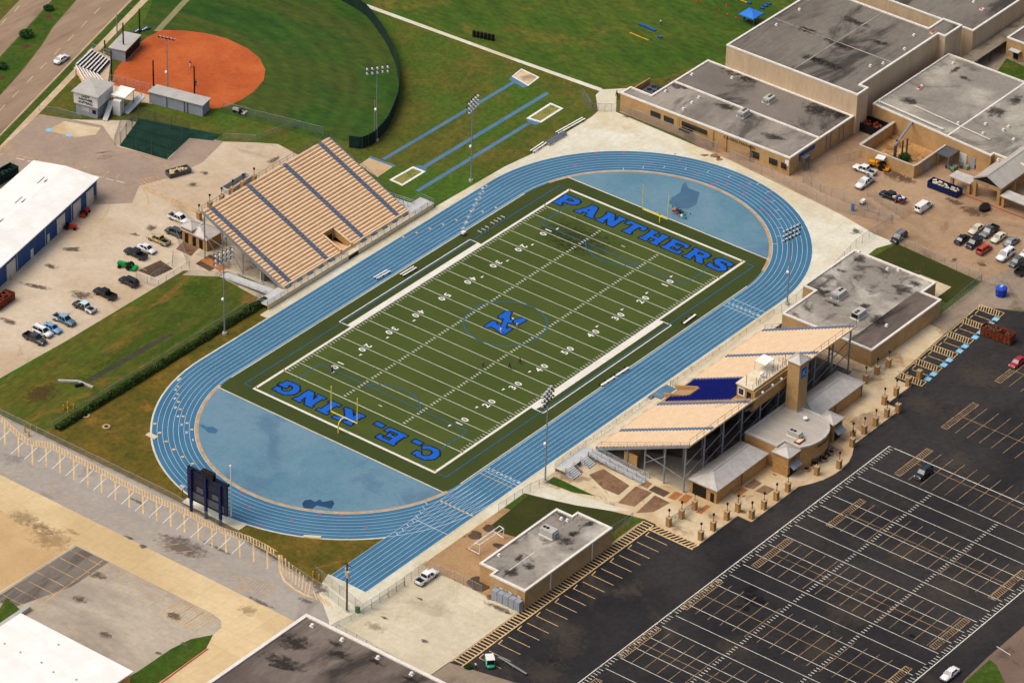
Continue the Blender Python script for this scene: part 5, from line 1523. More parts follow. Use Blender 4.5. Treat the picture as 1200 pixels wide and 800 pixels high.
# press box on the back of the home stand
t = thing('press_box', 'tan brick press box with pale roof terrace and masts atop the home stand', 'press box', (1.2, -67, 9))
pb = [(-4.8, -64.9), (7.4, -64.9), (7.4, -68.9), (-4.8, -68.9)]
MB().prism(pb, 8.4, 13.8, top=False, bottom=True).build('wall', m_brick2, t)
MB().box(-5.0, 7.6, -69.6, -68.9, 9.6, 13.6).build('wall', m_brick2, t)
MB().prism(offset(pb, 0.25), 13.8, 14.05, bottom=True).build('roof', mk('terrace_roof', 'd8c8a8', 'e2d5b8', 0.5, 0.85, fine=0.06, c3='c4ad86', s3=0.3, t3=0.55, w3=0.12), t)
panel('window', t, m_glass, (-4.8, -65.4), (-4.8, -66.6), 11.6, 13.0, 0.06, 0.1, (-1, 0)); panel('window_frame', t, m_white, (-4.8, -65.2), (-4.8, -66.9), 11.3, 13.3, 0.04, 0.1, (-1, 0))
panel('door', t, m_dark, (-4.8, -67.4), (-4.8, -68.5), 10.4, 12.9, 0.06, 0.1, (-1, 0))
panel('window', t, m_glass, (-4.4, -64.9), (7.0, -64.9), 11.2, 13.2, 0.06, 0.1, (0, 1))
b = MB(); b.box(-7.4, -4.9, -69.2, -64.8, 9.9, 10.05); b.build('landing', m_steel, t)
rail(t, [(-7.4, -64.8, 10), (-7.4, -69.2, 10)], 1.0, 1.4, m_steel); rail(t, [(-7.4, -64.8, 10), (-9.5, -63, 8.6)], 1.0, 1.4, m_steel)
for x, y, h in ((-4.6, -67.0, 2.6), (-3.2, -68.6, 2.0), (-1.8, -68.7, 2.2), (0.4, -68.7, 2.0), (2.6, -68.7, 2.2), (4.4, -68.7, 1.8), (6.2, -68.7, 2.4), (7.2, -68.6, 2.6), (-2.4, -68.7, 1.7)):
    MB().tube((x, y, 14.05), (x, y, 14.05+h), 0.07, n=5).build('mast', m_steeld, t)
rail(t, [(-4.8, -68.8, 14.05), (7.4, -68.8, 14.05), (7.4, -65, 14.05)], 1.1, 2.0, m_steel)
for x in (-2.6, 1.0, 4.2):
    q = MB(); q.sphere((x, -69.9, 12.6), 0.36, 1.0); q.build('wall_lamp', m_lampface, t, True)
q = MB(); q.sphere((0.2, -67.6, 14.9), 0.5, 1.0); q.tube((0.2, -67.6, 14.05), (0.2, -67.6, 14.9), .1); q.build('dish', m_lampface, t, True)
t = thing('roof_tent', 'small white shade tent on the press box roof terrace', 'tent', (3.4, -65.9, 14.05))
MB().box(1.6, 5.0, -67.4, -64.6, 16.1, 16.25).build('canopy', m_white_roof, t)
for x in (1.7, 4.9):
    for y in (-67.3, -64.7): MB().tube((x, y, 14.05), (x, y, 16.1), 0.05, n=5).build('leg', m_steel, t)

# stadium entrance: tower, curved building, pavilions, wings
t = thing('brick_tower', 'square tan brick tower with grey pyramid cap and blue letter sign', 'tower', (6.9, -72, 0))
tw = [(5.1, -70.7), (8.4, -70.7), (8.4, -73.7), (5.1, -73.7)]
MB().prism(tw, 0, 17.3, top=False).build('wall', m_brick, t)
MB().ring(tw, 0.12, 0.2, 5.3, 5.7).build('band', m_palegrey, t)
def pyramid(poly, z0, z1, over, mat, parent, ridge=True, name='roof'):
    o = offset(poly, over); c = cen(poly)
    b = MB(); n = len(o)
    for i in range(n):
        j = (i+1) % n
        b.face([(o[i][0], o[i][1], z0), (o[j][0], o[j][1], z0), (c[0], c[1], z1)])
    b.face([(p[0], p[1], z0-0.02) for p in o[::-1]])
    b.ring(o, 0.0, 0.3, z0-0.18, z0-0.01)
    r_ = b.build(name, mat, parent)
    if ridge:
        b = MB()
        for p in o: b.beam((p[0], p[1], z0+0.03), (c[0], c[1], z1+0.04), 0.18, 0.08)
        b.build('ridge_cap', m_palegrey, parent)
    return r_
pyramid(tw, 17.3, 18.6, 0.3, m_metalroof, t)
panel('emblem', t, m_letter, (5.9, -73.7), (7.7, -73.7), 13.3, 15.7, 0.08, 0.1, (0, -1))
wall_text('lettering', t, 'K', 2.1, (6.8, -73.7), (1, 0), 13.75, m_hcblue, 0.12, 0.06)
ctr = [(-8.3, -69.9), (-8.3, -78.0), (-9.0, -78.3), (-6.2, -81.9)]
acn = [(-5.4, -82.2), (-4.2, -82.9), (-2.6, -83.5), (-0.8, -83.8), (1.0, -83.8), (2.8, -83.4), (4.4, -82.6), (5.7, -81.5), (6.6, -80.2), (7.1, -79.0), (7.2, -78.0)]
ctr = [(-8.3, -69.9), (-8.3, -78.0), (-5.6, -78.2), (-5.6, -82.1)]+acn[1:]+[(7.2, -69.9)]
t_c = block('stadium_entrance_building', 'orange brick stadium entrance building with curved front and grey flat metal roof', 'building', ctr, 5.6, m_brick2, m_metalroof2, cop=m_metalroof, copw=0.5)
b = MB(); strip(b, (-7.0, -71.2), (4.6, -71.2), 0.25, 5.40); strip(b, (6.4, -71.0), (6.4, -77.5), 0.25, 5.40); b.build('roof_seam', m_palegrey, t_c)
arcw = acn[1:]
bnd = MB(); dk = MB()
for zz0, zz1, mm, nm in ((2.55, 2.75, m_riser, 'band'), (3.2, 3.3, m_riser, 'band')):
    bb = MB()
    for i in range(len(arcw)-1):
        p, q = Vector(arcw[i]), Vector(arcw[i+1]); d = (q-p).normalized(); n = Vector((d.y, -d.x))*0.05
        bb.face([(p.x+n.x, p.y+n.y, zz0), (q.x+n.x, q.y+n.y, zz0), (q.x+n.x, q.y+n.y, zz1), (p.x+n.x, p.y+n.y, zz1)])
    bb.build(nm, mm, t_c)
# sign letters follow the curve
lens = [0.0]
for i in range(len(arcw)-1): lens.append(lens[-1]+(Vector(arcw[i+1])-Vector(arcw[i])).length)
def on_arc(s, out=0.12):
    s = max(0, min(lens[-1]-1e-3, s))
    for i in range(len(lens)-1):
        if lens[i+1] >= s:
            p, q = Vector(arcw[i]), Vector(arcw[i+1]); d = (q-p).normalized()
            r_ = p+d*(s-lens[i])+Vector((d.y, -d.x))*out
            return r_
b = MB(); data = text_flat('PANTHER STADIUM', 0.95, 0.03)
put_text(b, data, lambda x, y: (*on_arc(lens[-1]*0.47+x), 4.15+y)); b.build('lettering', m_dark, t_c)
gl = MB()
for i in range(10):
    a = on_arc(1.2+i*1.1, 0.10); c = on_arc(1.2+i*1.1+0.9, 0.10)
    gl.face([(a.x, a.y, 0.3), (c.x, c.y, 0.3), (c.x, c.y, 1.9), (a.x, a.y, 1.9)])
gl.build('ticket_window', m_glass, t_c)
for nm, lb, x0_, x1_, h in (('entrance_pavilion', 'square brick pavilion with pyramid roof left of the curved entrance wall', -9.5, -5.7, 5.0), ('entrance_pavilion', 'square brick pavilion with pyramid roof right of the curved entrance wall', 7.3, 10.8, 4.6)):
    pv = [(x0_, -78.1), (x1_, -78.1), (x1_, -81.9), (x0_, -81.9)]
    if x0_ > 0: pv = [(x0_+.05, -77.8), (x1_, -77.8), (x1_, -81.6), (x0_+.05, -81.6)]
    t = thing(nm, lb, 'pavilion', cen(pv))
    MB().prism(pv, 0, h, top=False).build('wall', m_brick2, t)
    MB().ring(pv, 0.07, 0.1, 2.4, 2.6).build('band', m_riser, t)
    pyramid(pv, h, h+1.1, 0.35, m_metalroof, t)
    panel('door', t, m_dark, (x0_+0.7, pv[2][1]), (x1_-0.7, pv[2][1]), 0.05, 2.1, 0.06, 0.1, (0, -1))
    b = MB(); yv = pv[2][1]
    b.v += [(x0_+0.3, yv-0.05, 2.95), (x1_-0.3, yv-0.05, 2.95), (x1_-0.3, yv-1.3, 2.3), (x0_+0.3, yv-1.3, 2.3), (x0_+0.3, yv-0.05, 2.8), (x1_-0.3, yv-0.05, 2.8), (x1_-0.3, yv-1.3, 2.15), (x0_+0.3, yv-1.3, 2.15)]
    b.f += [(0, 3, 2, 1), (4, 5, 6, 7), (3, 7, 6, 2), (0, 4, 7, 3), (1, 2, 6, 5)]
    b.build('awning', m_steel, t)
    wall_text('sign', t, 'TICKETS', 0.55, ((x0_+x1_)/2, yv), (1, 0), 3.5, m_dark, 0.05)
def hip(name, label, poly, eave, ridge_z, a, c, wallm, hipA=True, hipC=True, cat='building'):
    """long hipped roof over a rectangle (x from a to c), ridge along x"""
    t = thing(name, label, cat, cen(poly))
    MB().prism(poly, 0, eave, top=False).build('wall', wallm, t)
    xs = [p[0] for p in poly]; ys = [p[1] for p in poly]
    x0_, x1_, y0_, y1_ = min(xs)-.35, max(xs)+.35, min(ys)-.35, max(ys)+.35
    ym = (y0_+y1_)/2
    A, B, C_, D_ = (x0_, y0_, eave), (x1_, y0_, eave), (x1_, y1_, eave), (x0_, y1_, eave)
    E_, F_ = (a, ym, ridge_z), (c, ym, ridge_z)
    b = MB(); b.face([A, B, F_, E_]); b.face([C_, D_, E_, F_]); b.face([D_, A, E_]); b.face([B, C_, F_])
    b.face([(p[0], p[1], eave-0.02) for p in (D_, C_, B, A)]); b.ring([A[:2], B[:2], C_[:2], D_[:2]], 0, 0.3, eave-0.22, eave-0.01)
    b.build('roof', m_metalroof, t)
    b = MB()
    b.beam((E_[0], E_[1], E_[2]+.04), (F_[0], F_[1], F_[2]+.04), 0.25, 0.08)
    for p, q in ((A, E_), (D_, E_), (B, F_), (C_, F_)):
        b.beam((p[0], p[1], p[2]+.03), (q[0], q[1], q[2]+.03), 0.2, 0.08)
    b.build('ridge_cap', m_palegrey, t)
    return t
t = hip('concession_wing', 'long low brick wing with grey hip roof left of the curved entrance building', [(-26.9, -69.5), (-9.2, -69.5), (-9.2, -76.2), (-26.9, -76.2)], 3.4, 5.1, -23.6, -11.0, m_brick2)
panel('opening', t, m_dark, (-26.9, -70.2), (-26.9, -73.6), 0.1, 2.7, 0.06, 0.1, (-1, 0)); panel('door', t, m_dark, (-26.9, -74.7), (-26.9, -75.6), 0.1, 2.2, 0.06, 0.1, (-1, 0))
for x in (-18.0,): MB().tube((x, -76.3, 0), (x, -76.3, 3.3), 0.09).build('downpipe', m_steeld, t)
t = hip('concession_wing', 'long low brick wing with grey hip roof right of the brick tower', [(8.8, -69.6), (26.4, -69.6), (26.4, -76.2), (8.8, -76.2)], 3.4, 5.1, 10.0, 22.8, m_brick2)
for x in (16.0, 26.0): MB().tube((x, -76.3, 0), (x, -76.3, 3.3), 0.09).build('downpipe', m_steeld, t)
# visitor ticket building under the far stand
t = hip('visitor_building', 'small orange brick building with grey roof tucked under the visitor stand', [(-19.4, 69.8), (-14.5, 69.8), (-14.5, 77.2), (-19.4, 77.2)], 3.2, 4.6, -17.5, -16.4, m_brick2)
pv = [(-19.7, 74.0), (-16.4, 74.0), (-16.4, 77.4), (-19.7, 77.4)]
MB().prism(pv, 3.3, 4.2, top=False).build('upper_wall', m_brick2, t); pyramid(pv, 4.2, 5.0, 0.3, m_metalroof, t, True, 'upper_roof')
for y in (75.9, 73.6, 71.6): panel('door', t, m_dark, (-19.4, y+0.5), (-19.4, y-0.5), 0.1, 2.4, 0.06, 0.1, (-1, 0))
b = MB()
t = thing('ramp_wall', 'low pale concrete parapet box behind the visitor stand', 'parapet', P(275, 222, 0))
w = pp((258, 224), (287, 206), (296, 211), (268, 229))
MB().ring(w, 0.0, 0.4, 0.0, 1.2).build('parapet', m_palegrey, t)
b = MB(); b.face([(p[0], p[1], 0.06) for p in ccw(w)]); b.build('floor', m_roofg, t)

def roof_stains(t, lst, z):
    for i, (u, v, rx, ry, ro) in enumerate(lst):
        b = MB(); b.face([(p[0], p[1], z+0.004*i) for p in ccw(blob(P(u, v, z), rx, ry, ro, 20, 0.25, int(u+v)))]); b.build('roof_stain', m_rstain, t)
roof_stains(t_wa, [(862, 80, 5.5, 3.6, 0.3), (880, 92, 4.5, 3.0, 0.2), (958, 128, 4.0, 4.5, 0), (985, 134, 2.6, 2.6, 0)], 4.664)
roof_stains(t_wa, [(800, 98, 3.0, 7.0, 0.4), (850, 125, 1.4, 4.5, 0.3), (905, 160, 1.6, 4.0, 0.5), (775, 103, 1.6, 3.0, 0)], 4.640)
roof_stains(t_e, [(964, 343, 1.8, 3.0, 0.2), (978, 356, 1.2, 2.4, 0), (1028, 376, 3.2, 2.4, 0.2), (1012, 360, 2.4, 1.8, 0), (1008, 304, 2.4, 2.0, 0.3), (988, 318, 1.0, 1.6, 0), (1058, 340, 2.2, 3.6, 0.3), (1072, 333, 1.4, 2.6, 0)], 4.212)
roof_stains(t_fh, [(672, 625, 1.6, 1.2, 0.2), (664, 633, 2.6, 1.8, 0.2), (608, 654, 1.8, 1.2, 0.5), (620, 663, 1.2, 2.0, 0.3), (598, 670, 2.4, 1.8, 0.2), (692, 612, 2.0, 1.2, 0)], 4.292)
roof_stains(t_wc, [(1120, 82, 3.0, 1.0, 0), (1132, 92, 1.0, 2.6, 0), (1168, 132, 3.0, 3.4, 0), (1065, 118, 1.8, 4.0, 0.3), (1190, 118, 3.0, 2.2, 0.2)], 5.395)
roof_stains(t_gym, [(968, 75, 2.2, 6.0, 0.1), (985, 52, 1.6, 6.0, 0.1), (950, 68, 1.6, 4.0, 0.1), (1030, 50, 1.2, 4.0, 0.3), (945, 35, 1.4, 5.0, 0.1), (1000, 25, 1.4, 6.0, 0.1)], 10.392)
roof_stains(t_bc, [(345, 752, 3.0, 5.0, 0.3), (330, 775, 2.6, 6.0, 0.3), (400, 768, 1.6, 4.0, 0.4), (395, 755, .8, 2.6, 0), (440, 775, .8, 2.6, 0), (480, 795, .8, 2.8, 0)], 4.985)
# --- softball press box, dugouts, bleachers
t = thing('softball_press_box', 'white and grey two storey softball press box with a pale low roof and lettering', 'press box', (10, 131, 0))
bx = [(8.6, 130.2), (14.6, 129.0), (15.6, 134.8), (8.9, 135.8)]
fA, fB = Vector((8.0, 135.2)), Vector((9.3, 129.6))
dv = (fB-fA).normalized(); nv = Vector((-dv.y, dv.x))
bx = [fA, fB, fB+nv*6.6, fA+nv*6.6]; bx = [(q.x, q.y) for q in bx]
MB().prism(bx, 0, 3.0, top=False).build('lower_wall', m_greyblock, t)
MB().prism(offset(bx, 0.35), 3.0, 6.2, top=False, bottom=True).build('upper_wall', m_whitewall, t)
pyramid(bx, 6.2, 6.9, 0.75, m_palegrey, t, False)
ft, fn = (fA+fB)/2, Vector((dv.y, -dv.x))
for i, s in enumerate(('LADY', 'PANTHER', 'SOFTBALL')):
    wall_text('lettering', t, s, 0.85, ft+fn*0.35, dv, 5.1-i*0.85, m_dark, 0.05, 0.03)
panel('window', t, m_palegrey, fA+dv*1.6, fA+dv*3.6, 1.2, 2.3, 0.06, 0.1, fn); panel('window', t, m_dark, fA+dv*4.4, fA+dv*5.4, 1.1, 2.1, 0.06, 0.1, fn)
t = thing('stair', 'pale aluminium stair climbing to the softball press box', 'stairs', P(127, 140))
a0, a1 = P(123, 142), P(131, 118, 3.0)
b = MB(); b.beam((a0.x, a0.y, .1), (a1.x, a1.y, 3.0), 1.2, 0.25); b.build('flight', m_alu, t)
t = thing('stair_tower', 'grey block tower between the two softball stairs with a white shade roof', 'tower', P(139, 133))
q = P(139, 133); MB().obox((q.x, q.y, 1.9), (2.0, 2.0, 3.8), 0.25).build('wall', m_whitewall, t)
q = P(144, 108, 4.6); MB().obox((q.x, q.y, 4.6), (5.0, 3.8, 0.25), 0.25).build('roof', m_white_roof, t)
for dx, dy in ((-2, -1.5), (2, -1.5), (-2, 1.5), (2, 1.5)): MB().tube((q.x+dx, q.y+dy, 0), (q.x+dx, q.y+dy, 4.5), 0.08).build('post', m_steel, t)
t = thing('stair', 'second grey aluminium ramp stair beside the long dugout', 'stairs', P(152, 128))
a0, a1 = P(146, 133), P(166, 112, 2.2)
b = MB(); b.beam((a0.x, a0.y, .1), (a1.x, a1.y, 2.2), 2.2, 0.25); b.build('flight', m_alu, t); rail(t, [(a0.x, a0.y, .2), (a1.x, a1.y, 2.2)], 1, 1.6, m_steel)
def dugout(label, poly, h, openside):
    t = thing('dugout', label, 'dugout', cen(poly))
    MB().prism(poly, 0, h, top=False).build('wall', m_greyblock, t)
    MB().prism(offset(poly, 0.3), h, h+0.2, bottom=True).build('roof', m_palegrey, t)
    pl = ccw(poly)
    p, q = Vector(pl[openside]), Vector(pl[(openside+1) % 4])
    panel('opening', t, m_dark, p.lerp(q, 0.03), p.lerp(q, 0.97), 0.4, h-0.2, 0.06, 0.1)
    return t
d1 = [(22.9, 125.5), (26.4, 126.0), (29.6, 112.4), (26.1, 111.5)]
t = dugout('long grey block dugout with pale roof along the infield clay', d1, 3.0, 1)
for k in (0.33, 0.66, 0.72): 
    p = Vector((22.9, 125.5)).lerp(Vector((26.1, 111.5)), k); MB().tube((p.x-0.1, p.y-0.05, 0), (p.x-0.1, p.y-0.05, 2.9), .08, n=5).build('downpipe', m_steeld, t)
d2 = [(33.0, 147.4), (41.0, 149.9), (42.2, 146.0), (34.2, 143.5)]
t = dugout('short grey block dugout with pale roof beside the highway bleachers', d2, 3.0, 0)
t.name = 'dugout'

def bleacher(label, pA, pB, qA, qB, z0, z1, n, benchm, gapm):
    """rows between back line pA-pB (height z1) and front line qA-qB (height z0)"""
    t = thing('bleacher', label, 'bleacher', ((pA[0]+qB[0])/2, (pA[1]+qB[1])/2, 0))
    pA, pB, qA, qB = (Vector(v[:2]) for v in (pA, pB, qA, qB))
    fr = MB()
    for i in range(n):
        k = i/(n-1)
        a = qA.lerp(pA, k); c = qB.lerp(pB, k); z = z0+(z1-z0)*k
        MB().beam((a.x, a.y, z+0.42), (c.x, c.y, z+0.42), 0.34, 0.06).build('bench', benchm, t)
        fr.beam((a.x, a.y, z), (c.x, c.y, z), 0.75, 0.05)
    fr.build('footboard', gapm, t)
    MB().beam((qA.x, qA.y, z0), (pA.x, pA.y, z1-.2), .12, .2).build('frame', m_steel, t); MB().beam((qB.x, qB.y, z0), (pB.x, pB.y, z1-.2), .12, .2).build('frame', m_steel, t)
    for e in (pA, pB): MB().tube((e.x, e.y, 0), (e.x, e.y, z1+1.1), .06, n=5).build('post', m_steel, t)
    MB().beam((pA.x, pA.y, z1+1.1), (pB.x, pB.y, z1+1.1), .07, .07).build('rail', m_steel, t)
    return t
m_navyfoot = mk('dark_footboard', '1f2440', '262b4a', 0.5, 0.7)
bleacher('white bench bleacher with dark gaps between highway verge and softball backstop', P(88.5, 77.5, 3.0), P(108.7, 59, 3.0), P(114, 86, .5), P(128, 70.5, .5), .4, 2.9, 7, m_white, m_navyfoot)
bleacher('white bench bleacher with tan gaps beside the softball press box', P(100.5, 98.5, 2.9), P(89, 78.5, 2.9), P(123, 98, .5), P(113, 87, .5), .4, 2.9, 7, m_white, m_tread)
ground('concrete_pad', pp((86, 80), (107, 56), (131, 68), (126, 98), (176, 112), (178, 122), (120, 112), (100, 104)), 0.018, m_walk)
b = thing('bench_rack', 'small rack of dark and pale benches beside the short dugout', 'bench rack', P(164, 38))
for i in range(5):
    p0_, p1_ = P(154+i*4.2, 38-1.0*i+2), P(160+i*4.2, 33-1.0*i+4)
    MB().beam((p0_.x, p0_.y, .45), (p1_.x, p1_.y, .45), 0.45, .08).build('bench', m_alu if i % 2 else m_bluewall, b)
# ------------------------------------------------------------------ fences and hedge
def fence(label, pts, h, step, mesh=m_chain, post=m_steel, name='chain_link_fence', cat='fence', cap=False, group=None):
    """chain of plan points; posts are parts, the woven wire is one part"""
    pts = [Vector((p[0], p[1], 0)) for p in pts]
    t = thing(name, label, cat, ((pts[0].x+pts[-1].x)/2, (pts[0].y+pts[-1].y)/2, 0), 0, group)
    mb = MB(); rb = MB(); pc = []
    for i in range(len(pts)-1):
        a, c = pts[i], pts[i+1]; L = (c-a).length; up = Vector((0, 0, h))
        mb.face([a, c, c+up, a+up]); rb.tube(a+up, c+up, 0.032, n=5)
        n = max(1, int(round(L/step)))
        for j in range(n+(1 if i == len(pts)-2 else 0)): pc.append(a.lerp(c, j/n))
    mb.build('wire_mesh', mesh, t); rb.build('top_rail', post, t)
    for p in pc: MB().tube(p, p+Vector((0, 0, h+0.05)), 0.042, n=5).build('post', post, t)
    return t
fence('chain-link fence with concrete base between track curve and school wing', [(91.6, 36.5), (91.6, 22), (91.2, 8.5)], 2.6, 3.1, m_chaind)
fence('chain-link fence running on past the lettered school wall to the yard corner', [(90.6, 5.2), (90.0, -8), (88.6, -15.5), (87.2, -28), (90.6, -40.8)], 2.4, 3.1, m_chain)
fence('chain-link fence between pale apron and brown service yard', [(90.8, -41.0), (82.0, -40.4), (76.6, -40.5), (64, -42.6), (48.5, -43.6), (40, -43.6)], 2.2, 3.1, m_chain)
fence('short chain-link gate across the walk at the end of the lawn path', [(87.9, 43.0), (92.0, 49.0)], 2.4, 1.6, m_chaind, name='gate', cat='gate')
fence('chain-link gate posts between lawn gate and the school wing corner', [(87.9, 43.0), (91.8, 38.2)], 2.2, 1.6, m_chain, name='gate', cat='gate')
fence('chain-link fence in the yard around the parked white pickups', [(91.2, 5.2), (96.2, -10.8)], 2.4, 3.0, m_chain)
fence('chain-link fence from the tank yard wall down to the yard gate', [(111, -18.5), (102, -14.5), (93, -14.5), (92, -20), (91.6, -40)], 2.2, 3.1, m_chain)
fence('chain-link fence along the near edge of the service yard', [(84.4, -46.0), (83.2, -60), (82.6, -70.2)], 2.0, 3.0, m_chain)
fence('grey slatted fence panel at the end of the grass strip', [(82.6, -70.3), (64.5, -71.5)], 2.2, 2.6, m_chaind, name='slatted_fence')
fence('long chain-link fence between striped lot and grass behind the scoreboard', [(-97.6, 75), (-97.7, 58), (-97.7, 10), (-98.9, -6), (-102.3, -33.0), (-104.6, -43.0)], 1.9, 3.3, m_chain, m_steel)
fence('chain-link fence around the end of the blue sprint track', [(-99.2, -30.0), (-101.5, -40.0), (-103.0, -45.2), (-90.5, -45.6)], 2.3, 2.4, m_chain)
fence('chain-link fence between sprint track and pale parking lot', [(-90.5, -45.4), (-83.4, -45.3), (-82.6, -52), (-82.8, -59)], 2.2, 2.8, m_chain)
fence('chain-link fence along the tan drive below the pale lot', [(-111.0, -45.0), (-112.6, -67)], 2.2, 2.8, m_chain)
fence('low fence with concrete base from pole to pale lot', [(-112.4, -43.8), (-103.2, -45.4), (-90.5, -45.7)], 1.4, 2.8, m_chaind)
fence('chain-link fence on the grass edge beside the home stand path', [(-58, -43.8), (-48, -44.2), (-39, -46.5)], 2.0, 2.6, m_chain)
fence('chain-link fence between field house and plaza corner', [(-52.6, -66.5), (-43.2, -67.0)], 2.4, 2.4, m_chaind)
fence('chain-link fence above the drainage ditch hedge', [(-94.5, 46.6), (-27.5, 46.9)], 2.0, 3.2, m_chain)
fence('chain-link fence with gates around the visitor building yard', [(-19.4, 79), (-27.4, 67.9), (-38, 67.6), (-38.8, 73.5)], 2.0, 2.8, m_chain)
fence('grey picket bars in front of the parked trucks by the visitor building', [(-36.4, 71.3), (-29.0, 71.6), (-25.6, 74.4)], 1.5, 1.4, m_chain, name='bar_fence')
fence('chain-link fence behind the visitor stand along the outfield', pp((262, 128), (300, 138), (345, 149), (379, 158)), 2.0, 3.0, m_chain)
fence('tall mesh fence at the back corner of the visitor stand', [(22.3, 71.6), (25.6, 71.4), (22.5, 45.8)][:2]+[(22.6, 62)], 3.0, 3.0, m_chain)
fence('chain-link fence beside softball press box along the lot', pp((46, 130), (70, 134), (95, 141)), 1.6, 2.4, m_chain)
fence('chain-link fence around the softball batting cage and dugout end', pp((262, 164), (300, 166), (345, 150)), 1.8, 3.0, m_chain)
fence('chain-link backstop fence curving behind the home plate clay', pp((107, 60), (131, 70), (128, 97), (176, 108)), 2.2, 2.4, m_chain)
fence('short dense fence beside the softball stair tower', pp((134, 170), (141, 150), (156, 146)), 2.0, 1.4, m_chaind)
fence('chain-link fence across the drive in front of the yard flatbed truck', [(97.5, -29.5), (94.2, -41.5)], 2.0, 2.4, m_chain)
# outfield wind screen
t = thing('outfield_fence', 'tall dark green windscreen fence curving around the softball outfield', 'fence', (80, 98, 0))
ofp = [tuple(P(409, 173)[:2]), tuple(P(424, 175)[:2]), tuple(P(439, 168)[:2])]+arc[1:]+[(60, 175)]
b = MB()
fine_ = []
for i in range(len(ofp)-1):
    for k in range(4): fine_.append(Vector(ofp[i]).lerp(Vector(ofp[i+1]), k/4))
fine_.append(Vector(ofp[-1]))
sm = [fine_[0]]+[(fine_[i-1]+2*fine_[i]+fine_[i+1])/4 for i in range(1, len(fine_)-1)]+[fine_[-1]]
for i in range(len(sm)-1):
    b.beam((sm[i].x, sm[i].y, 1.6), (sm[i+1].x, sm[i+1].y, 1.6), 0.08, 3.2)
b.build('windscreen', m_netgreen, t)
for i in range(0, len(sm), 2):
    MB().tube((sm[i].x+.08, sm[i].y-.06, 0), (sm[i].x+.08, sm[i].y-.06, 3.3), .06, n=5).build('post', m_steeld, t)
# batting cage
t = thing('batting_cage', 'dark green netted batting cage on posts beside the softball lot', 'batting cage', P(190, 163))
cg = pp((141, 171), (162, 141), (222, 158), (196, 187))
b = MB()
for i in range(4):
    p, q = cg[i], cg[(i+1) % 4]
    b.face([(p[0], p[1], 0.05), (q[0], q[1], 0.05), (q[0], q[1], 3.6), (p[0], p[1], 3.6)])
b.face([(p[0], p[1], 3.6) for p in ccw(cg)])
b.build('net', m_net, t)
for k in (0.33, 0.67):
    p, q = Vector(cg[0]).lerp(Vector(cg[1]), k), Vector(cg[3]).lerp(Vector(cg[2]), k)
    MB().face([(p.x, p.y, .05), (q.x, q.y, .05), (q.x, q.y, 3.5), (p.x, p.y, 3.5)]).build('net_divider', m_net, t)
for i in range(4):
    for k in (0, 0.33, 0.66):
        p = Vector(cg[i]).lerp(Vector(cg[(i+1) % 4]), k); MB().tube((p.x, p.y, 0), (p.x, p.y, 3.7), 0.07, n=5).build('post', m_steeld, t)
# hedge: many leaf faces through a long low volume
def leaves(name, label, cat, fn_, n, size, mat, parent=None, seed=1):
    rr = random.Random(seed); b = MB()
    for _ in range(n):
        c = fn_(rr)
        u1 = Vector((rr.gauss(0, 1), rr.gauss(0, 1), rr.gauss(0, 1))).normalized(); w = u1.orthogonal().normalized()
        s = size*rr.uniform(0.6, 1.4); u1 *= s; w *= s*0.7
        c = Vector(c)
        b.face([c-u1-w, c+u1-w, c+u1+w, c-u1+w])
    o = b.build(name, mat, parent)
    if label: tag(o, label, cat)
    return o
hr = [(-94.0, 46.0, 0), (-27.3, 46.2, 0)]
def hedge_pt(rr):
    x = rr.uniform(-93.8, -27.4)
    wv = 1.0+0.07*math.sin(x*0.9)+0.1*math.sin(x*0.17+1)
    a = rr.uniform(0, math.pi); k = math.sqrt(rr.uniform(0.45, 1))
    return (x, 45.7+0.8*wv*k*math.cos(a), 0.05+1.5*wv*k*math.sin(a))
leaves('hedge', 'long clipped dark green hedge running from the visitor stand to the lower left fence', 'hedge', hedge_pt, 11000, 0.2, m_hedge)
def bush(label, c, r, h, seed):
    t = thing('shrub', label, 'shrub', (c[0], c[1], 0))
    leaves('foliage', None, None, lambda rr: (lambda d, k: (c[0]+d.x*r*k, c[1]+d.y*r*k, max(0.05, h*0.55+d.z*h*0.5*k)))(Vector((rr.gauss(0, 1), rr.gauss(0, 1), rr.gauss(0, 1))).normalized(), rr.uniform(0.5, 1)), 260, 0.22, m_bush, t, seed)
    MB().tube((c[0], c[1], 0), (c[0], c[1], h*0.6), 0.07, n=5).build('stem', m_wood, t)
bush('round dark shrub in the highway median, middle one', P(31, 43), 1.9, 1.6, 3)
bush('thin bare shrub in the highway median near the top edge', P(57, 12), 1.2, 1.2, 4)
bush('dark shrub in the highway median at the left photo edge', P(1, 80), 1.5, 1.5, 5)
bush('bright green shrub at the foot of the pipes in the tank yard', P(1060, 189), 1.6, 1.9, 6)
bush('small green clump by the golf cart on the brown pavement', P(549, 782), 0.7, 0.5, 7)
for u, v in ((31, 54), (57, 20), (1, 92)):
    ground('mulch_ring', blob(P(u, v), 0.95, 0.95, 0, 14, 0.08, int(u)), 0.020, m_mulch)

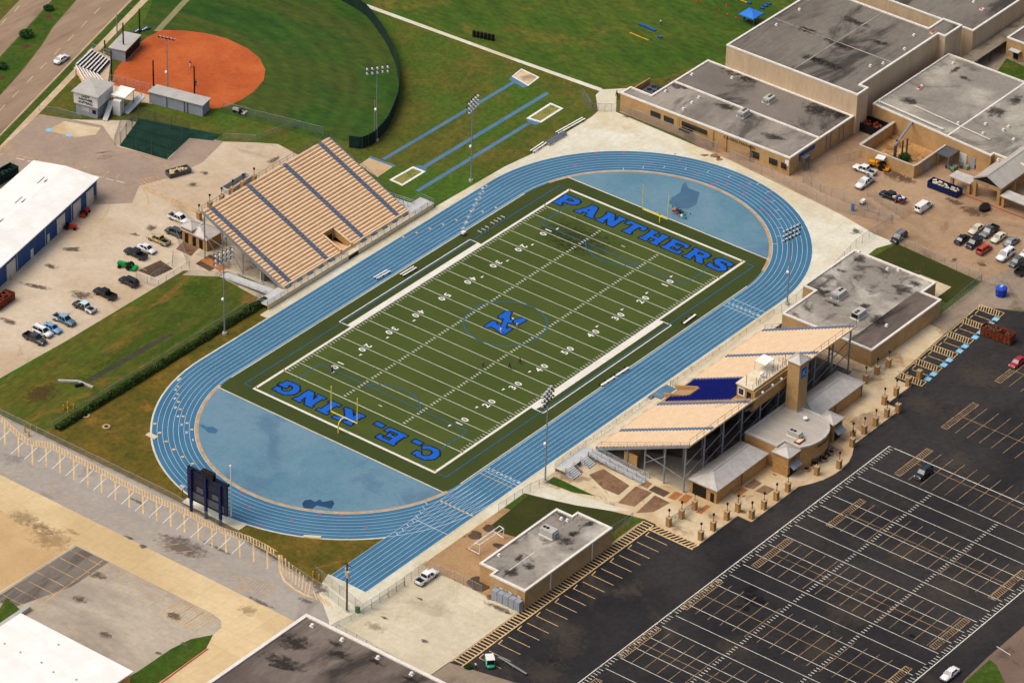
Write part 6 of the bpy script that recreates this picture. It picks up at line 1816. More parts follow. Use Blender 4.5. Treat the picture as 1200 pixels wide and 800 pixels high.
# ------------------------------------------------------------------ floodlight poles
def light_pole(label, at, h, rows_, cols, width, rot, name='floodlight_pole', down=0.32, pole=m_steel):
    """tapered pole with a rack of floodlights facing the field"""
    t = thing(name, label, 'floodlight', (at[0], at[1], 0))
    x, y = at[0], at[1]
    MB().tube((x, y, 0), (x, y, h), 0.19, 0.09, 10).build('pole', pole, t)
    MB().tube((x, y, 0), (x, y, 0.5), 0.55, 0.5, 10).build('base', m_palegrey, t)
    d = Vector((math.cos(rot), math.sin(rot), 0)); n = Vector((-d.y, d.x, 0))
    for r in range(rows_):
        z = h-0.1-r*1.15
        a = Vector((x, y, z))-d*width/2; c = Vector((x, y, z))+d*width/2
        MB().beam(a, c, 0.14, 0.14).build('crossarm', m_steeld, t)
        for k in range(cols):
            q = a.lerp(c, (k+0.5)/cols)
            f = (n*math.cos(down)-Vector((0, 0, 1))*math.sin(down))
            lb = MB(); lb.tube(q-f*0.15, q+f*0.45, 0.14, 0.29, 10)
            l_ = lb.build('lamp', m_alu, t)
            MB().tube(q+f*0.45, q+f*0.48, 0.27, 0.27, 10).build('lens', m_lampface, l_)
            MB().tube(q-f*0.45, q-f*0.15, 0.2, 0.2, 8).build('ballast', m_blackm, l_)
    q = MB(); q.sphere((x, y+0.3, h*0.42), 0.4); q.build('loudspeaker', m_lampface, t, True)
    return t
light_pole('tall steel floodlight pole between visitor stand and ditch, lamps towards the field', (-42.8, 44.0), 20.8, 3, 5, 5.6, R(-12)+math.pi)
light_pole('tall steel floodlight pole standing between the jump runways', (43.6, 44.4), 21.6, 3, 5, 5.6, R(12)+math.pi)
light_pole('tall steel floodlight pole beside the near straight left of the home stand', (-43.2, -44.4), 22.3, 3, 5, 5.6, R(14))
light_pole('tall steel floodlight pole at the right bend of the track', (46.5, -42.6), 19.6, 3, 5, 5.6, R(-8))
light_pole('grey floodlight pole inside the softball outfield fence', (44.0, 73.0), 19.6, 2, 5, 6.2, head(100, -14)+math.pi)
light_pole('grey floodlight pole rising from the long dugout roof', (27.8, 124.0), 16.0, 1, 5, 4.6, head(60, 14))
def plain_pole(label, u, v, h, r, mat, name='pole', cat='pole', topping=False):
    q = P(u, v); t = thing(name, label, cat, q)
    MB().tube(q, q+Vector((0, 0, h)), r, r*0.8, 8).build('shaft', mat, t)
    MB().tube(q, q+Vector((0, 0, 0.25)), r*2.2, r*1.8, 8).build('base', m_palegrey, t)
    if topping:
        k = MB(); k.sphere(q+Vector((0, 0, h)), r*2.0); k.build('finial', m_lampface, t, True)
    return t
nets = [plain_pole('black backstop net pole', u, v, h, 0.2, m_blackm, 'net_pole') for u, v, h in ((131, 96, 8.6), (145, 66, 9.0), (164, 51, 9.4), (180, 102, 7.2), (228, 111, 7.6), (123, 62, 3.4))]
for o in nets: o['group'] = 'net poles around the clay'
order_labels(nets, 'black backstop net pole by the clay infield')
plain_pole('slim grey steel pole by the highway dugout', 137.5, 47, 7.0, 0.16, m_steel)
plain_pole('yellowish foul pole beside the outfield floodlight', 439, 163, 10.5, 0.14, mk('foul_pole', '9a8a5a', '8a7a4c', 1, 0.6), 'foul_pole')
plain_pole('white flagpole beside the scoreboard', 271, 605, 12.4, 0.13, m_lampface, 'flagpole', 'flagpole', True)
t = plain_pole('leaning brown wooden utility pole with two pale transformers', 406.5, 716, 11.8, 0.2, m_wood, 'utility_pole', 'utility pole')
q = P(406.5, 716)
for dx, dy in ((0.45, 0.5), (-0.35, -0.55)):
    MB().tube((q.x+dx, q.y+dy, 8.6), (q.x+dx, q.y+dy, 10.0), 0.36, n=10).build('transformer', m_palegrey, t)
MB().beam((q.x, q.y-1.3, 11.2), (q.x, q.y+1.3, 11.2), .14, .14).build('crossarm', m_wood, t)
t = thing('green_box', 'small green utility box at the fence corner under the utility pole', 'utility box', P(419, 717))
q = P(419, 717); MB().box(q.x-.35, q.x+.35, q.y-.35, q.y+.35, 0, 1.1).build('cabinet', mk('green_box', '1e6b33', '256f3a', 1, .6), t); MB().box(q.x-.4, q.x+.4, q.y-.4, q.y+.4, 1.1, 1.2).build('lid', m_steeld, t)
t = thing('notice_board', 'small grey post box on the track edge beside the scoreboard', 'box', P(214, 582))
q = P(214, 582); MB().tube(q, q+Vector((0, 0, 2.2)), .1, n=6).build('post', m_steeld, t); MB().box(q.x-.3, q.x+.3, q.y-.6, q.y+.6, 2.2, 2.7).build('box', m_palegrey, t)

# ------------------------------------------------------------------ goal posts, scoreboard
def goal(label, s):
    t = thing('goal_post', label, 'goal post', (s*(60*Y+2.0), 0, 0))
    x = s*60*Y
    b = MB(); pts = [Vector((x+s*1.9, 0, 0)), Vector((x+s*1.9, 0, 2.0)), Vector((x+s*1.6, 0, 2.7)), Vector((x+s*0.9, 0, 3.02)), Vector((x, 0, 3.05))]
    for i in range(4): b.tube(pts[i], pts[i+1], 0.13, n=8)
    b.build('gooseneck', m_goal, t)
    MB().tube((x, -3.56, 3.05), (x, 3.56, 3.05), 0.11, n=8).build('crossbar', m_goal, t)
    for y in (-3.56, 3.56): MB().tube((x, y, 3.05), (x, y, 9.3), 0.10, n=8).build('upright', m_goal, t)
goal('yellow goal post at the C. E. KING end of the field', -1)
goal('yellow goal post at the PANTHERS end of the field', 1)
t = thing('scoreboard', 'dark navy scoreboard on three steel posts seen from behind', 'scoreboard', (-98, 0.5, 0))
for y, h in ((4.4, 10.4), (0.4, 10.0), (-3.5, 9.8)):
    MB().box(-98.3, -97.8, y-.27, y+.27, 0, h).build('post', m_navy, t)
MB().box(-97.78, -97.3, -5.0, 5.6, 2.6, 9.8).build('board', mk('board_back', '23242b', '2d2e35', 0.8, 0.6, fine=0.1), t)
for z0_, z1_, y0_, y1_ in ((3.2, 5.0, -4.3, 4.4), (5.4, 6.6, -3.4, -1.2), (5.3, 6.6, 1.2, 3.0), (6.8, 8.2, -1.6, 1.2)):
    MB().box(-97.9, -97.785, y0_, y1_, z0_, z1_).build('back_panel', m_steeld if z0_ < 6 else m_stain, t)
MB().box(-98.1, -97.1, -1.6, 1.6, 9.85, 11.4).build('speaker_box', m_blackm, t)
b = MB()
for z in (4.9, 6.7, 8.6, 9.7): b.box(-97.95, -97.79, -5.0, 5.6, z, z+.16)
b.build('beam', m_navy, t)
b = MB(); b.box(-97.6, -97.0, -5.2, 5.8, 9.8, 10.2); b.build('top_sign', m_blackm, t)
ground('concrete_pad', pp((213, 588), (222, 581), (292, 613), (280, 621)), 0.024, m_apron)

# ------------------------------------------------------------------ vehicles
def wheels(t, L, W, r, fx, rx):
    for x in (fx, rx):
        for s in (-1, 1):
            w = MB(); w.tube((x, s*(W/2-0.24), r), (x, s*(W/2+0.015), r), r, n=12); wo = w.build('wheel', m_tyre, t)
            MB().tube((x, s*(W/2+0.017), r), (x, s*(W/2+0.03), r), r*0.58, n=10).build('rim', m_rim, wo)
def shell(b, st):
    """loft: stations (x, half width, z bottom, z top); the top edge is drawn in and rounded"""
    n0 = len(b.v)
    for x, w, zb, zt_ in st:
        for y, z in ((-w*.94, zb), (-w, zb+(zt_-zb)*.35), (-w*.985, zb+(zt_-zb)*.72), (-w*.86, zt_), (w*.86, zt_), (w*.985, zb+(zt_-zb)*.72), (w, zb+(zt_-zb)*.35), (w*.94, zb)):
            b.v.append((x, y, z))
    m = len(st)
    for i in range(m-1):
        for k in range(8):
            a = n0+i*8+k; c = n0+i*8+(k+1) % 8
            b.f.append((a, a+8, c+8, c))
    b.f.append(tuple(n0+k for k in range(8))); b.f.append(tuple(n0+(m-1)*8+k for k in range(7, -1, -1)))
def cabin(t, x0, x1, xr0, xr1, wb, wt, zb, zt_, pm):
    """dark glass house with a painted roof and corner posts"""
    g = MB()
    P0 = [(x0, -wb, zb), (x1, -wb, zb), (x1, wb, zb), (x0, wb, zb)]; P1 = [(xr0, -wt, zt_), (xr1, -wt, zt_), (xr1, wt, zt_), (xr0, wt, zt_)]
    g.v += P0+P1; g.f += [(0, 1, 5, 4), (1, 2, 6, 5), (2, 3, 7, 6), (3, 0, 4, 7)]
    g.build('window', m_cglass, t)
    r_ = MB()
    r_.prism([(xr0-.03, -wt-.02), (xr1+.03, -wt-.02), (xr1+.03, wt+.02), (xr0-.03, wt+.02)], zt_-0.05, zt_+0.035, bottom=True)
    for a, c in zip(P0, P1): r_.beam(a, c, 0.10, 0.10)
    for s in (0, 2):
        a = Vector(P0[s]).lerp(Vector(P0[s+1]), 0.5); c = Vector(P1[s]).lerp(Vector(P1[s+1]), 0.5); r_.beam(a, c, 0.10, 0.10)
    r_.build('cab_roof', pm, t)
def lights(t, L, W, z, zr):
    for s in (-1, 1):
        MB().box(L/2-.10, L/2+.02, s*W*.36-.17, s*W*.36+.17, z-.09, z+.09).build('headlight', m_hlight, t)
        MB().box(-L/2-.02, -L/2+.08, s*W*.40-.12, s*W*.40+.12, zr-.12, zr+.12).build('tail_light', m_tlight, t)
    MB().box(L/2-.12, L/2+.05, -W*.45, W*.45, .30, .50).build('bumper', m_bumper, t)
    MB().box(-L/2-.05, -L/2+.12, -W*.45, W*.45, .32, .52).build('bumper', m_bumper, t)
    for s in (-1, 1): MB().box(L*.14-.1, L*.14+.1, s*(W/2+.10)-.09, s*(W/2+.10)+.09, 0.98, 1.14).build('mirror', m_blackm, t)
pm0 = paint('cccccc')
PROTO = {}
def proto(kind):
    t = thing('parked_car', 'car', 'car', (0, 0, 0))
    if kind == 'sedan':
        L, W = 4.75, 1.82; b = MB()
        shell(b, [(-L/2, .80, .36, .86), (-L/2+.25, .89, .28, .97), (-1.2, .91, .26, .98), (1.0, .91, .26, .95), (L/2-.5, .88, .27, .84), (L/2-.08, .80, .32, .70), (L/2, .72, .38, .62)])
        b.build('body', pm0, t, True); cabin(t, -1.65, 1.15, -1.0, .42, .80, .60, .93, 1.42, pm0); lights(t, L, W, .66, .78); wheels(t, L, W, .33, 1.42, -1.42)
    elif kind == 'suv':
        L, W = 4.85, 1.92; b = MB()
        shell(b, [(-L/2, .88, .42, 1.08), (-L/2+.2, .94, .34, 1.12), (-1, .96, .32, 1.12), (1.0, .96, .32, 1.08), (L/2-.4, .93, .34, 1.0), (L/2, .84, .42, .84)])
        b.build('body', pm0, t, True); cabin(t, -2.3, 1.25, -2.05, .62, .86, .70, 1.08, 1.76, pm0); lights(t, L, W, .8, .98); wheels(t, L, W, .38, 1.45, -1.45)
        rb = MB(); rb.beam((-1.9, -.6, 1.83), (.3, -.6, 1.83), .05, .05); rb.beam((-1.9, .6, 1.83), (.3, .6, 1.83), .05, .05); rb.build('roof_rack', m_blackm, t)
    elif kind == 'van':
        L, W = 5.4, 2.0; b = MB()
        shell(b, [(-L/2, .94, .40, 1.15), (-L/2+.15, .98, .34, 1.2), (1.4, .98, .34, 1.2), (L/2-.35, .94, .34, 1.0), (L/2, .84, .42, .84)])
        b.build('body', pm0, t, True)
        u_ = MB(); u_.v += [(-L/2+.05, -.92, 1.15), (1.15, -.92, 1.15), (1.15, .92, 1.15), (-L/2+.05, .92, 1.15), (-L/2+.2, -.80, 2.05), (.75, -.80, 2.05), (.75, .80, 2.05), (-L/2+.2, .80, 2.05)]
        u_.f += [(0, 1, 5, 4), (1, 2, 6, 5), (2, 3, 7, 6), (3, 0, 4, 7), (4, 5, 6, 7)]; u_.build('upper_body', pm0, t)
        g = MB(); g.v += [(1.17, -.90, 1.18), (2.0, -.86, 1.05), (2.0, .86, 1.05), (1.17, .90, 1.18), (.82, -.76, 2.02), (.82, .76, 2.02)]; g.f += [(1, 2, 5, 4), (0, 1, 4), (2, 3, 5)]
        g.build('window', m_cglass, t)
        g = MB(); g.box(-L/2+.02, -L/2+.1, -.72, -.1, 1.3, 1.85); g.box(-L/2+.02, -L/2+.1, .1, .72, 1.3, 1.85); g.box(.1, .8, -.93, -.80, 1.3, 1.8); g.box(.1, .8, .80, .93, 1.3, 1.8); g.build('window', m_cglass, t)
        lights(t, L, W, .78, 1.0); wheels(t, L, W, .37, 1.65, -1.6)
    elif kind in ('pickup', 'flatbed'):
        L, W = 5.75, 1.98; b = MB()
        shell(b, [(0.25 if 1 else 0, .97, .40, 1.12), (.5, .98, .38, 1.12), (1.5, .98, .38, 1.10), (L/2-.4, .95, .40, 1.02), (L/2, .86, .46, .88)])
        shell(b, [(-.95, .96, .40, 1.10), (.3, .97, .40, 1.12)])
        b.build('body', pm0, t, True)
        cabin(t, -.95, 1.45, -.75, .72, .88, .72, 1.08, 1.78, pm0)
        bb = MB()
        if kind == 'pickup':
            bb.box(-L/2, -1.0, -.98, -.90, .45, 1.14); bb.box(-L/2, -1.0, .90, .98, .45, 1.14); bb.box(-L/2, -L/2+.08, -.90, .90, .45, 1.12); bb.box(-1.06, -.97, -.90, .90, .45, 1.12)
            bb.build('bed', pm0, t); MB().box(-L/2+.08, -1.06, -.90, .90, .55, .66).build('bed_floor', m_blackm, t)
        else:
            bb.box(-L/2-.9, -1.1, -1.1, 1.1, .85, 1.0); bb.build('bed', m_rust, t)
        lights(t, L, W, .85, .9); wheels(t, L, W, .40, 1.85, -1.75)
    return t
for k in ('sedan', 'suv', 'van', 'pickup', 'flatbed'): PROTO[k] = proto(k)
USED = set()
G_LOT = 'vehicles parked beside the ditch and blue shed'; G_YARD = 'vehicles parked in the service yard'
def car(kind, u, v, hd_, colour, label, cat, group=None, bed=None, roof=None, sc=1.0, name='parked_car'):
    p = PROTO[kind]
    if kind in USED: o = copy_tree(p)
    else: o = p; USED.add(kind)
    o.name = name
    q = P(u, v, 0.0)
    o.location = (q.x, q.y, 0.04); o.rotation_euler = (0, 0, hd_); o.scale = (sc, sc, sc)
    m = paint(colour)
    for n in ('body', 'cab_roof', 'upper_body', 'bed'):
        if n == 'bed' and kind == 'flatbed': continue
        recolor(o, n, m)
    if bed: recolor(o, 'bed', paint(bed))
    if roof: recolor(o, 'cab_roof', paint(roof))
    tag(o, label, cat, group)
    if not group and 'group' in o: del o['group']
    return o
PX = head(33, -21.5); NX = PX+math.pi; PYd = head(-42, -18); NYd = PYd+math.pi
car('sedan', 72, 72, head(50, -34, (72, 72)), 'e2e2e0', 'white sedan driving along the highway', 'car', None, name='car')
car('pickup', 210, 259, NYd, 'e0e0de', 'white pickup behind the visitor building with its bed to the lot', 'pickup', G_LOT)
car('suv', 205, 275, PYd, '4a4d50', 'dark grey pickup-like wagon squeezed beside the visitor building', 'suv', G_LOT)
car('pickup', 186, 283.5, PYd, 'b9a67c', 'tan beige pickup with dark bed', 'pickup', G_LOT)
car('sedan', 172, 294, NYd, 'd8dadb', 'white sedan half hidden by the black pickup', 'car', G_LOT)
car('pickup', 159, 300, PYd, '20252f', 'black pickup beside the white sedan, nose to the lot', 'pickup', G_LOT)
car('suv', 151, 333, PYd, '24272b', 'black suv parked alone by the ditch grass', 'suv', G_LOT)
car('pickup', 123, 347, PYd, '17191c', 'black pickup with blue paint mark on the ground beside it', 'pickup', G_LOT)
car('pickup', 99, 362.5, PYd, '2b2d30', 'black pickup with white bed and pale blue roof', 'pickup', G_LOT, 'dfe0dc', 'b9d6e4')
car('pickup', 75, 377.5, NYd, '54707f', 'two-tone blue and white pickup', 'pickup', G_LOT, 'c6cdd0', '7fa6bc')
car('sedan', 61, 387, NYd, '6f9fc0', 'light blue sedan beside the white suv', 'car', G_LOT)
car('suv', 50, 391.5, NYd, 'e3e4e2', 'white suv between light blue sedan and dark pickup', 'suv', G_LOT)
car('pickup', 41, 399.5, NYd, '3a3d40', 'dark grey pickup, lowest of the row by the ditch', 'pickup', G_LOT)
car('pickup', 1013, 202, PYd, 'e4e4e1', 'white double cab pickup beside the yellow tractor', 'pickup', G_YARD)
car('pickup', 1013, 217, NX, 'dcdcd8', 'white work pickup with open tool bed near the fence', 'pickup', G_YARD, 'aeb0ae')
fb = car('flatbed', 1044, 233, PYd, '20262c', 'black flatbed truck loaded with junk', 'truck', G_YARD)
car('van', 1082, 245.5, PX, 'e3e0da', 'white panel van parked alone in the yard', 'van', G_YARD)
car('suv', 1053, 281, NX, '23272a', 'black jeep by the yard fence corner', 'suv', G_YARD, None, '6f7576')
car('sedan', 1144, 271, NX, 'd2c6a6', 'beige sedan, first of the back row in the yard', 'car', G_YARD)
car('pickup', 1159, 274, NX, '70777a', 'grey pickup with black bed between beige and cream sedans', 'pickup', G_YARD, '1c1d1e', '4c5052')
car('sedan', 1127.5, 283, PX, '17181a', 'black sedan at the left end of the front row', 'car', G_YARD)
car('suv', 1141, 287.5, NX, '1a1f2a', 'dark navy suv between black sedan and red suv', 'suv', G_YARD)
car('suv', 1153, 295, PX, 'b8402a', 'red orange suv in the yard', 'suv', G_YARD, sc=0.94)
car('sedan', 1170, 281, NX, 'd9d0b4', 'cream sedan behind the red suv', 'car', G_YARD)
car('sedan', 1185, 286, PX, '7e8386', 'silver grey sedan at the right of the back row', 'car', G_YARD)
car('suv', 1178, 302, NX, 'e6e6e4', 'white suv, largest of the front row', 'suv', G_YARD, sc=1.12)
car('sedan', 1191, 309, NX, '59605a', 'dark green grey sedan beside the white suv', 'car', G_YARD)
car('pickup', 1200, 318, PX, '1c1c1e', 'black pickup cut by the right photo edge', 'pickup', G_YARD)
car('sedan', 1203, 299, NX, 'dfdfdc', 'white sedan cut by the right photo edge', 'car', G_YARD)
car('sedan', 1192, 427, NX, 'a8202a', 'bright red sedan in the black parking lot', 'car')
car('suv', 1082, 557, NX, '1d2326', 'black jeep parked alone in the black lot', 'suv', None, None, '2c3438')
car('pickup', 500, 679, PX, 'e8e8e5', 'white pickup with black bed liner in the pale lot', 'pickup')
car('sedan', 1113, 792, NX, 'e4e2dc', 'white sedan driving along the bottom right edge of the black lot', 'car', name='car')
# junk on the flatbed
junk = thing('junk_load', 'blue drum and pale scrap lying on the black flatbed truck', 'scrap', fb.location)
rr = random.Random(5)
for k in range(9):
    a = fb.rotation_euler.z; lx, ly = rr.uniform(-3.3, -1.2), rr.uniform(-.8, .8)
    c_ = (fb.location.x+lx*math.cos(a)-ly*math.sin(a), fb.location.y+lx*math.sin(a)+ly*math.cos(a), 1.25+rr.uniform(0, .15))
    bb = MB(); bb.obox(c_, (rr.uniform(.3, .9), rr.uniform(.2, .6), .4), rr.uniform(0, 3)); bb.build('scrap_piece', m_white if k % 2 else m_bluewall, junk)

def dumpster(name, label, u, v, hd_, L, W, H_, mat, fill=None, cat='dumpster'):
    q = P(u, v); t = thing(name, label, cat, q)
    b = MB(); b.box(-L/2, L/2, -W/2, -W/2+.08, .2, H_); b.box(-L/2, L/2, W/2-.08, W/2, .2, H_); b.box(-L/2, -L/2+.08, -W/2+.08, W/2-.08, .2, H_); b.box(L/2-.08, L/2, -W/2+.08, W/2-.08, .2, H_); b.box(-L/2+.08, L/2-.08, -W/2+.08, W/2-.08, .2, .35)
    t.location = (0, 0, 0)
    b.build('bin', mat, t)
    rb = MB()
    n = max(3, int(L/0.9))
    for i in range(n+1):
        x = -L/2+.06+(L-.12)*i/n
        for s in (-1, 1): rb.box(x-.05, x+.05, s*(W/2+.04)-.05, s*(W/2+.04)+.05, .2, H_-.02)
    rb.ring([(-L/2, -W/2), (L/2, -W/2), (L/2, W/2), (-L/2, W/2)], .08, .04, H_-.1, H_+.03)
    rb.build('rib', mat, t)
    wb = MB()
    for x in (-L/2+.5, L/2-.5): wb.tube((x, -W/2+.1, .15), (x, W/2-.1, .15), .15, n=8)
    wb.build('roller', m_blackm, t)
    if fill:
        fb_ = MB(); rq = random.Random(int(u))
        for k in range(26): fb_.obox((rq.uniform(-L/2+.5, L/2-.5), rq.uniform(-W/2+.4, W/2-.4), H_-rq.uniform(.15, .45)), (rq.uniform(.4, 1.1), rq.uniform(.2, .6), .25), rq.uniform(0, 3), rq.uniform(-.4, .4))
        fb_.build('contents', fill, t)
    t.location = q; t.rotation_euler = (0, 0, hd_)
    return t
dumpster('dumpster', 'long blue roll-off dumpster heaped with pale debris by the portico', 1107, 224, PYd, 8.0, 2.5, 1.7, m_navy, m_apron)
dumpster('dumpster', 'rusty red open dumpster parked on the blue access marks', 1169, 396, head(42, 16), 7.4, 2.5, 2.2, m_rust, m_soild)
dumpster('dumpster', 'rusty dumpster with scrap cut by the left photo edge', 2, 357, head(33, -28), 6.4, 2.4, 2.0, m_rust, m_rust)
dumpster('dumpster', 'black dumpster with rust load in the corner below the gymnasium', 1023, 154, PYd, 5.4, 4.0, 2.4, m_blackm, m_rust)
dumpster('trailer', 'dark open utility trailer with tan load near the batting cage', 209, 204, head(40, -12), 5.6, 2.2, 1.2, m_steeld, m_tan, 'trailer')
dumpster('container', 'dark green container cut by the left photo edge', 1, 212, PX, 9, 2.6, 2.4, m_netgreen, m_netgreen, 'container')
# blue skip
q = P(1173, 346); t = thing('dumpster', 'round blue recycling bin standing alone by the yard', 'dumpster', q)
MB().tube(q, q+Vector((0, 0, 1.9)), 1.25, 1.35, 8).build('bin', mk('bin_blue', '16329a', '1d3ca8', .8, .5), t)
b = MB(); b.dome(q+Vector((0, 0, 1.9)), 1.4, 0.35, 8, 3); b.build('lid', mk('bin_lid', '2340a4', '2c4ab0', .8, .5), t)
MB().box(q.x-.5, q.x+.5, q.y-.3, q.y+.3, 2.35, 2.5).build('hatch', m_hcblue, t)
# small machines
def mower(label, u, v, hd_, col, sc=1.0, cat='tractor', canopy=None):
    t = thing('tractor', label, cat, (0, 0, 0))
    MB().box(.1, 1.5, -.38, .38, .55, 1.05).build('bonnet', col, t)
    MB().box(-1.0, .1, -.5, .5, .5, .75).build('chassis', col, t)
    MB().box(-.75, -.2, -.3, .3, .75, 1.15).build('seat', m_blackm, t)
    for x, y, r in ((-.7, .62, .55), (-.7, -.62, .55), (1.1, .5, .32), (1.1, -.5, .32)):
        MB().tube((x, y-.14, r), (x, y+.14, r), r, n=12).build('wheel', m_tyre, t)
    MB().tube((.1, 0, .9), (-.2, 0, 1.25), .03, n=5).build('steering_wheel', m_blackm, t)
    MB().box(-1.9, -1.0, -.8, .8, .25, .5).build('mower_deck', col, t)
    if canopy:
        MB().box(-1.0, .4, -.7, .7, 1.95, 2.05).build('canopy', canopy, t)
        for x in (-.9, .3):
            for y in (-.6, .6): MB().tube((x, y, .6), (x, y, 1.95), .04, n=5).build('canopy_post', m_blackm, t)
    q = P(u, v); t.location = q; t.rotation_euler = (0, 0, hd_); t.scale = (sc,)*3
    return t
m_redm = mk('machine_red', 'c2321f', 'b62c1c', 1, .45); m_grn = mk('machine_green', '0f8a3c', '128f42', 1, .45); m_yel = mk('machine_yellow', 'd08a1c', 'c88218', 1, .5)
mower('red riding mower by the far roll-up door', 100, 251, PX+.3, m_redm, 1.0, 'mower')
mower('orange red mower with black arm by the middle roll-up door', 82, 268, head(40, 4), m_redm, 1.05, 'mower')
mower('bright green tractor below the black pickup', 148, 314, head(-30, -6), m_grn, 1.3)
t = mower('yellow backhoe tractor with white canopy by the tank yard wall', 1029, 197, head(-40, -10), m_yel, 1.5, 'tractor', m_white)
mower('white utility cart on the softball outfield edge', 280, 132, head(-30, -8), m_palegrey, 1.0, 'cart', None)
t = thing('golf_cart', 'small green and white golf cart at the bottom of the pale lot', 'golf cart', (0, 0, 0))
b = MB(); shell(b, [(-1.6, .75, .3, .9), (-1.0, .85, .28, .85), (.9, .85, .28, .8), (1.5, .7, .32, .7)]); b.build('body', mk('cart_green', '2f9a7a', '37a383', 1, .5), t, True)
MB().box(-1.2, 1.0, -.85, .85, 1.85, 1.95).build('roof', m_white, t); MB().box(.9, 1.0, -.75, .75, .8, 1.8).build('windscreen', m_cglass, t); MB().box(-.9, -.3, -.7, .7, .85, 1.2).build('seat', m_blackm, t)
for x in (-1.1, .95):
    for y in (-.75, .75):
        MB().tube((x, y, .7), (x, y, 1.85), .05, n=5).build('roof_post', m_white, t)
        MB().tube((x*.95, y-.12, .28), (x*.95, y+.12, .28), .28, n=10).build('wheel', m_tyre, t)
t.location = P(574, 779); t.rotation_euler = (0, 0, head(6, 20)); t.scale = (1.0,)*3

# ------------------------------------------------------------------ brick pillar lamps
def pillar(at, z=0.0):
    t = thing('pillar_lamp', 'lamp', 'lamp', (0, 0, 0))
    b = MB(); b.box(-.46, .46, -.46, .46, 0, 2.05); b.build('pillar', m_brick2, t)
    MB().box(-.54, .54, -.54, .54, 2.05, 2.2).build('cap', m_curb, t)
    MB().tube((0, 0, 2.2), (0, 0, 3.7), .06, n=6).build('stem', m_blackm, t)
    b = MB(); b.sphere((0, 0, 3.95), .28); b.tube((0, 0, 3.65), (0, 0, 3.75), .2, n=8); b.build('lantern', m_blackm, t, True)
    return t
pl0 = pillar(None); first = [True]
def place_pillar(u, v):
    o = pl0 if first[0] else copy_tree(pl0)
    first[0] = False
    o.location = P(u, v); return o
rowA = [place_pillar(u, v) for u, v in ((821, 632), (835.5, 621), (851.5, 608.5))]
rowB = [place_pillar(u, v) for u, v in ((864.5, 599), (880.7, 607), (895, 596), (909.5, 585.5), (923, 575.5))]
rowC = [place_pillar(u, v) for u, v in ((957, 556), (983, 548.5), (998.5, 523), (999, 514), (1012.5, 508), (1025.7, 498.5), (1039, 488.5), (1052, 483))]
rowD = [place_pillar(u, v) for u, v in ((1036, 473.5), (1050, 463.5), (1064, 452), (1077, 443.5))]
rowE = [place_pillar(u, v) for u, v in ((783.5, 616), (798.5, 607), (813.8, 596.5))]
rowF = [place_pillar(u, v) for u, v in ((1014, 448.5), (1027.5, 438.5), (1041, 430))]
rowG = [place_pillar(u, v) for u, v in ((233.5, 258), (246, 246), (260, 238), (273, 229), (285, 222), (298, 215))]
for row, nm, gp in ((rowA, 'brick pillar lamp on the plaza corner by the striped kerb', 'pillar lamps at the lower plaza corner'), (rowB, 'brick pillar lamp along the plaza below the left wing', 'pillar lamps below the left wing'), (rowC, 'brick pillar lamp around the curved plaza edge', 'pillar lamps around the curved plaza edge'), (rowD, 'brick pillar lamp near the access stalls', 'pillar lamps near the access stalls'), (rowE, 'brick pillar lamp holding the left plaza gates', 'pillar lamps at the left gates'), (rowF, 'brick pillar lamp holding the right plaza gates', 'pillar lamps at the right gates'), (rowG, 'brick pillar lamp behind the visitor stand', 'pillar lamps behind the visitor stand')):
    for o in row: o['group'] = gp
    order_labels(row, nm)
def gate(label, a, c):
    a = P(*a); c = P(*c); t = thing('metal_gate', label, 'gate', (a+c)/2)
    up = Vector((0, 0, 1.9)); d = (c-a).normalized()
    b = MB(); b.beam(a+d*.6+Vector((0, 0, .25)), c-d*.6+Vector((0, 0, .25)), .08, .1); b.beam(a+d*.6+up, c-d*.6+up, .08, .1); b.build('frame', m_steel, t)
    b = MB(); b.face([a+d*.6+Vector((0, 0, .25)), c-d*.6+Vector((0, 0, .25)), c-d*.6+up, a+d*.6+up]); b.build('bars', m_chaind, t)
    m_ = (a+c)/2; b = MB(); b.obox((m_.x, m_.y, 1.2), (.8, .12, .6), math.atan2(d.y, d.x)); b.build('gate_sign', m_white, t)
gate('grey metal gate at the left of the plaza nearest the lot corner', (783.5, 616), (798.5, 607))
gate('grey metal gate at the left of the plaza beside the wing', (798.5, 607), (813.8, 596.5))
gate('grey metal gate at the right of the plaza beside the wing', (1014, 448.5), (1027.5, 438.5))
gate('grey metal gate at the right of the plaza nearest the locker building', (1027.5, 438.5), (1041, 430))
# planters along the curved front
pls = []
def planter():
    t = thing('planter', 'planter', 'planter', (0, 0, 0))
    MB().tube((0, 0, 0), (0, 0, .55), .55, .75, 12).build('pot', m_curb, t); MB().tube((0, 0, .5), (0, 0, .56), .6, .6, 12).build('soil', m_dark, t)
    return t
p0 = planter()
for i, (u, v) in enumerate(((945, 551), (956, 545.5), (966, 539.5), (974, 531))):
    o = p0 if i == 0 else copy_tree(p0); o.location = P(u, v); o['group'] = 'planters by the curved wall'; pls.append(o)
order_labels(pls, 'round tan planter against the curved entrance wall')
ground('bed_and_dark_strip', [(p[0], p[1]) for p in [on_arc(1.5, .15)[:], on_arc(4, .15)[:], on_arc(7, .15)[:], on_arc(9.5, .15)[:], on_arc(12.0, .15)[:], on_arc(12.0, 1.5)[:], on_arc(9.5, 1.5)[:], on_arc(7, 1.5)[:], on_arc(4, 1.5)[:], on_arc(1.5, 1.5)[:]]], 0.03, m_staind)  # near-black strip along the foot of the curved wall

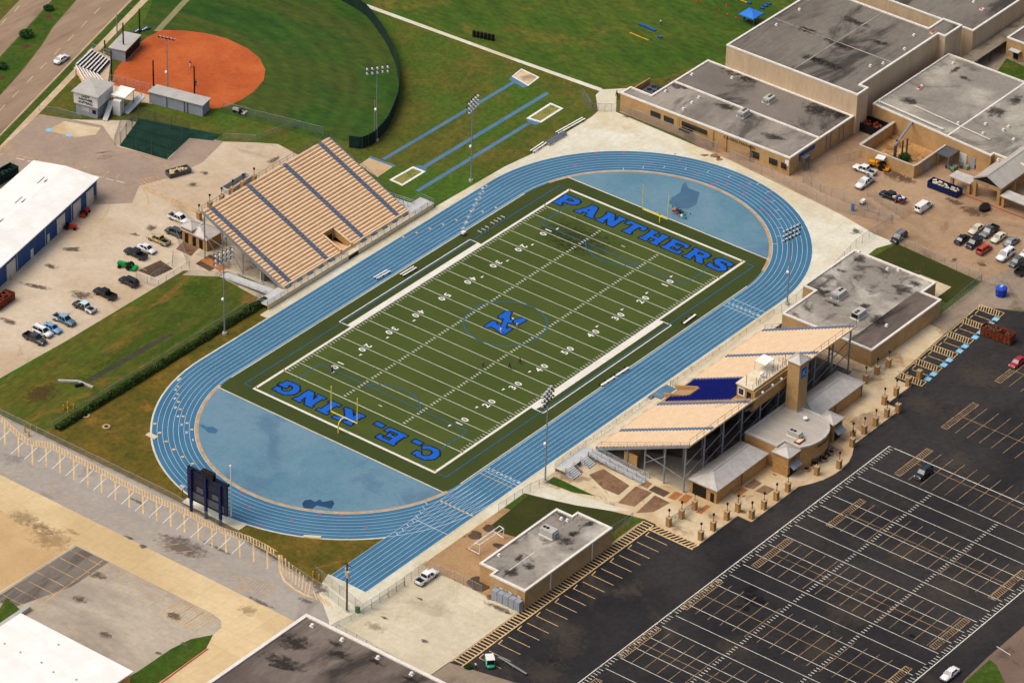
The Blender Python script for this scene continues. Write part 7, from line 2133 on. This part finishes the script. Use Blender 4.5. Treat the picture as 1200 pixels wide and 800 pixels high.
# ------------------------------------------------------------------ roof plant
def hvac(label, u, v, z, hd_, L, W, H_, name='air_conditioner'):
    t = thing(name, label, 'air conditioner', (0, 0, 0))
    MB().box(-L/2-.15, L/2+.15, -W/2-.15, W/2+.15, 0, .25).build('kerb', m_coping, t)
    b = MB(); b.box(-L/2, L/2, -W/2, W/2, .25, H_); b.build('casing', m_palegrey, t)
    for x in (L/2-.55, L/2-1.35): MB().tube((x, 0, H_), (x, 0, H_+.06), .36, n=12).build('fan', m_blackm, t)
    MB().box(L/2, L/2+.04, -W/2+.15, W/2-.15, .45, H_-.2).build('coil', m_blackm, t)
    MB().box(-L/2-.4, -L/2, -W/2+.3, W/2-.3, .5, H_-.3).build('duct', m_steel, t)
    q = P(u, v, z); t.location = q; t.rotation_euler = (0, 0, hd_)
    return t
hvac('large grey air conditioner on the field house roof', 643, 627, 4.29, NX*0+PYd, 3.2, 2.0, 1.7)
hvac('cream air conditioner on the curved entrance building roof', 931.5, 511, 5.4, PYd, 2.8, 1.6, 1.3)
hvac('grey air conditioner with dark stain, left one on the locker building roof', 983, 348, 4.2, PX, 3.2, 2.0, 1.6)
hvac('grey air conditioner with dark stain, right one on the locker building roof', 1006, 371, 4.2, NX, 3.2, 2.0, 1.6)
hvac('silver air conditioner nearest the edge trim on the lettered school wing', 871, 135.5, 4.66, PX, 2.6, 1.8, 1.4)
hvac('silver air conditioner beside the gymnasium wall on the school wing roof', 901, 119, 4.66, PX, 2.8, 1.8, 1.3)
vents = []
def vent():
    t = thing('roof_vent', 'vent', 'roof vent', (0, 0, 0))
    MB().box(-.55, .55, -.55, .55, 0, .22).build('kerb', m_coping, t); MB().tube((0, 0, .22), (0, 0, .6), .22, n=8).build('neck', m_palegrey, t)
    b = MB(); b.dome((0, 0, .6), .48, .5, 10, 3); b.build('cap', m_coping, t)
    return t
v0 = vent(); vf = [True]
def vents_at(lst, z, base, group, sc=1.0):
    out = []
    for u, v in lst:
        o = v0 if vf[0] else copy_tree(v0); vf[0] = False
        o.location = P(u, v, z); o.scale = (sc*.68,)*3; o['group'] = group; out.append(o)
    order_labels(out, base)
vents_at([(658, 608), (585, 651), (665, 610)], 4.29, 'white vent on the field house roof', 'vents on the field house roof')
vents_at([(780, 107.5), (819, 115), (811, 121), (801, 128.5), (811, 88), (858, 92)], 4.66, 'white vent on the lettered school wing roof', 'vents on the school wing roof')
vents_at([(1020, 78), (1071, 42), (1060, 58), (910, 30), (937, 12), (1035, 75)], 10.4, 'small vent on the gymnasium roof', 'vents on the gymnasium roof')
vents_at([(1117, 75), (1080, 102), (1155, 146), (1123, 145), (1152, 157), (1176, 153), (1182, 149), (1188, 164), (1170, 188)], 5.42, 'white vent on the roof behind the tank yard', 'vents on the roof behind the tank yard')
vents_at([(1040, 316), (1053, 317), (1007, 296), (1039, 382)], 4.2, 'white vent on the locker building roof', 'vents on the locker building roof')
vents_at([(366, 733.5), (401, 750), (443, 771), (482.5, 790)], 4.98, 'white vent on the dark roof at the bottom', 'vents on the dark bottom roof', 1.2)
vents_at([(5, 754), (23, 764), (68, 755), (48, 776), (62, 787), (89, 796)], 5.16, 'small vent on the white bottom left roof', 'vents on the white bottom roof', .6)
vents_at([(1141, 3), (1152, 12)], 8.0, 'vent on the far stained roof at the top edge', 'vents on the far roof')
rv = []
for i, (u, v, z) in enumerate(((1093, 39, 10.4), (1077, 104, 5.42), (1151, 11.5, 8.0))):
    q = P(u, v, z); t = thing('roof_hatch', ['red roof hatch by the gymnasium edge trim', 'red roof hatch on the wing behind the tank yard', 'red roof hatch on the far stained roof'][i], 'roof hatch', q)
    MB().box(q.x-.7, q.x+.7, q.y-.5, q.y+.5, q.z, q.z+.35).build('kerb', m_coping, t); MB().box(q.x-.6, q.x+.6, q.y-.4, q.y+.4, q.z+.35, q.z+.42).build('lid', m_redm, t)
q = P(944, 492, 5.4); t = thing('satellite_dish', 'white dish on the entrance building roof below the tower', 'dish', q)
b = MB(); b.dome(q+Vector((0, 0, .5)), .6, .6); b.build('dish', m_lampface, t, True); MB().tube(q, q+Vector((0, 0, .6)), .08).build('stand', m_steel, t)
q = P(937, 517, 5.4); t = thing('roof_hatch', 'rust framed roof hatch beside the cream air conditioner', 'roof hatch', q)
MB().box(q.x-1.2, q.x+1.2, q.y-.7, q.y+.7, q.z, q.z+.25).build('kerb', m_rust, t); MB().box(q.x-.9, q.x+.9, q.y-.5, q.y+.5, q.z+.25, q.z+.33).build('lid', m_bench, t)
t = thing('chiller', 'tan walled chiller with six dark fans beside the school wing', 'chiller', (99.5, 36.4, 0))
MB().box(98.2, 104.2, 33.2, 37.2, 0, 2.9).build('casing', m_steeld, t)
for i in range(3):
    for j in range(2): MB().tube((99.4+i*1.8, 34.3+j*1.7, 2.9), (99.4+i*1.8, 34.3+j*1.7, 3.0), .62, n=12).build('fan', m_blackm, t)
b = MB(); b.box(97.4, 104.6, 38.2, 38.5, 0, 3.8); b.build('screen_wall', m_brick, t)
t = thing('tank_frame', 'dark tank on a steel frame beside the lettered school wing corner', 'tank', P(941, 198))
q = P(941, 198)
for dx in (-.9, .9):
    for dy in (-.9, .9): MB().tube((q.x+dx, q.y+dy, 0), (q.x+dx, q.y+dy, 2.4), .08, n=6).build('leg', m_steeld, t)
MB().box(q.x-1.1, q.x+1.1, q.y-1.1, q.y+1.1, 2.4, 3.6).build('tank', m_steeld, t)
q = P(1122, 199); t = thing('scrap_heap', 'pale green machinery heaped by the loading doors', 'machinery', q)
rr = random.Random(8)
for k in range(7):
    bb = MB(); bb.obox((q.x+rr.uniform(-1.6, 1.6), q.y+rr.uniform(-2.4, 2.4), .5), (rr.uniform(.6, 1.4), rr.uniform(.6, 1.3), rr.uniform(.6, 1.2)), rr.uniform(0, 3)); bb.build('machine', mk('pale_green', '6f7d62', '7d8a70', .6, .7) if k % 3 else m_steeld, t)
q = P(1147, 198); t = thing('ice_machine', 'white cabinet unit beside the portico roof edge', 'cabinet', q)
MB().box(q.x-1, q.x+1, q.y-.7, q.y+.7, .1, 1.7).build('casing', m_white, t); MB().box(q.x-1.03, q.x-.99, q.y-.5, q.y+.5, .4, 1.3).build('grille', m_blackm, t)
q = P(1154, 245); t = thing('black_tarp_stack', 'black covered stack under the portico by the red kerb', 'stack', q)
MB().prism(blob(q, 1.6, 1.3, .2, 12, .15, 4), 0, .8).build('tarp', m_blackm, t)

# ------------------------------------------------------------------ field furniture
def bench(label, u0, v0_, u1, v1, mat=m_white, dark=m_blackm, w=1.0, name='team_bench', nrow=2):
    a, c = P(u0, v0_), P(u1, v1); t = thing(name, label, 'bench', (a+c)/2); d = (c-a).normalized(); n = Vector((-d.y, d.x, 0))
    for k in range(nrow): MB().beam(a+n*(k*.75)+Vector((0, 0, .5)), c+n*(k*.75)+Vector((0, 0, .5)), .34*w, .07).build('seat', mat, t)
    for k in (0.08, .5, .92):
        p = a.lerp(c, k); MB().beam(p-n*.2+Vector((0, 0, .22)), p+n*1.0+Vector((0, 0, .22)), .1, .44).build('leg', dark, t)
bench('white aluminium bench on the track in front of the visitor stand', 441, 328.5, 457, 319.5)
bench('white aluminium bench on the turf by the far sideline', 472, 325, 488, 315.5)
bench('long white bench on the turf edge, left of the near pair', 704.5, 453.5, 720.5, 443, w=1.5, nrow=1)
bench('long white bench on the turf edge, right of the near pair', 722, 442, 736.5, 432.5, w=1.5, nrow=1)
bench('white bench alone on the turf near the right team box', 801, 381, 815, 370.5, w=1.4, nrow=1)
bench('low white bench on the apron by the lawn, nearer one', 624.5, 180, 640, 169.5)
bench('long white bench on the apron by the lawn, farther one', 654, 158.5, 685.5, 141)
q0, q1 = P(642, 170), P(661, 158.5); t = thing('hurdle_stack', 'blue-grey stack of folded hurdles between two benches on the apron', 'hurdles', (q0+q1)/2)
for i in range(9):
    p = q0.lerp(q1, i/8); MB().beam((p.x, p.y-.8, .9), (p.x, p.y+.8, .9), .08, .12).build('hurdle_bar', m_aisle, t); MB().beam((p.x, p.y-.7, .4), (p.x, p.y+.7, .4), .3, .8).build('hurdle_frame', m_steel, t)
def cluster(name, label, cat, pts, size, mat, group):
    out = []
    for i, (u, v) in enumerate(pts):
        q = P(u, v); t = thing(name, label, cat, q, 0, group)
        b = MB(); b.obox(q+Vector((0, 0, size[2]/2)), size, PX); b.build('pad' if cat != 'blocking sled' else 'pad', mat, t)
        b = MB(); b.obox(q+Vector((0, 0, .06)), (size[0]*1.4, size[1]*1.2, .1), PX); b.build('base', m_blackm, t)
        out.append(t)
    order_labels(out, label)
cluster('blocking_dummy', 'black training dummy in a row on the far lawn', 'dummy', [(555.5+i*4.4, 43+i*.9) for i in range(6)], (.6, .6, 1.6), m_blackm, 'training dummies on the far lawn')
cluster('blue_pad', 'blue pad lying on the practice lawn', 'pad', [(751.5, 29.5), (755, 31), (759, 32.7), (762.5, 34.3), (766, 36), (773.5, 44)], (.55, .95, .3), m_letter, 'blue pads on the practice lawn')
cluster('blue_pad', 'blue pad lying at the top edge near the tent', 'pad', [(893, 10), (897, 7.5), (901, 5), (878, 4)], (.55, .95, .3), m_letter, 'blue pads near the tent')
for i, (a, c) in enumerate((((738, 38.5), (760, 47.5)), ((867, 0), (877, 4)))):
    p0_, p1_ = P(*a), P(*c); t = thing('agility_ladder', ['yellow agility strip lying on the practice lawn', 'yellow agility strip at the top edge of the lawn'][i], 'mat', (p0_+p1_)/2); MB().beam(p0_+Vector((0, 0, .05)), p1_+Vector((0, 0, .05)), .38, .06).build('strip', m_bolly, t)
cones = []
for u, v in ((817, 1.5), (843, 12), (853.5, 17), (863, 21), (852, 6)):
    q = P(u, v); t = thing('training_cone', 'red cone', 'cone', q, 0, 'cones on the practice lawn'); MB().tube(q, q+Vector((0, 0, .5)), .28, .06, 8).build('body', m_redm, t); MB().box(q.x-.3, q.x+.3, q.y-.3, q.y+.3, 0, .05).build('base', m_redm, t); cones.append(t)
order_labels(cones, 'small red cone on the practice lawn')
# sleds on the far sideline
sl_ = []
for i, (u, v) in enumerate(((562, 275.5), (566.5, 273), (570.5, 270), (577, 265.5), (581, 263), (585, 260.5), (589, 258))):
    q = P(u, v); t = thing('hurdle', 'hurdle', 'hurdle', q, 0, 'hurdles on the far sideline')
    for dy in (-.5, .5): MB().beam((q.x, q.y+dy, 0), (q.x, q.y+dy, .95), .06, .06).build('leg', m_steel, t)
    MB().beam((q.x, q.y-.6, .95), (q.x, q.y+.6, .95), .06, .16).build('bar', m_white, t); sl_.append(t)
order_labels(sl_, 'white hurdle standing by the far sideline')
q = P(543, 275.5); t = thing('water_cart', 'small white cart on the turf near the far team box', 'cart', q)
MB().box(q.x-.5, q.x+.5, q.y-.4, q.y+.4, .3, .9).build('tank', m_white, t)
for dx in (-.35, .35): MB().tube((q.x+dx, q.y-.45, .25), (q.x+dx, q.y+.45, .25), .25, n=8).build('wheel', m_tyre, t)
# dark play rack on the blue end zone
w = pp((783, 246), (788, 242.5), (809, 251), (804, 257)); t = thing('ball_rack', 'black low cart with red yellow and white balls behind the far goal post', 'ball cart', cen(w))
MB().prism(w, .25, .7).build('tray', m_staind, t)
for i, (u, v, m) in enumerate(((788.5, 247, m_redm), (791, 245.5, m_yel), (793.5, 250, m_redm), (799, 252.5, m_white), (802, 251.5, m_grn), (797, 249, m_blackm))):
    qq = P(u, v, .85); b = MB(); b.sphere(qq, .32); b.build('ball', m, t, True)
for p in w: MB().tube((p[0], p[1], 0), (p[0], p[1], .3), .12, n=6).build('wheel', m_tyre, t)
# pylons
py_ = []
for sx in (-1, 1):
    for sy in (-1, 1):
        for xx in (60*Y, 50*Y):
            q = Vector((sx*xx, sy*(80/3*Y+.05), 0.05)); t = thing('pylon', 'pylon', 'pylon', q, 0, 'orange corner pylons'); MB().box(q.x-.1, q.x+.1, q.y-.1, q.y+.1, .05, .5).build('pad', mk('pylon_orange', 'd2622a', 'd2622a'), t); MB().box(q.x-.12, q.x+.12, q.y-.12, q.y+.12, .04, .08).build('base', m_white, t); py_.append(t)
order_labels(py_, 'small orange pylon on the field corner line')
# soccer goal
t = thing('soccer_goal', 'white tubular soccer goal frame on bare soil beside the field house', 'goal', P(575, 640))
A, B, C_, D_ = P(562, 649), P(590, 630), P(549, 642.5), P(578, 622)
up = Vector((0, 0, 2.3)); b = MB()
for p, q in ((A, A+up), (B, B+up), (A+up, B+up)): b.tube(p, q, .11, n=6)
b.build('frame', m_white, t)
b = MB()
for p, q in ((A+up, A+up+(C_-A)*.4), (B+up, B+up+(D_-B)*.4), (A+up+(C_-A)*.4, C_), (B+up+(D_-B)*.4, D_), (C_, D_), (A, C_), (B, D_), (A+up+(C_-A)*.4, B+up+(D_-B)*.4)): b.tube(p, q, .09, n=6)
b.build('net_support', m_white, t)
# tent
q = P(880, 26); t = thing('canopy_tent', 'bright blue pop-up canopy tent with people below on the practice lawn', 'tent', q)
b = MB(); cn = [(q.x-2.2, q.y-2.2), (q.x+2.2, q.y-2.2), (q.x+2.2, q.y+2.2), (q.x-2.2, q.y+2.2)]
for i in range(4):
    p, r_ = cn[i], cn[(i+1) % 4]; b.face([(p[0], p[1], 2.4), (r_[0], r_[1], 2.4), (q.x, q.y, 3.3)]); b.face([(p[0], p[1], 2.1), (r_[0], r_[1], 2.1), (r_[0], r_[1], 2.4), (p[0], p[1], 2.4)])
b.build('canopy', mk('tent_blue', '2a72c8', '327ad0', 1, .7), t)
for p in cn: MB().tube((p[0], p[1], 0), (p[0], p[1], 2.2), .05, n=5).build('leg', m_steel, t)
# bollards
bol = {'by': [], 'shed': [], 'ditch': [], 'pole': []}
def bollard():
    t = thing('bollard', 'bollard', 'bollard', (0, 0, 0)); MB().tube((0, 0, 0), (0, 0, 1.25), .16, n=8).build('tube', m_bolly, t); b = MB(); b.dome((0, 0, 1.25), .16, .6, 8, 2); b.build('cap', m_bolly, t); return t
b0 = bollard(); bf = [True]
def bollards(pts, base, group):
    out = []
    for u, v in pts:
        o = b0 if bf[0] else copy_tree(b0); bf[0] = False
        o.location = P(u, v); o['group'] = group; out.append(o)
    order_labels(out, base)
bollards([(111, 235), (101.5, 241.5), (92, 251.5), (80, 261), (72, 269), (62, 277), (52, 286), (13, 328)], 'yellow bollard guarding the blue shed doors', 'bollards at the blue shed')
bollards([(74.5, 480), (79.5, 476.5), (80, 483), (86.5, 479.5)], 'yellow bollard on the ditch grass above the hedge', 'bollards on the ditch grass')
bollards([(29, 506), (36, 503), (43.5, 506.5), (34, 511)], 'yellow bollard by the hedge end at the lower left fence', 'bollards at the hedge end')
bollards([(359.5, 680), (367, 675), (374, 679), (367, 684)], 'yellow bollard near the utility pole', 'bollards near the utility pole')
# ditch bits
q0, q1 = P(68, 446.5), P(109, 454); t = thing('drain_headwall', 'pale concrete drain headwall lying across the ditch', 'drain', (q0+q1)/2)
b = MB(); b.beam(P(68, 446, .15), P(92, 447, .15), .5, .5); b.beam(P(92, 447, .15), P(109, 454, .15), .5, .5); b.build('wall', m_palegrey, t); b = MB(); b.tube(P(88, 452, .3), P(97, 450, .3), .4); b.build('pipe', m_dark, t)
man = []
for u, v in ((100.5, 487), (124.5, 500)):
    q = P(u, v); t = thing('manhole', 'm', 'manhole', q, 0, 'manholes in the lawn'); MB().tube(q, q+Vector((0, 0, .15)), .9, .9, 14).build('ring', m_curb, t); MB().tube(q, q+Vector((0, 0, .17)), .45, .45, 12).build('cover', m_dark, t); man.append(t)
order_labels(man, 'round concrete manhole in the grass beside the hedge')
for u, v, s in ((178, 511, 0), (366, 629, 0)):
    q = P(u, v)
    t = thing('concrete_slab', 'small pale slab on the outer track edge, %s' % ('by the left bend' if u < 200 else 'near the lower bend'), 'slab', q)
    b = MB(); b.obox(q+Vector((0, 0, .1)), (1.2 if u < 200 else 3.6, 2.6 if u < 200 else 0.8, .2), 0 if u < 200 else head(17, 1)); b.build('slab', m_apron, t)
# wheel stops north of the shed
ws = []
for i in range(10):
    q = P(24+i*13.0, 187+i*2.95)
    t = thing('wheel_stop', 'w', 'wheel stop', q, 0, 'wheel stops beyond the shed'); b = MB(); b.obox(q+Vector((0, 0, .1)), (2.0, .22, .18), head(42, 10)); b.build('bar', m_white, t); MB().obox(q+Vector((0, 0, .2)), (1.9, .08, .03), head(42, 10)).build('ridge', m_palegrey, t); ws.append(t)
order_labels(ws, 'white concrete wheel stop beyond the shed roof')
# low wall at the lower end of the black lot
t = thing('low_wall', 'dark low kerb wall at the lower end of the striped stalls', 'wall', P(603, 777)); b = MB(); b.beam(P(584, 769, .25), P(617, 789, .25), .3, .5); b.build('wall', m_steeld, t); b = MB(); b.beam(P(584, 769, .53), P(617, 789, .53), .36, .06); b.build('cap', m_steel, t)
ground('brown_lot', [(-104.6, -68.4), (-101.5, -82), (-99.0, -90), (-118, -140), (-150, -140), (-116, -85), (-113.0, -68.2)], 0.017, m_yard2)
leaves('weeds', None, None, lambda rr: (lambda k: tuple(P(586+k*26+rr.uniform(-1.5, 1.5), 771+k*15+rr.uniform(-1, 1), rr.uniform(.05, .4))))(rr.random()*.7), 160, .18, m_hedge, None, 9)['kind'] = 'stuff'

# ------------------------------------------------------------------ people
def body_mesh(name, edges, rad, mat, parent):
    """one continuous skinned figure from a chain of joints"""
    names = list(rad.keys()); ix = {n: i for i, n in enumerate(names)}
    me = bpy.data.meshes.new(name)
    me.from_pydata([rad[n][0] for n in names], [(ix[a], ix[c]) for a, c in edges], [])
    o = bpy.data.objects.new(name, me); COL.objects.link(o)
    sk = o.modifiers.new('skin', 'SKIN')
    for i, n in enumerate(names):
        r = rad[n][1]; v = me.skin_vertices[0].data[i]; v.radius = (r, r); v.use_root = (i == 0)
    sb = o.modifiers.new('sub', 'SUBSURF'); sb.levels = 1; sb.render_levels = 1
    bpy.context.view_layer.update()
    dg = bpy.context.evaluated_depsgraph_get()
    m2 = bpy.data.meshes.new_from_object(o.evaluated_get(dg))
    m2.materials.clear(); m2.materials.append(mat)
    o.modifiers.clear(); o.data = m2; bpy.data.meshes.remove(me)
    o.parent = parent
    return o
def person_proto(walk=0.0):
    t = thing('person', 'person', 'person', (0, 0, 0))
    w = walk
    J = {'pelvis': ((0, 0, .95), .15), 'belly': ((0, 0, 1.12), .145), 'chest': ((0, 0, 1.34), .165), 'neck': ((0, 0, 1.50), .065), 'head': ((.02, 0, 1.63), .095), 'top': ((.02, 0, 1.72), .085),
         'shL': ((0, .19, 1.42), .075), 'elL': ((-w*.15, .27, 1.14), .055), 'wrL': ((w*.12+.06, .28, .90), .04), 'haL': ((w*.15+.08, .28, .80), .042),
         'shR': ((0, -.19, 1.42), .075), 'elR': ((w*.15, -.27, 1.14), .055), 'wrR': ((-w*.12+.06, -.28, .90), .04), 'haR': ((-w*.15+.08, -.28, .80), .042),
         'hiL': ((0, .10, .90), .105), 'knL': ((w*.22+.02, .11, .50), .07), 'anL': ((w*.25, .11, .09), .05), 'foL': ((w*.25+.16, .12, .045), .045),
         'hiR': ((0, -.10, .90), .105), 'knR': ((-w*.18+.03, -.11, .50), .07), 'anR': ((-w*.35, -.11, .09), .05), 'foR': ((-w*.35+.16, -.12, .045), .045)}
    E_ = [('pelvis', 'belly'), ('belly', 'chest'), ('chest', 'neck'), ('neck', 'head'), ('head', 'top'), ('chest', 'shL'), ('shL', 'elL'), ('elL', 'wrL'), ('wrL', 'haL'), ('chest', 'shR'), ('shR', 'elR'), ('elR', 'wrR'), ('wrR', 'haR'), ('pelvis', 'hiL'), ('hiL', 'knL'), ('knL', 'anL'), ('anL', 'foL'), ('pelvis', 'hiR'), ('hiR', 'knR'), ('knR', 'anR'), ('anR', 'foR')]
    body_mesh('body', E_, J, m_skin, t)
    g = 1.13
    S_ = {k: (J[k][0], J[k][1]*g) for k in ('belly', 'chest', 'shL', 'elL', 'shR', 'elR')}
    S_['hem'] = ((0, 0, .93), .175)
    body_mesh('shirt', [('belly', 'chest'), ('chest', 'shL'), ('shL', 'elL'), ('chest', 'shR'), ('shR', 'elR'), ('belly', 'hem')], S_, m_white, t)
    T_ = {k: (J[k][0], J[k][1]*1.16) for k in ('pelvis', 'hiL', 'knL', 'hiR', 'knR')}
    T_['cuL'] = ((J['anL'][0][0], J['anL'][0][1], .14), .068); T_['cuR'] = ((J['anR'][0][0], J['anR'][0][1], .14), .068)
    body_mesh('trousers', [('pelvis', 'hiL'), ('hiL', 'knL'), ('knL', 'cuL'), ('pelvis', 'hiR'), ('hiR', 'knR'), ('knR', 'cuR')], T_, m_blackm, t)
    b = MB(); b.dome((0, 0, 1.645), .118, 1.05, 10, 4); b.build('hair', m_hair, t, True)
    b = MB()
    for s in (-1, 1): b.sphere((.105, s*.035, 1.65), .014, 1, 6, 4)
    b.build('eyes', m_blackm, t); b = MB(); b.sphere((.115, 0, 1.62), .02, 1.3, 6, 4); b.build('nose', m_skin, t)
    return t
PR = [person_proto(0.0), person_proto(1.0)]; pu = [False, False]
def person(u, v, hd_, shirt, trousers, label, k=0, group=None, z=0.0):
    o = copy_tree(PR[k]) if pu[k] else PR[k]
    pu[k] = True
    q = P(u, v, z); o.location = (q.x, q.y, z+0.05); o.rotation_euler = (0, 0, hd_)
    recolor(o, 'shirt', mk('cloth_'+shirt, shirt, shirt, 1, .9)); recolor(o, 'trousers', mk('cloth_'+trousers, trousers, trousers, 1, .9))
    tag(o, label, 'person', group)
person(601, 379, PX, 'e8e8e8', '15161a', 'person in white shirt and black trousers on the centre emblem', 0)
person(606, 385, NX, 'c8a8a0', '8d8a90', 'person in pale pink shirt beside the white shirt on the emblem', 0)
person(587, 391, PX, 'ded6c8', 'b8a890', 'person in cream clothes at the lower tip of the centre emblem', 0)
person(597, 432.5, PYd, '161c40', '15161c', 'person in dark navy standing on the thirty yard lines', 1)
person(609, 426.5, NYd, '2a2f58', '17181e', 'second person in dark blue nearer the forty yard line', 1)
person(566, 430, PX, '8a5a48', '4a4048', 'person in red brown shirt near the far hash marks', 0)
person(389.5, 437, PX, '22242c', '1a1b20', 'person in black on the ten yard line number', 0)
person(722.5, 113.5, NYd, '5a62a0', '23252e', 'person in blue shirt walking on the concrete by the school wing', 1)
person(774, 30, PX, 'c9c9d6', '4c4a58', 'coach in pale shirt beside the blue pads on the lawn', 0)
person(223, 79, PX, '2c3f8c', 'c8c8c8', 'softball player in blue on the clay infield', 1)
person(229.5, 101, NX, '26418f', '2a2c38', 'softball player in blue beside the black net pole', 1)
person(557.5, 784, PX, 'd8d8d4', '1c2030', 'person in white hat and dark trousers left of the golf cart', 0)
person(876.5, 27, PX, 'd8d8d8', '2a2c34', 'person in white standing under the blue tent', 0)
person(885, 30, NX, '20242c', '1a1c20', 'person in black standing at the right leg of the blue tent', 0)
person(872, 25, PX, '3a3f4a', '22242a', 'person in grey beside the left leg of the blue tent', 0)
q = P(999, 247); t = thing('water_barrel', 'blue plastic barrel by the apron fence', 'barrel', q)
MB().tube(q, q+Vector((0, 0, 1.5)), .42, .42, 12).build('drum', mk('barrel_blue', '3a6ca4', '4474ac', 1, .5), t); MB().tube(q+Vector((0, 0, 1.5)), q+Vector((0, 0, 1.58)), .45, .45, 12).build('lid', m_bluewall, t)
q = P(1011, 239); t = thing('line_machine', 'white wheeled line marker by the yard fence', 'line marker', q)
MB().box(q.x-.7, q.x+.7, q.y-.4, q.y+.4, .4, 1.1).build('tank', m_white, t)
for s in (-1, 1): MB().tube((q.x+s*.5, q.y-.45, .3), (q.x+s*.5, q.y+.45, .3), .3, n=10).build('wheel', m_tyre, t)
# small white and grey clutter boxes
